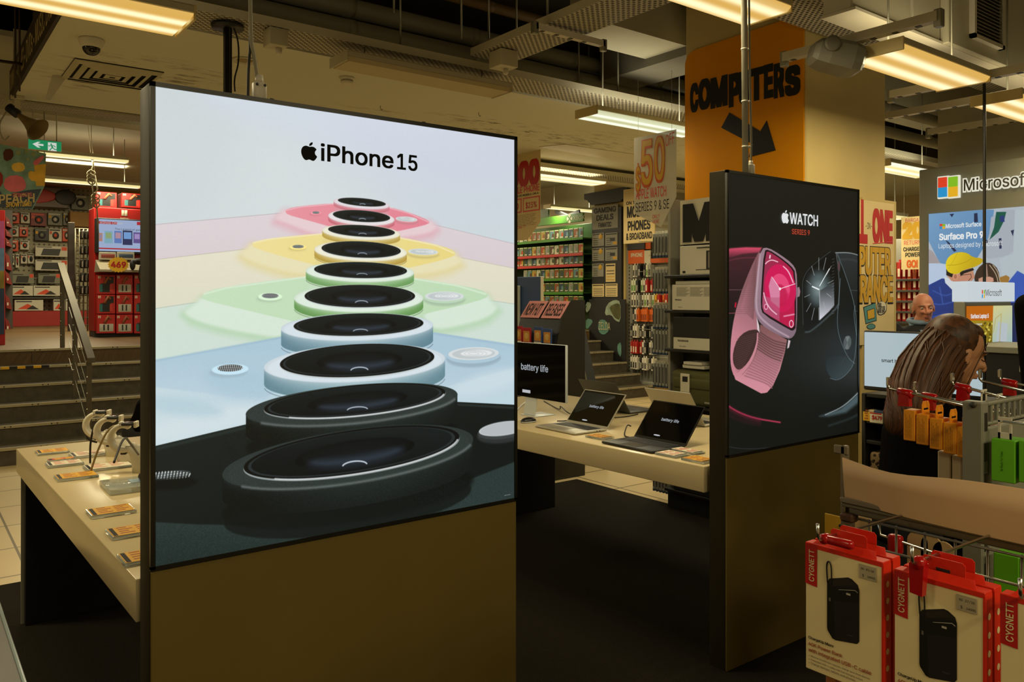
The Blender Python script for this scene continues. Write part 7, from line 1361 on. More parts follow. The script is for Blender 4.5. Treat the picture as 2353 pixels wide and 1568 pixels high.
y0_, z0_ = tv(2026, 832); y1_, _ = tv(2084, 834); part('lettering', MB().text('smart home', (-.0025, y0_ - (yl_ - .3), z0_ - SZ[-1]), (0, -1, 0), UZ, mat('lit_ink', '1c2a30', .5), w=y0_ - y1_, bold=.014), s_); part('foot', MB().rbox((-.05, -.12, 0), (.1, .12, .008), M_BXK, .003, 1).rbox((.02, -.03, .005), (.035, .03, .1), M_BXK, .003, 1), tvt)
p = at_x(1988, 966, 4.09); tg = thing('price_ticket', 'yellow and white price ticket with red numbers under the wording screen', 'price tag', (4.088, p.y, SZ[2] - .002))
yA, zA = tv(1987, 942); yM, _ = tv(2003, 950); yE_, zE = tv(2032, 968); hgt = zA - zE
part('ticket', MB().box((-.006, yM - p.y, 0), (-.003, yA - p.y, hgt), M_YELP).box((-.006, yE_ - p.y, -.005), (-.003, yM - p.y, hgt), M_PAPER).box((-.0065, yE_ - p.y + .005, hgt * .86), (-.005, yM - p.y, hgt), M_RED), tg)
b = MB().text('$479', (-.0075, yM - p.y - .012, .012), (0, -1, 0), UZ, M_RED, w=(yM - yE_) * .8, h=hgt * .5, bold=.04)
for k in range(4): b.box((-.0075, yM - p.y + .01, .01 + k * .014), (-.0065, yA - p.y - .01 - .005 * (k % 2), .016 + k * .014), M_INKO)
part('lettering', b, tg)
def leopard():
    m = bpy.data.materials.new('leopard_print'); m.use_nodes = True; nt = m.node_tree; b_ = nt.nodes['Principled BSDF']; tc = nt.nodes.new('ShaderNodeTexCoord'); vo = nt.nodes.new('ShaderNodeTexVoronoi'); vo.inputs['Scale'].default_value = 55; nt.links.new(tc.outputs['Object'], vo.inputs['Vector'])
    r_ = nt.nodes.new('ShaderNodeValToRGB'); e = r_.color_ramp.elements; e[0].color = rgb('4a3424') + (1,); e[0].position = .18; e[1].color = rgb('0f0c0a') + (1,); e[1].position = .26; x = e.new(.42); x.color = rgb('0f0c0a') + (1,); x = e.new(.5); x.color = rgb('8a7250') + (1,); nt.links.new(vo.outputs['Distance'], r_.inputs[0]); nt.links.new(r_.outputs[0], b_.inputs['Base Color']); return m
M_LEO = leopard()
for i in range(3): t_ = thing('patterned_case', 'leopard print case on the shelf under the price ticket, %s from the watch lightbox' % ORD[i], 'case', (4.2, 2.16 - i * .27, SZ[0]), 0, 'leopard print cases'); part('case_body', MB().rbox((-.08, -.125, .001), (.08, .1, SZ[1] - SZ[0] - .06), M_LEO, .02, 2), t_); part('zip', MB().rbox((-.084, -.11, .1), (-.079, .09, .108), M_BXK, .002, 1), t_)
for i, (px, w_, h_, m, lab) in enumerate(((1992, .05, .05, 'c9b48a', 'cream packet below the wording screen'), (2000, .04, .03, '8a3020', 'small red packet below the wording screen'), (2012, .06, .05, '3a4a6a', 'small blue packet below the wording screen'), (2024, .03, .025, 'a8c0c4', 'pale blue bead pack below the wording screen'))): single('small_packet', MB().rbox((0, -w_ / 2, 0), (.05, w_ / 2, h_), mat('packet_' + m, m, .5), .004, 1), lab, 'package', 'small packets below the wording screen', (4.13, tv(px, 900)[0], SZ[2] + .001))
# red packs on a far shelf between pillar and brand wall
XF = 9.6
fs_ = thing('far_shelf', 'far white-ended shelf of small red packs between the pillar and the grey wall', 'shelf', (XF, 4.7, 0)); yA, zA = yz(2052, 618, XF); yE_, _ = yz(2125, 618, XF)
part('back_board', MB().rbox((.05, yE_ - 4.7, 0), (.1, yA - 4.7, 2.3), mat('gondola_mid', '77756a', .6)), fs_); rowpy = [(622, 641), (646, 666), (671, 690), (696, 714), (720, 738)]
for r, (p0, p1) in enumerate(rowpy):
    zt_r, zb_r = yz(2080, p0, XF)[1], yz(2080, p1, XF)[1]; part('shelf_board', MB().rbox((-.14, yE_ - 4.7, zb_r - .03), (.06, yA - 4.7, zb_r - .004), M_DGREY, .003, 1), fs_)
    for c in range(9):
        yy = yA - .06 - c * .062
        k = 'red' if (c + r) % 4 else 'orange'
        if yy < yE_: break
        hang(k, yy, zb_r, XF - .1, '%s pack, %s from the pillar on the %s row of the far shelf' % (k, ORD[c], ORD[r]), 'red packs on the far shelf', .1, .05)
part('white_end', MB().rbox((-.5, yA - 4.7 + .0, 0), (-.15, yA - 4.7 + .3, yz(2060, 690, XF - .5)[1]), M_WHITE, .03, 2), fs_)
t, w, h = poster(2071, 500, 2135, 620, 9.3, M_PAPERC, 'hanging_poster', 'far cream poster with yellow number twenty above the red packs', None, True, 3.3); b = MB(); b.text('BARGAIN', (e_l := -.002, w * .7, h * .9), (0, -1, 0), UZ, M_RED, w=w * 1.3, h=h * .07); b.text('20', (-.002, w * .92, h * .6), (0, -1, 0), UZ, M_YELP, w=w * 1.5, h=h * .3, bold=.08); b.text('RETURN', (-.002, w * .8, h * .47), (0, -1, 0), UZ, M_REDL, w=w * 1.2, h=h * .08); b.text('CHARGER', (-.002, w * .85, h * .35), (0, -1, 0), UZ, M_BLK, w=w * 1.35, h=h * .075, bold=.03); b.text('POWER', (-.002, w * .7, h * .24), (0, -1, 0), UZ, M_BLK, w=w * 1.05, h=h * .08, bold=.03); b.text('GO!', (-.002, w * .6, h * .04), (0, -1, 0), UZ, M_ORH, w=w * .8, h=h * .14, bold=.05); part('lettering', b, t)
# square grey projector/speaker on an arm
pj = at_depth(1918, 136, 4.4); pjt = thing('projector', 'square grey projector on a short ceiling arm in front of the pillar', 'projector', pj)
R2 = Matrix.Rotation(math.radians(-38), 3, 'Z') @ Matrix.Rotation(math.radians(14), 3, 'Y')
def rot(mb): mb.v = [tuple((R2 @ V(v)) * 1.22) for v in mb.v]; return mb
M_PJ = mat('projector_grey', '7e7c70', .5)
bb = MB(); bb.loft([[V((x, y * s, z * s)) for y, z in ((-.07, -.05), (.07, -.05), (.085, -.02), (.085, .05), (.06, .075), (-.06, .075), (-.085, .05), (-.085, -.02))] for x, s in ((-.11, .55), (-.09, .8), (-.04, .95), (.06, 1.0), (.10, .9), (.115, .7))], M_PJ, True, False); part('body', rot(bb), pjt); part('face_plate', rot(MB().rbox((.108, -.055, -.035), (.118, .055, .05), mat('projector_face', '8f8e84', .4), .01)), pjt); part('knob', rot(MB().lathe([(.035, 0), (.035, .012), (.025, .014)], (-.05, -.075, .035), M_PJ, (0, -1, 0), 18)), pjt)
ae = V((4.13, at_x(1918, 120, 4.13).y, 2.976)) - pj; part('bracket', MB().rbox((ae.x - .03, ae.y - .03, .02), (ae.x + .03, ae.y + .03, ae.z), M_PJ, .004, 1), pjt)
# =================================================================== PEOPLE
M_SKIN = mat('skin', 'c08a66', .5, noise=.05, nscale=30); M_SKINR = mat('skin_ruddy', 'c4826a', .5, noise=.06, nscale=20); M_HAIR = None
def hair_mat(name, c0, c1):
    m = bpy.data.materials.new(name); m.use_nodes = True; nt = m.node_tree; b_ = nt.nodes['Principled BSDF']; b_.inputs['Roughness'].default_value = .5; tc = nt.nodes.new('ShaderNodeUVMap'); tc.uv_map = 'map'; mp_ = nt.nodes.new('ShaderNodeMapping'); mp_.inputs['Scale'].default_value = (70, 2.2, 1); nz = nt.nodes.new('ShaderNodeTexNoise'); nz.inputs['Scale'].default_value = 1.0; nz.inputs['Detail'].default_value = 4
    nt.links.new(tc.outputs[0], mp_.inputs[0]); nt.links.new(mp_.outputs[0], nz.inputs['Vector']); r_ = nt.nodes.new('ShaderNodeValToRGB'); r_.color_ramp.elements[0].position = .35; r_.color_ramp.elements[1].position = .68; r_.color_ramp.elements[0].color = rgb(c0) + (1,); r_.color_ramp.elements[1].color = rgb(c1) + (1,); nt.links.new(nz.outputs['Fac'], r_.inputs[0]); nt.links.new(r_.outputs[0], b_.inputs['Base Color'])
    bp_ = nt.nodes.new('ShaderNodeBump'); bp_.inputs['Strength'].default_value = .7; bp_.inputs['Distance'].default_value = .004; nt.links.new(nz.outputs['Fac'], bp_.inputs['Height']); nt.links.new(bp_.outputs['Normal'], b_.inputs['Normal']); return m
class Fig:
    """figure builder: one continuous remeshed body, face in the head's own frame (x forward, y to its left, z up)"""
    def __init__(s, name, label, loc): s.t = thing(name, label, 'person', loc); s.o = V(loc); s.b = MB()
    def limb(s, pts, r, mb=None): (mb or s.b).tube(pts, r, s.skin, 14); [(mb or s.b).ball(p, q, s.skin, 14, 8) for p, q in zip(pts, r)]
    def head(s, c, fwd, up, k=1.0, male=False):
        f = V(fwd).normalized(); u = V(up); u = (u - f * u.dot(f)).normalized(); l = u.cross(f); s.hc, s.hf, s.hu, s.hl, s.hk = V(c), f, u, l, k
        R = Matrix((f, l, u)).transposed(); s.R = R
        def B(p, r, rot=None): s.b.ball(V(c) + R @ (V(p) * k), tuple(x * k for x in r), s.skin, 20, 14, R)
        B((-.012, 0, .03), (.094, .074, .088)); B((.018, 0, -.02), (.068, .060, .085)); B((.040, 0, -.070), (.040, .042, .036)); B((.066, 0, -.088), (.016, .020, .015))   # skull, face, jaw, chin
        B((.082, 0, .030), (.012, .040, .012)); B((.083, .028, -.015), (.016, .020, .016)); B((.083, -.028, -.015), (.016, .020, .016))                                  # brow, cheeks
        s.b.tube([V(c) + R @ (V(p) * k) for p in ((.088, 0, .022), (.102, 0, .0), (.118, 0, -.022))], [.008 * k, .010 * k, .011 * k], s.skin, 10); B((.112, 0, -.026), (.011, .012, .009)); B((.102, .012, -.027), (.009, .008, .007)); B((.102, -.012, -.027), (.009, .008, .007))
        B((.089, 0, -.050), (.011, .021, .006)); B((.087, 0, -.061), (.011, .018, .006))                                                                                  # lips
        for sd in (-1, 1): B((-.008, sd * .076, -.005), (.018, .008, .030)); B((-.002, sd * .078, -.026), (.010, .006, .010))
    def pt(s, p): return s.hc + s.R @ (V(p) * s.hk)
    def face(s, brow, lip, eye='30302a', closed=False):
        k = s.hk; w, i, bmb, lm = MB(), MB(), MB(), MB()
        for sd in (-1, 1):
            if not closed: w.ball(s.pt((.080, sd * .031, .010)), (.0095 * k,) * 3, mat('eye_white', 'c8c0b4', .2), 12, 8); i.ball(s.pt((.0875, sd * .031, .009)), (.0055 * k,) * 3, mat('iris_' + eye, eye, .2), 10, 6)
            else: w.tube([s.pt((.086, sd * (.016 + .008 * q), .006 - .004 * math.sin(q * 1.05))) for q in range(4)], .0022 * k, mat('lash', '2a1a12', .6), 6)
            bmb.tube([s.pt((.094 - .004 * q * q, sd * (.014 + .013 * q), .030 + .004 * math.sin(q * 1.4))) for q in range(4)], [.0032 * k, .004 * k, .0035 * k, .002 * k], brow, 6)
        part('eye', w, s.t); 
        if not closed: part('iris', i, s.t)
        part('eyebrow', bmb, s.t); lm.ball(s.pt((.0945, 0, -.0535)), (.0045 * k, .019 * k, .0045 * k), lip, 12, 6, s.R).ball(s.pt((.0935, 0, -.0605)), (.005 * k, .016 * k, .0045 * k), lip, 12, 6, s.R); part('lips', lm, s.t)
    def hand(s, w, d, palm, k=1.0, curl=.5):
        """w wrist, d pointing direction, palm normal; five separate bent fingers"""
        d = V(d).normalized(); n = V(palm); n = (n - d * n.dot(d)).normalized(); a = d.cross(n); w = V(w)
        s.b.loft([[w + d * (x * k) + (a * math.cos(q) * wd + n * math.sin(q) * th) * k for q in np.linspace(0, 6.283, 12, endpoint=False)] for x, wd, th in ((-.01, .026, .019), (.02, .034, .017), (.06, .041, .015), (.088, .040, .012))], s.skin)
        for j, (off, L) in enumerate(((-.031, .068), (-.0105, .078), (.0105, .074), (.031, .058))):
            p = w + d * .082 * k + a * off * k; dirs = d; P = [p]
            for q in range(3): dirs = (dirs * math.cos(curl * (.5 + .3 * q)) + n * math.sin(curl * (.5 + .3 * q))).normalized(); p = p + dirs * L * k * (.46, .3, .24)[q]; P.append(p)
            s.b.tube(P, [.0092 * k, .0086 * k, .0078 * k, .0062 * k], s.skin, 8); s.b.ball(P[-1], .0063 * k, s.skin, 8, 6)
        p = w + d * .02 * k - a * .030 * k; P = [p, p + (d * .5 - a * .8 + n * .2).normalized() * .036 * k, p + (d * .5 - a * .8 + n * .2).normalized() * .036 * k + (d * .9 - a * .2 + n * .4).normalized() * .03 * k]; P.append(P[-1] + (d * .9 + n * .5).normalized() * .022 * k); s.b.tube(P, [.012 * k, .0105 * k, .0095 * k, .007 * k], s.skin, 8); s.b.ball(P[-1], .007 * k, s.skin, 8, 6)
    def finish(s, voxel=.006):
        o = solid('body', s.b, [('REMESH', dict(mode='VOXEL', voxel_size=voxel)), ('SMOOTH', dict(factor=.5, iterations=4))], s.t); return o
    def cloth(s, name, mb, voxel=.011, label=None):
        o = solid(name, mb, [('REMESH', dict(mode='VOXEL', voxel_size=voxel)), ('SMOOTH', dict(factor=.6, iterations=5))], s.t)
        if label: o['label'] = label
        return o
def local(f, p): return V(p) - f.o
def cap(mb, pts, r, m):
    mb.tube(pts, r, m, 14); [mb.ball(p, q, m, 14, 8) for p, q in zip(pts, r)]
def ovals(c0, c1, prof, side, m, mb):   # torso: ovals (t, half width, half depth) between two points
    c0, c1 = V(c0), V(c1); ax = (c1 - c0); s_ = V(side).normalized(); d_ = ax.normalized().cross(s_); mb.loft([[c0 + ax * t + s_ * (w_ * math.cos(a)) + d_ * (dd * math.sin(a)) for a in np.linspace(0, 6.283, 20, endpoint=False)] for t, w_, dd in prof], m)
RT, FW = V((ST, -CT, 0)), V((CT, ST, 0))       # picture right and away from the viewer
M_TOPK = mat('black_knit', '080706', .9, noise=.2, nscale=90, bump=.2, spec=.06); M_JEAN = mat('dark_trousers', '15151a', .8); M_SHOE = mat('dark_shoe', '0c0b0a', .5); M_NAVY = mat('navy_knit', '12151c', .8, noise=.15, nscale=80, bump=.2); M_SHIRT = mat('shirt_blue', '7f98b4', .7)
# --- woman in profile, bending her head over the shelf
h0 = at_depth(2197, 812, 2.85); base = V((h0.x, h0.y, 0)) - RT * .15 + FW * .02
F = Fig('person', 'person with long brown hair in black top looking down, behind the orange boxes', (base.x, base.y, 0)); F.skin = M_SKIN
hl = h0 - base; f_ = (RT * .86 + UZ * -.30 + FW * .05).normalized(); up_ = (UZ * .93 + RT * .34)
F.head(hl, f_, up_, 1.0)
pel = V((0, 0, .84)) - RT * .03; nk = V((0, 0, 1.215)) + RT * .075
F.limb([nk, hl - F.hu * .05 - F.hf * .025], [.052, .05])
M_ = F.skin; ovals(pel - V((0, 0, .1)), nk, [(0, .15, .1), (.2, .155, .115), (.45, .13, .10), (.72, .15, .115), (.9, .12, .08), (1, .055, .055)], FW, M_, F.b)
for sd in (-1, 1):
    hip = pel + FW * sd * .085; kn = hip + V((0, 0, -.39)) + RT * .02; an = kn + V((0, 0, -.38)) - RT * .01; F.limb([hip, kn, an], [.085, .058, .04]); F.limb([an + V((0, 0, -.02)), an + RT * .15 + V((0, 0, -.045))], [.038, .026])
    sh = nk + FW * sd * .165 - V((0, 0, .05)); el = sh + V((0, 0, -.26)) + RT * .05; wr = el + RT * .2 + V((0, 0, -.03)) - FW * sd * .06; F.limb([sh, el, wr], [.05, .038, .026]); F.hand(wr, RT * 1.0 - V((0, 0, .2)), -UZ - FW * sd * .2, .92, .5)
F.finish(.005); F.face(mat('brow_brown', '3a2010', .7), mat('lip_soft', 'a8604e', .45), closed=True)
c_ = MB(); ovals(pel - V((0, 0, .12)), nk + V((0, 0, .03)), [(0, .17, .12), (.2, .172, .132), (.45, .147, .117), (.72, .168, .132), (.88, .14, .1), (.98, .075, .075)], FW, M_TOPK, c_)
for sd in (-1, 1): sh = nk + FW * sd * .165 - V((0, 0, .05)); el = sh + V((0, 0, -.26)) + RT * .05; wr = el + RT * .17 + V((0, 0, -.026)) - FW * sd * .05; cap(c_, [sh, el, wr], [.064, .051, .039], M_TOPK)
F.cloth('top', c_, label='black long-sleeved top'); c_ = MB()
for sd in (-1, 1): hip = pel + FW * sd * .085; kn = hip + V((0, 0, -.39)) + RT * .02; an = kn + V((0, 0, -.36)) - RT * .01; cap(c_, [hip, kn, an], [.1, .07, .052], M_JEAN)
c_.ball(pel, (.17, .15, .13), M_JEAN); F.cloth('trousers', c_)
for sd in (-1, 1): an = pel + FW * sd * .085 + V((0, 0, -.77)) + RT * .01; part('shoe', MB().rbox(an + V((-.05, -.045, -.07)), an + V((.05, .045, .0)), M_SHOE, .03).ball(an + RT * .1 + V((0, 0, -.035)), (.1, .05, .035), M_SHOE, 14, 8, Matrix.Rotation(math.atan2(RT.y, RT.x), 3, 'Z')), F.t)
# hair: thick fall from the crown down the back, with loose strands
M_HAIRB = hair_mat('hair_brown', '2a1608', '663c1c')
def hair_fall(F, path, r_side, r_depth, side, depth, m, name='hair', strands=60, seed=4, extra=None):
    mb = MB(); n = 26; P = curve([tuple(p) for p in path], 3); N_ = len(P); rings = []
    q = random.Random(seed); ph = [q.random() * 6.28 for _ in range(6)]
    def lerp(a, t): x = t * (len(a) - 1); i = min(int(x), len(a) - 2); return a[i] * (1 - (x - i)) + a[i + 1] * (x - i)
    for i, p in enumerate(P):
        t = i / (N_ - 1); tan = V(P[min(i + 1, N_ - 1)]) - V(P[max(i - 1, 0)]); tan.normalize(); s_ = V(side) - tan * V(side).dot(tan); s_.normalize(); d_ = tan.cross(s_); a_, b_ = lerp(r_side, t), lerp(r_depth, t); rg = []
        for k in range(n):
            an = 2 * math.pi * k / n; w = 1 + .035 * math.sin(an * 7 + ph[0] + t * 3) + .03 * math.sin(an * 11 + ph[1] - t * 4) + .03 * math.sin(an * 3 + ph[2] + t * 8); rg.append(V(p) + s_ * (a_ * w * math.cos(an)) + d_ * (b_ * w * math.sin(an)))
        rings.append(rg)
    f0 = len(mb.f); mb.loft(rings, m)
    for i in range(N_ - 1):
        for k in range(n): mb.uv[f0 + i * n + k] = [(k / n, i / N_), ((k + 1) / n, i / N_), ((k + 1) / n, (i + 1) / N_), (k / n, (i + 1) / N_)]
    for z in range(strands):
        k = q.randrange(n); i0 = q.randrange(0, max(1, N_ // 3)); i1 = q.randrange(N_ * 2 // 3, N_); pts = []; wv = q.uniform(-.4, .4)
        for i in range(i0, i1, max(1, (i1 - i0) // 7)): c = V(P[i]); pts.append(c + (rings[i][int(k + wv * (i - i0) * .12) % n] - c) * (1.015 + .02 * math.sin(i * .5 + z)))
        if len(pts) > 2: mb.tube(pts, [.0016] + [.0024] * (len(pts) - 2) + [.0006], m, 5)
    if extra: extra(mb)
    for fi in range(len(mb.f)):
        if fi not in mb.uv: mb.uv[fi] = [(.1 + .01 * (fi % 60), .1 * j) for j in range(len(mb.f[fi]))]
    return part(name, mb, F.t, 'long loose brown hair') if name == 'hair' else part(name, mb, F.t)
def wpx(px, py, d): return at_depth(px, py, d) - F.o
def ex(mb):
    R = F.R; nvs = len(mb.v)
    mb.ball(hl + R @ V((-.036, 0, .040)), (.092, .086, .092), M_HAIRB, 26, 16, R); mb.ball(hl + R @ V((.016, 0, .09)), (.046, .056, .03), M_HAIRB, 18, 10, R); mb.ball(hl + R @ V((-.05, 0, -.03)), (.07, .085, .09), M_HAIRB, 22, 12, R)
    for sd in (-1, 1): mb.ball(hl + R @ V((-.045, sd * .066, -.035)), (.042, .022, .095), M_HAIRB, 18, 12, R)
    mb.tube(curve([tuple(hl + R @ V(p)) for p in ((.055, -.064, .06), (.035, -.076, -.02), (.03, -.074, -.09), (.03, -.06, -.16))], 2), .0022, M_HAIRB, 5)
hair_fall(F, [wpx(2184, 778, 2.86), wpx(2160, 812, 2.84), wpx(2128, 862, 2.80), wpx(2098, 915, 2.76), wpx(2072, 960, 2.74), wpx(2054, 998, 2.75)], [.06, .088, .094, .082, .055, .014], [.07, .095, .10, .09, .06, .014], RT + UZ * .8, FW, M_HAIRB, strands=70, extra=ex)
# --- man, bald, navy jumper over a pale blue collar
h1 = at_depth(2122, 709, 6.3); base = V((h1.x, h1.y, 0)) - RT * .02
F = Fig('person', 'bald person in navy jumper over a blue collared shirt, near the grey brand wall', (base.x, base.y, 0)); F.skin = M_SKINR; hl = h1 - base
F.head(hl, -FW - RT * .22 - UZ * .10, UZ - RT * .06, 1.0); nk = hl + V((0, 0, -.125)) - RT * .015 + FW * .03; pel = V((0, 0, .92)) - RT * .06
F.limb([nk - V((0, 0, .04)), hl - V((0, 0, .07))], [.066, .06]); sdv = (RT - FW * .3).normalized()
ovals(pel - V((0, 0, .1)), nk, [(0, .17, .13), (.25, .18, .15), (.5, .175, .15), (.75, .19, .14), (.9, .15, .1), (1, .07, .07)], sdv, F.skin, F.b)
JL = []
for sd in (-1, 1):
    hip = pel + sdv * sd * .095; kn = hip + V((0, 0, -.43)); an = kn + V((0, 0, -.41)); F.limb([hip, kn, an], [.09, .062, .045]); F.limb([an + V((0, 0, -.03)), an - FW * .16 + V((0, 0, -.05))], [.04, .028])
    sh = nk + sdv * sd * .195 - V((0, 0, .05)); el = sh + V((0, 0, -.29)) + sdv * sd * .03; wr = el + V((0, 0, -.22)) - FW * .12; JL.append((hip, kn, an, sh, el, wr)); F.limb([sh, el, wr], [.058, .044, .03]); F.hand(wr, V((0, 0, -1)) - FW * .3, -sdv * sd, 1.0, .45)
F.finish(.006); F.face(mat('brow_grey', '8a7460', .8), mat('lip_pink', 'a8605a', .5))
c_ = MB(); ovals(pel - V((0, 0, .06)), nk + V((0, 0, .0)), [(0, .185, .145), (.25, .197, .165), (.5, .193, .165), (.75, .208, .155), (.9, .172, .118), (.985, .085, .085)], sdv, M_NAVY, c_)
for hip, kn, an, sh, el, wr in JL: cap(c_, [sh, el, wr], [.072, .057, .043], M_NAVY)
F.cloth('jumper', c_, label='navy jumper'); c_ = MB(); fd = (-FW - RT * .22).normalized(); fl = UZ.cross(fd)
for sd in (-1, 1): c_.hexa([nk + fd * .045 + fl * sd * .012 + V((0, 0, -.075)), nk + fd * .06 + fl * sd * .012 + V((0, 0, -.075)), nk + fd * .055 + fl * sd * .085 + V((0, 0, -.015)), nk + fd * .035 + fl * sd * .085 + V((0, 0, -.015)), nk + fd * .06 + fl * sd * .008 + V((0, 0, .0)), nk + fd * .082 + fl * sd * .008 + V((0, 0, -.005)), nk + fl * sd * .095 + fd * .01 + V((0, 0, .035)), nk + fl * sd * .082 + V((0, 0, .035))], M_SHIRT)
c_.tube([nk + (fd * math.cos(a) + fl * math.sin(a)) * .078 + V((0, 0, .015 + .02 * (1 - math.cos(a)) / 2)) for a in np.linspace(0, 6.283, 20, endpoint=False)], .02, M_SHIRT, 8, closed=True); c_.prism([nk + fd * .128 + fl * .03 + V((0, 0, -.04)), nk + fd * .128 - fl * .03 + V((0, 0, -.04)), nk + fd * .15 + V((0, 0, -.13))], fd * -.03, M_SHIRT); part('collar', c_, F.t, 'pale blue shirt collar')
c_ = MB()
for hip, kn, an, sh, el, wr in JL: cap(c_, [hip, kn, an + V((0, 0, .03))], [.105, .078, .06], M_JEAN)
c_.ball(pel, (.18, .16, .14), M_JEAN); F.cloth('trousers', c_)
for hip, kn, an, *_ in JL: part('shoe', MB().ball(an - FW * .06 + V((0, 0, -.045)), (.13, .05, .045), M_SHOE, 16, 8, Matrix.Rotation(math.atan2(FW.y, FW.x), 3, 'Z')), F.t)
c_ = MB()
for sd in (-1, 1): c_.ball(F.pt((-.045, sd * .068, .0)), (.045, .02, .045), mat('hair_grey', '9a8c7a', .8), 16, 10, F.R)
c_.ball(F.pt((-.085, 0, .0)), (.03, .06, .05), mat('hair_grey', '9a8c7a', .8), 16, 10, F.R); part('hair', c_, F.t, 'short grey hair at the sides')
# --- two more people, mostly cut off: one by the lightbox edge, one by the picture edge
def simple_person(name, label, base, hz_, fwd, top, lean=0.0, k=1.0, hairm=None, crouch=0.0, reach=.2):
    global F
    F = Fig(name, label, (base.x, base.y, 0)); F.skin = M_SKIN; fw = V(fwd).normalized(); sd_v = UZ.cross(fw); hd_ = V((0, 0, hz_)) + fw * lean; F.head(hd_, fw - UZ * .2, UZ, 1.0); nk = hd_ + V((0, 0, -.17)) - fw * .03; pel = V((0, 0, .92 - crouch)) - fw * lean * .3
    F.limb([nk - V((0, 0, .03)), hd_ - V((0, 0, .06))], [.06, .055]); PR_ = [(0, .16, .12), (.25, .165, .13), (.5, .15, .12), (.75, .175, .125), (.9, .14, .09), (1, .062, .062)]; ovals(pel - V((0, 0, .1)), nk, PR_, sd_v, F.skin, F.b); js = []
    for s in (-1, 1):
        hip = pel + sd_v * s * .09; kn = hip + V((0, 0, -.44)) + fw * crouch * .9; kn.z = max(kn.z, .46 if crouch < .1 else .42); an = V((hip.x, hip.y, .09)) + fw * .02; F.limb([hip, kn, an], [.088, .06, .043]); F.limb([an + V((0, 0, -.03)), an + fw * .15 + V((0, 0, -.05))], [.04, .026]); sh = nk + sd_v * s * .18 - V((0, 0, .06)); el = sh + V((0, 0, -.27)) + fw * .04; wr = el + V((0, 0, -.12 if reach > .1 else -.24)) + fw * reach; F.limb([sh, el, wr], [.054, .042, .029]); F.hand(wr, (fw - UZ * .3) if reach > .1 else (fw * .2 - UZ), -UZ if reach > .1 else -sd_v * s, .95, .45); js.append((hip, kn, an, sh, el, wr))
    F.finish(.009); F.face(mat('brow_brown', '3a2010', .7), mat('lip_soft', 'a8604e', .45)); c = MB(); ovals(pel - V((0, 0, .1)), nk + V((0, 0, .01)), [(t, a * 1.1 + .005, b2 * 1.12 + .005) for t, a, b2 in PR_[:-1]] + [(.97, .085, .085)], sd_v, top, c)
    for hip, kn, an, sh, el, wr in js: cap(c, [sh, el, el.lerp(wr, .8)], [.068, .055, .042], top)
    F.cloth('top', c); c = MB()
    for hip, kn, an, *_ in js: cap(c, [hip, kn, an + V((0, 0, .03))], [.104, .074, .056], M_JEAN)
    F.cloth('trousers', c)
    for hip, kn, an, *_ in js: part('shoe', MB().ball(an + fw * .06 + V((0, 0, -.045)), (.13, .05, .042), M_SHOE, 14, 8, Matrix.Rotation(math.atan2(fw.y, fw.x), 3, 'Z')), F.t)
    c = MB(); c.ball(F.pt((-.03, 0, .035)), (.1, .086, .095), hairm, 20, 12, F.R).ball(F.pt((-.06, 0, -.03)), (.06, .08, .09), hairm, 18, 10, F.R)
    for fi in range(len(c.f)): c.uv[fi] = [(.1 + .01 * (fi % 60), .1 * j) for j in range(len(c.f[fi]))]
    part('hair', c, F.t); return nk, fw, sd_v
b1 = at_depth(338, 900, 6.6); simple_person('person', 'person in black bending behind the phone lightbox edge by the stairs', V((b1.x, b1.y, 0)), .96, RT - FW * .1, M_TOPK, .16, 1, hair_mat('hair_dark', '140a06', '2c170c'), crouch=.42)
b2 = at_depth(2460, 700, 4.15); nk, fw, sdv = simple_person('person', 'person in a black top with a white emblem, cut off by the picture edge', V((b2.x, b2.y, 0)), 1.78, -FW * 1.0 - RT * .35, M_TOPK, .0, 1, mat('hair_short', '1c120a', .7), reach=.03)
c = MB(); o = nk + fw * .155 - sdv * .09 + V((0, 0, -.16))
for k in range(5): c.tube(curve([o + sdv * (.0 + k * .014) + V((0, 0, .02 * k - .04)), o + sdv * (.02 + k * .014) + V((0, 0, .02 * k - .02)), o + sdv * (.03 + k * .012) + V((0, 0, .02 * k + .015))], 2), .006, M_PAPER, 6)
part('emblem', c, F.t, 'white curled emblem')
# =================================================================== SHELF END NEAREST THE VIEWER
XG = 1.46
M_STRIPB = mat('header_strip', 'd2ae84', .5, noise=.04, nscale=5); M_CHAN = mat('channel_metal', '7d7464', .4, metal=.4); M_WIRE = mat('wire_metal', '8d8272', .35, metal=.6); M_PLG = mat('grey_plastic', '7b7a6c', .5, noise=.03, nscale=20); M_REDPL = mat('red_plastic', 'a80c10', .22); M_ORBX = mat('orange_box', 'f09a18', .5); M_GRBX = mat('green_box', '62b414', .5); M_KRAFT = mat('kraft_card', 'b99a6a', .7); M_CREAMB = mat('cream_box', 'c8b48e', .6)
M_CYW = mat('pack_cream_white', 'f0dca6', .55); M_CYR = mat('pack_bright_red', 'd8260a', .45); M_CYRD = mat('pack_red_label', 'c01812', .5); M_PB, M_PB2, M_PB3 = mat('print_black', '120f0d', .45), mat('print_black_soft', '1d1815', .5), mat('print_grey_line', '6a625a', .4); M_ORT = mat('print_orange', 'b04a20', .6)
gd = thing('wire_rack', 'wire shelf end with a cream header strip and grey plastic lattice, in the near corner', 'rack', (XG, .45, 0))
def gx(x, y, z): return V((x - XG, y - .45, z))
ytop = .845
b = MB()
for i in range(15): b.tube([gx(XG, .80 - i * .052, .12), gx(XG, .80 - i * .052, 1.178)], .0022, M_WIRE, 6)
for i, z in enumerate((1.176, 1.128, 1.05, .95, .85, .75, .6, .45, .3, .15)): b.tube([gx(XG - .004, .835, z), gx(XG - .004, .03, z)], .0026, M_WIRE, 6)
part('wire_grid', b, gd)
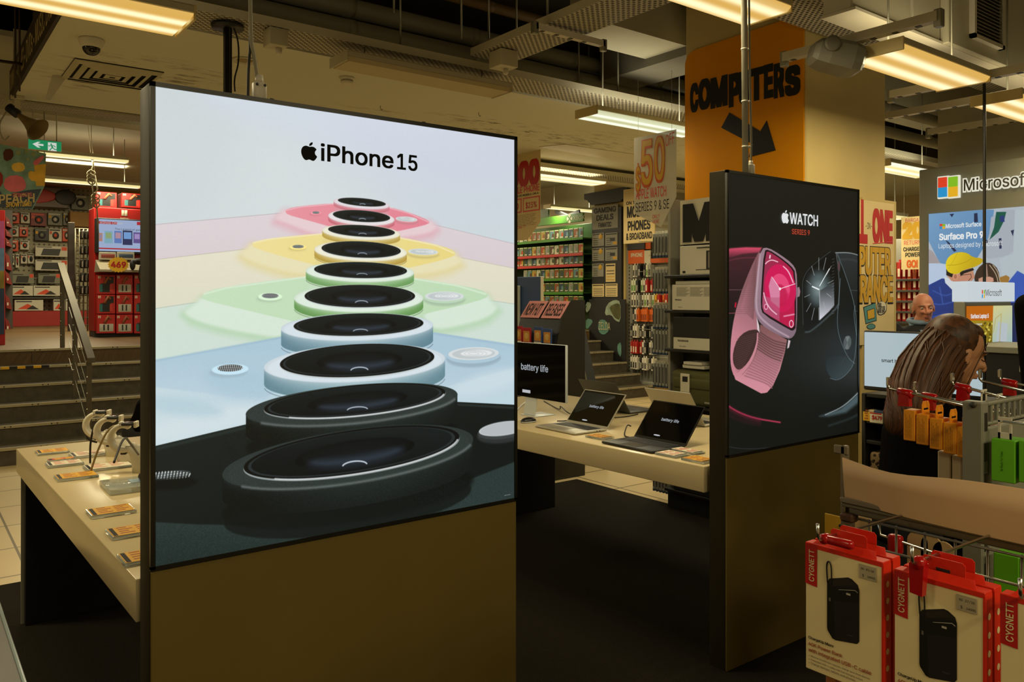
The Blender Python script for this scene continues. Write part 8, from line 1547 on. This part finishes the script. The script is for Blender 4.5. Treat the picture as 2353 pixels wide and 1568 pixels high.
part('top_rail', MB().rbox(gx(XG - .008, .03, 1.182), gx(XG + .012, .838, 1.197), M_CHAN, .004), gd); part('header_channel', MB().rbox(gx(XG - .022, .02, 1.198), gx(XG + .006, .845, 1.206), M_CHAN, .002, 1).rbox(gx(XG - .026, .02, 1.206), gx(XG - .018, .845, 1.216), M_WIRE, .002, 1), gd)
n = 24; vs = []
for i in range(n + 1):
    t = i / n; y = .842 - t * .82; bow = .012 + .03 * math.sin(min(1, t * 3.2) * math.pi / 2)
    for j, (z, dx) in enumerate(((1.207, .0), (1.255, -.006), (1.297 - .016 * math.exp(-((t - .12) / .12) ** 2) * .9, -.010))): vs.append(gx(XG - bow - dx * -1.0, y, z))
fs = [(3 * i + j, 3 * i + 3 + j, 3 * i + 4 + j, 3 * i + 1 + j) for i in range(n) for j in (0, 1)]
mb = MB(); mb.add(vs + [v + V((.0025, 0, 0)) for v in vs], fs + [tuple(k + len(vs) for k in f) for f in fs] + [(3 * i + 2, 3 * i + 5, 3 * i + 5 + len(vs), 3 * i + 2 + len(vs)) for i in range(n)], M_STRIPB, True); part('header_strip', mb, gd, 'bowed cream plastic header strip')
part('header_bracket', MB().rbox(gx(XG - .012, .842, 1.170), gx(XG + .006, .852, 1.312), M_WIRE, .002, 1).rbox(gx(XG - .012, .836, 1.295), gx(XG - .006, .866, 1.312), M_WIRE, .002, 1), gd); part('corner_clip', MB().rbox(gx(XG - .02, .822, 1.168), gx(XG + .005, .85, 1.185), mat('worn_clip', '4a2e1c', .6, noise=.5, nscale=60), .004, 1), gd)
part('end_post', MB().rbox(gx(XG - .002, .838, .007), gx(XG + .02, .858, 1.2), M_CHAN, .003, 1), gd); part('base_plinth', MB().rbox(gx(XG, .02, .007), gx(2.4, .85, .12), M_DGREY, .005, 1), gd); part('base_deck', MB().rbox(gx(XG + .02, .02, .12), gx(2.38, .84, .15), M_CHAN, .004, 1), gd)
# grey plastic upright and lattice above
yu0, yu1 = at_x(2210, 920, 1.6).y, at_x(2258, 920, 1.6).y; zu = at_x(2212, 921, 1.6).z
up = MB().rbox(gx(1.6, yu1, .15), gx(1.625, yu0, zu), M_PLG, .003, 1); up.lathe([(.006, 0), (.006, .002)], gx(1.5995, (yu0 + yu1) / 2 - .002, zu - .006), M_DGREY, (-1, 0, 0), 14)
for k in range(14): up.rbox(gx(1.607, yu1 - .0008, zu - .055 - k * .056), gx(1.620, yu1 + .001, zu - .020 - k * .056), M_DARKB, .002, 1)
part('plastic_upright', up, gd)
lt = MB(); zl0 = at_y(2275, 928, yu1).z; x_e = 2.35
lt.tube([gx(1.625, yu1 + .004, zl0), gx(x_e, yu1 + .004, zl0)], .0055, M_PLG, 8); lt.tube([gx(1.625, yu1 + .004, zl0 - .038), gx(x_e, yu1 + .004, zl0 - .038)], .004, M_PLG, 8)
for k in range(28): lt.rbox(gx(1.64 + k * .026, yu1, zl0 - .038), gx(1.646 + k * .026, yu1 + .008, zl0), M_PLG, .002, 1)
part('lattice', lt, gd); part('lattice_panel', MB().rbox(gx(1.628, yu1 + .001, .15), gx(x_e, yu1 + .010, zl0 - .045), M_PLG, .003, 1), gd); part('end_upright', MB().rbox(gx(x_e, yu1, .15), gx(x_e + .02, yu0, zu), M_PLG, .003, 1), gd)
# hooks on the far face, pointing away from the viewer
def far_hook(px_t, py_t, px_n, py_n, x, label, stop=None, flat=True):
    a, b_ = at_x(px_t, py_t, x), at_x(px_n, py_n, x); d = (a - b_).normalized(); st = b_ - d * max(0, (b_.y - (yu1 + .012)) / d.y)
    t = thing('peg_hook', label, 'hook', st, 0, 'steel hooks on the far face of the near rack'); L = (a - st).length
    rod = MB().tube([(0, 0, 0), d * L, d * (L + .004) + V((0, 0, .004)), d * (L + .005) + V((0, 0, .02))], .0032, M_STEEL, 10); part('rod', rod, t); part('tip_plate', MB().rbox(d * (L + .002) + V((-.006, -.001, .006)), d * (L + .002) + V((.006, .004, .024)), M_STEEL, .001, 1), t)
    if stop:
        c = (at_x(stop[0], stop[1], x) - st).dot(d); s = MB(); s.loft([[d * (c + o_) + V((r * math.cos(q), 0, r * math.sin(q) - .002)) for q in np.linspace(0, 6.283, 14, endpoint=False)] for o_, r in ((-.016, .007), (-.013, .009), (.013, .0085), (.016, .006))], M_REDPL)
        s.hexa([d * (c - .012) + V((-.007, 0, -.028)), d * (c - .012) + V((.007, 0, -.028)), d * (c + .012) + V((.008, 0, -.032)), d * (c + .012) + V((-.008, 0, -.032)), d * (c - .010) + V((-.008, 0, 0)), d * (c - .010) + V((.008, 0, 0)), d * (c + .010) + V((.008, 0, 0)), d * (c + .010) + V((-.008, 0, 0))], M_REDPL); part('red_stopper', s, t, 'red plastic stopper')
    return t, st, d
far_hook(2045, 893, 2205, 930, 1.70, 'steel hook holding the orange boxes, red stopper at its end', (2078, 915))
far_hook(2107, 904, 2205, 926, 1.76, 'steel hook just behind the one with orange boxes', (2136, 911))
far_hook(2192, 884, 2300, 912, 1.84, 'steel hook with white hang tabs behind the lattice', (2213, 890))
far_hook(2256, 876, 2353, 899, 1.92, 'bare steel hook pointing at the dark counter', None)
far_hook(2301, 874, 2353, 886, 2.0, 'steel hook at the picture edge with a hanging red stopper', (2320, 880))
# small orange boxes
M_ORSH = mat('orange_box_side', 'b0600a', .5)
OB = [(2075, 2103, 941.5, 1011.5), (2104, 2133, 950.7, 1020.5), (2135, 2166, 960, 1031), (2166, 2199, 970, 1041), (2198, 2226, 980, 1050)]
for i, (xa_, xb_, yt_, yb_) in enumerate(OB):
    A_, B_ = at_x(xa_, yt_, 1.685), at_x(xb_, yt_, 1.685); zb_ = at_x(xa_, yb_, 1.685).z; dy = A_.y - B_.y - .001; H_ = A_.z - zb_
    t = thing('small_box', '%s small orange box from the hook tip, below the red stopper side' % ORD[i], 'box', (1.685, (A_.y + B_.y) / 2, zb_), 0, 'small orange boxes on one hook')
    part('box_body', MB().rbox((0, -dy / 2, 0), (.034, dy / 2, H_), M_ORBX, .0015, 1), t); txt = MB()
    for c in range(5): txt.text('orange tablet warnings and notes', (-.0006, dy * (.28 - c * .12), H_ * .08), (0, 0, 1), (0, 1, 0), M_INK, w=H_ * (.78 - .09 * (c % 3)), h=dy * .07)
    part('small_print', txt, t)
    if i: hk = MB(); prof = [(-.016, 0), (.016, 0), (.016, .018), (.011, .026), (-.011, .026), (-.016, .018)]; hk.prism([(.017 + a, .0, H_ + z) for a, z in prof], (0, .0012, 0), M_ORBX); hk.rbox((.017 - .009, -.0006, H_ + .008), (.017 + .009, .0, H_ + .012), M_INK, .001, 1); part('hang_tab', hk, t)
for i, (xa_, xb_, yt_, yb_) in enumerate(((2154, 2186, 1036, 1088), (2187, 2212, 1046, 1100))):
    A_, B_ = at_x(xa_, yt_, 1.72), at_x(xb_, yt_, 1.72); zb_ = at_x(xa_, yb_, 1.72).z; single('cream_box', MB().rbox((0, B_.y - A_.y + .002, zb_ - .08), (.05, 0, A_.z), M_CREAMB, .002, 1), ['outer', 'inner'][i] + ' plain cream box hanging under the orange boxes', 'box', 'cream boxes under the orange ones', (1.72, A_.y, 0))
for i, (px, py) in enumerate(((2262, 905), (2298, 915))):
    p = at_x(px, py, 1.84); t = thing('tabbed_pack', 'white-tabbed pack behind the grey lattice, %s from the red stopper' % ORD[i], 'package', (p.x, p.y, p.z - .055), 0, 'white-tabbed packs behind the lattice'); part('pack_body', MB().rbox((-.03, -.008, -.08), (.03, .008, .032), M_CREAMB, .002, 1), t); hk = MB()
    for a, b_ in (((-.014, 0, .032), (-.008, .002, .06)), ((.008, 0, .032), (.014, .002, .06)), ((-.014, 0, .055), (.014, .002, .064))): hk.rbox(a, b_, M_WHITE, .0008, 1)
    part('hang_tab', hk, t)
# green boxes
for i, (xa_, xb_) in enumerate(((2276, 2331), (2339, 2395))):
    A_, B_ = at_x(xa_, 1007 if i == 0 else 1012, 1.598), at_x(xb_, 1007, 1.598); zb_ = at_x(xa_, 1104 if i == 0 else 1108, 1.598).z; dy = A_.y - B_.y; H_ = A_.z - zb_; t = thing('green_box', ['first', 'second'][i] + ' bright green box beside the grey plastic upright', 'box', (1.598, (A_.y + B_.y) / 2 - .001, zb_), 0, 'bright green boxes'); part('box_body', MB().rbox((0, -dy / 2, 0), (.05, dy / 2, H_), M_GRBX, .0015, 1), t)
    part('lettering', MB().text('Be Ready For Today', (-.0006, -dy * .0, H_ * .26), (0, 0, 1), (0, 1, 0), M_INK, w=H_ * .46, h=dy * .1), t); hk = MB()
    for a, b_ in (((.008, -.012, H_), (.010, -.007, H_ + .034)), ((.008, .007, H_), (.010, .012, H_ + .034)), ((.008, -.012, H_ + .03), (.010, .012, H_ + .04)), ((.008, -.012, H_), (.010, .012, H_ + .012))): hk.rbox(a, b_, M_WHITE, .0006, 1)
    part('hang_tab', hk, t)
zh = at_x(2335, 972, 1.607).z; t = thing('peg_hook', 'steel hook running to the white tabs of the green boxes', 'hook', (1.607, .47, zh)); part('rod', MB().tube([(0, -.2, 0), (0, .155, .0)], .0025, M_STEEL, 8), t)
for i, (px0_, px1_, py0_, py1_) in enumerate(((2282, 2345, 1268, 1380), (2346, 2400, 1280, 1395))): A_, B_ = at_x(px0_, py0_, 1.6), at_x(px1_, py0_, 1.6); zb_ = at_x(px0_, py1_, 1.6).z; single('green_box', MB().rbox((0, B_.y - A_.y + .002, 0), (.04, 0, A_.z - zb_), M_GRBX, .002, 1), ['dim green box seen through the wire grid, nearer the rack post', 'dim green box seen through the wire grid, at the picture edge'][i], 'box', 'green boxes behind the wire grid', (1.6, A_.y, zb_))
for i, (px, py) in enumerate(((2108, 1246), (2140, 1255), (2168, 1270))): p = at_x(px, py, 1.58); single('kraft_pack', MB().prism([(0, .02 * math.cos(a), .02 * math.sin(a)) for a in np.linspace(0, math.pi, 10)] + [(0, -.02, -.12), (0, .02, -.12)], (.004, 0, 0), M_KRAFT), 'round-topped kraft pack behind the wire grid, %s along' % ORD[i], 'package', 'kraft packs behind the wire grid', (1.58, p.y, p.z))
p = at_x(2058, 1238, 1.56); t = thing('peg_hook', 'steel hook with a red stopper seen through the wire grid', 'hook', (1.56, p.y, p.z)); part('rod', MB().tube([(.0, -.10, -.012), (0, .03, 0), (0, .034, .02)], .003, M_STEEL, 8), t); part('red_stopper', MB().rbox((-.009, -.014, -.03), (.009, .014, .008), M_REDPL, .006), t)
A_ = at_x(1905, 1182, 1.5); single('yellow_card', MB().rbox((0, -.045, -.11), (.003, 0, 0), M_YELP, .001, 1).lathe([(.004, 0), (.004, .001)], (-.0005, -.036, -.018), M_DARKB, (-1, 0, 0), 10), 'yellow card behind the rack post', 'card', None, (1.5, A_.y + .01, A_.z)); single('cream_card', MB().rbox((0, -.05, -.13), (.003, 0, 0), M_KRAFT, .001, 1), 'cream card beside the yellow card on the rack post', 'card', None, (1.52, A_.y - .028, A_.z + .004))
# ---- the red and cream power bank packs
W_, H_, D_ = .133, .21, .022
def bank_pack(front_y, ztop, x, label, price, tilt=0.0, tab=True, w=W_):
    """front_y = y of the outer (far) front edge; the front faces -X, the red side faces -Y"""
    t = thing('power_bank_pack', label, 'package', (x, front_y - w / 2, ztop - H_), tilt, 'red and cream power bank packs'); hw = w / 2; k = w / W_
    part('carton', MB().rbox((0, -hw, 0), (D_, hw, H_ - .001), M_CYW, .0015, 1), t)
    fl = MB().rbox((-.0006, -hw - .0004, H_ - .0085), (D_ + .0004, hw + .0004, H_), M_CYR, .001, 1).hexa([(-.0008, -hw - .0006, 0), (D_, -hw - .0006, 0), (D_, -hw + .001, 0), (-.0008, -hw + .0025, 0), (-.0008, -hw - .0006, H_ - .004), (D_, -hw - .0006, H_ - .004), (D_, -hw + .001, H_ - .004), (-.0008, -hw + .0025, H_ - .004)], M_CYR)
    fl.prism([(D_ * .1, -hw + .012, H_), (D_ * .1, hw - .012, H_), (D_ * .6, hw - .02, H_ + .009), (D_ * .6, -hw + .02, H_ + .009)], (.0012, 0, 0), M_CYR); part('red_edges', fl, t, 'bright red top and side')
    ic = MB()
    for q in range(7): ic.prism([(D_ * .5 + .0045 * math.cos(a), -hw - .0009, H_ - .035 - q * .026 + .005 * math.sin(a)) for a in np.linspace(0, 6.283, 10, endpoint=False)], (0, -.0002, 0), M_CYW)
    part('side_icons', ic, t)
    P_ = lambda u, v, e=.0008: V((-e, hw - u * k, H_ - v))
    lb = MB().quad([P_(0, .068), P_(.0215, .070), P_(.0215, .002), P_(0, .002)], M_CYRD); lb.text('CYGNETT', P_(.0165, .0625, .0012), (0, 0, 1), (0, 1, 0), M_CYW, w=.052, h=.0095, bold=.015); part('brand_label', lb, t, 'red label with upright lettering')
    pic = MB()
    pic.poly([P_(u, v) for u, v in [(.0395, .056), (.044, .049), (.076, .0385), (.082, .0395), (.092, .046), (.0945, .054), (.0945, .134), (.091, .139), (.054, .1455), (.049, .1445), (.0405, .134), (.0395, .130)]], M_PB2)
    pic.poly([P_(u, v, .0010) for u, v in [(.0395, .056), (.0500, .0625), (.0525, .140), (.049, .1445), (.0405, .134), (.0395, .13)]], M_PB); pic.poly([P_(u, v, .0011) for u, v in [(.0505, .060), (.091, .051), (.0945, .056), (.0945, .074), (.0525, .082), (.0505, .076)]], M_PB); pic.poly([P_(u, v, .0012) for u, v in [(.041, .054), (.076, .041), (.091, .047), (.052, .0585)]], mat('print_top', '2a241f', .4))
    pic.tube([P_(*q, .0014) for q in ((.060, .0625), (.088, .0558), (.0925, .0585))], .0006, mat('print_glint', 'a09888', .4), 5); pic.tube(curve([P_(*q, .0014) for q in ((.0405, .056), (.0385, .03), (.0405, .022), (.0445, .0215), (.0475, .03), (.0475, .057))], 2), .0011, M_PB, 6)
    pic.box(P_(.073, .0665, .0016), P_(.080, .0635, .0012), mat('print_digits', 'b8b0a4', .5)); pic.box(P_(.043, .080, .0016), P_(.046, .0855, .0012), M_PB3); pic.text('CYGNETT', P_(.074, .1305, .0014), (0, -1, 0), UZ, M_PB3, w=.011)
    part('product_picture', pic, t, 'printed black power bank with a loop')
    w_ = MB(); w_.text('ChargeUp Maxx', P_(.006, .1585), (0, -1, 0), UZ, M_PB, w=.045, bold=.015); w_.text('40K Power Bank', P_(.006, .1695), (0, -1, 0), UZ, M_ORT, w=.060, bold=.004); w_.text('with integrated USB-C cable', P_(.006, .1795), (0, -1, 0), UZ, M_ORT, w=.108, bold=.004)
    for q, s in enumerate(('Massive 40,000mAh capacity, charge up to three devices', 'Integrated USB-C cable with fast charging output', 'Charge laptops, tablets and phones')): w_.text(s, P_(.010, .1875 + q * .006), (0, -1, 0), UZ, M_PB3, w=.102 - .012 * q); w_.box(P_(.0075, .1870 + q * .006, .001), P_(.0065, .1860 + q * .006), M_PB3)
    part('lettering', w_, t)
    sk = MB().rbox(P_(.094, .0335, .0011), P_(.1225, .011, .0004), mat('price_sticker', 'b0a486', .6), .0004, 1); sk.text(price[0], P_(.098, .0195, .0014), (0, -1, 0), UZ, M_PB, w=.0205, font='mono'); sk.text('$', P_(.100, .030, .0014), (0, -1, 0), UZ, M_PB, w=.0025, font='mono'); sk.text(price[1], P_(.108, .030, .0014), (0, -1, 0), UZ, M_PB, w=.0125, font='mono'); part('price_sticker', sk, t, 'small printed price sticker')
    if tab:
        hk = MB(); x_ = D_ * .75; yc = .0; bw = .031
        hk.prism([(x_, yc - bw, H_ - .004), (x_, yc - bw, H_ + .024), (x_, yc - bw + .004, H_ + .028), (x_, yc + bw - .004, H_ + .028), (x_, yc + bw, H_ + .024), (x_, yc + bw, H_ - .004)], (.0012, 0, 0), M_CYR); hk.rbox((x_ - .0008, -.010, H_ + .009), (x_, .010, H_ + .0135), M_DARKB, .001, 1); part('hang_tab', hk, t)
    return t
pkA = at_x(1851, 1245, 1.20); pkB = at_x(2055, 1307, 1.20); pkC = at_x(2300, 1362, 1.20)
bank_pack(pkA.y, pkA.z, 1.20, 'front power bank pack of the stack nearest the watch lightbox', ('05 07/10', '14995')); bank_pack(pkA.y - .0005, pkA.z + .001, 1.2275, 'second power bank pack, behind the front one nearest the watch lightbox', ('05 07/10', '14995'))
bank_pack(pkB.y, pkB.z, 1.20, 'front power bank pack of the middle stack, under the hanging red stopper', ('05 27/10', '14995'), w=.128); bank_pack(pkB.y - .001, pkB.z + .001, 1.2275, 'second power bank pack of the middle stack, mostly hidden', ('05 27/10', '14995'), w=.128)
bank_pack(pkC.y, pkC.z, 1.20, 'power bank pack cut off by the picture edge', ('05 27/10', '14995'), .03)
def near_hook(y, z, stopper, label):
    t = thing('peg_hook', label, 'hook', (XG - .008, y, z), 0, 'steel hooks on the near face of the rack'); L = XG - .008 - 1.168
    part('rod', MB().tube([(.004, 0, 0), (-L, 0, .006), (-L - .004, 0, .012), (-L - .005, 0, .032)], .0026, M_STEEL, 10), t); part('back_plate', MB().rbox((-.004, -.014, -.012), (.006, .014, .012), M_GALV, .002, 1), t)
    s = MB()
    if stopper == 'flat': s.loft([[V((-L + o_, r * math.cos(q), .004 + r * math.sin(q))) for q in np.linspace(0, 6.283, 14, endpoint=False)] for o_, r in ((.008, .006), (.011, .0085), (.022, .0085), (.026, .007))], M_REDPL); s.rbox((-L + .010, -.048, -.003), (-L + .024, .004, .011), M_REDPL, .005)
    else: s.loft([[V((-L + o_, r * math.cos(q), .004 + r * math.sin(q))) for q in np.linspace(0, 6.283, 14, endpoint=False)] for o_, r in ((.006, .008), (.010, .0105), (.020, .0105), (.024, .008))], M_REDPL); s.hexa([(-L + .008, -.008, -.042), (-L + .020, -.008, -.042), (-L + .020, .010, -.040), (-L + .008, .010, -.040), (-L + .007, -.0105, .004), (-L + .023, -.0105, .004), (-L + .023, .0105, .004), (-L + .007, .0105, .004)], M_REDPL)
    if stopper: part('red_stopper', s, t, 'red plastic stopper')
    return t
hA = at_x(1876, 1245, 1.166); hB = at_x(2098, 1306, 1.166); hC = at_x(2346, 1385, 1.166)
near_hook(hA.y - .004, hA.z - .002, 'flat', 'steel hook of the pack stack nearest the watch lightbox, stopper lying sideways'); near_hook(hB.y, hB.z, 'down', 'steel hook of the middle pack stack, stopper hanging down'); near_hook(hC.y, hC.z, None, 'bare steel hook over the pack at the picture edge')
# packs on the row below, just showing
for i, (px, py, m, lab) in enumerate(((1888, 1546, 'c9824a', 'brown carton just showing under the first power bank packs'), (1915, 1552, 'b06a3a', 'second brown carton under the first power bank packs'), (1950, 1560, 'c01812', 'red pack just showing under the first power bank packs'))):
    p = at_x(px, py, 1.235); single('lower_pack', MB().rbox((0, -.022, -.16), (.05, .0, 0), mat('lower_' + m, m, .5), .003, 1).rbox((.02, -.014, 0), (.022, -.006, .02), mat('lower_' + m, m, .5), .0008, 1), lab, 'package', 'packs on the row below', (1.245, p.y, p.z))
single('peg_hook', MB().tube([(0, 0, 0), (-.24, 0, .0), (-.245, 0, .02)], .0026, M_STEEL, 8), 'steel hook of the row below the power bank packs', 'hook', None, (XG - .004, at_x(1915, 1552, 1.235).y - .01, at_x(1915, 1552, 1.235).z + .012))
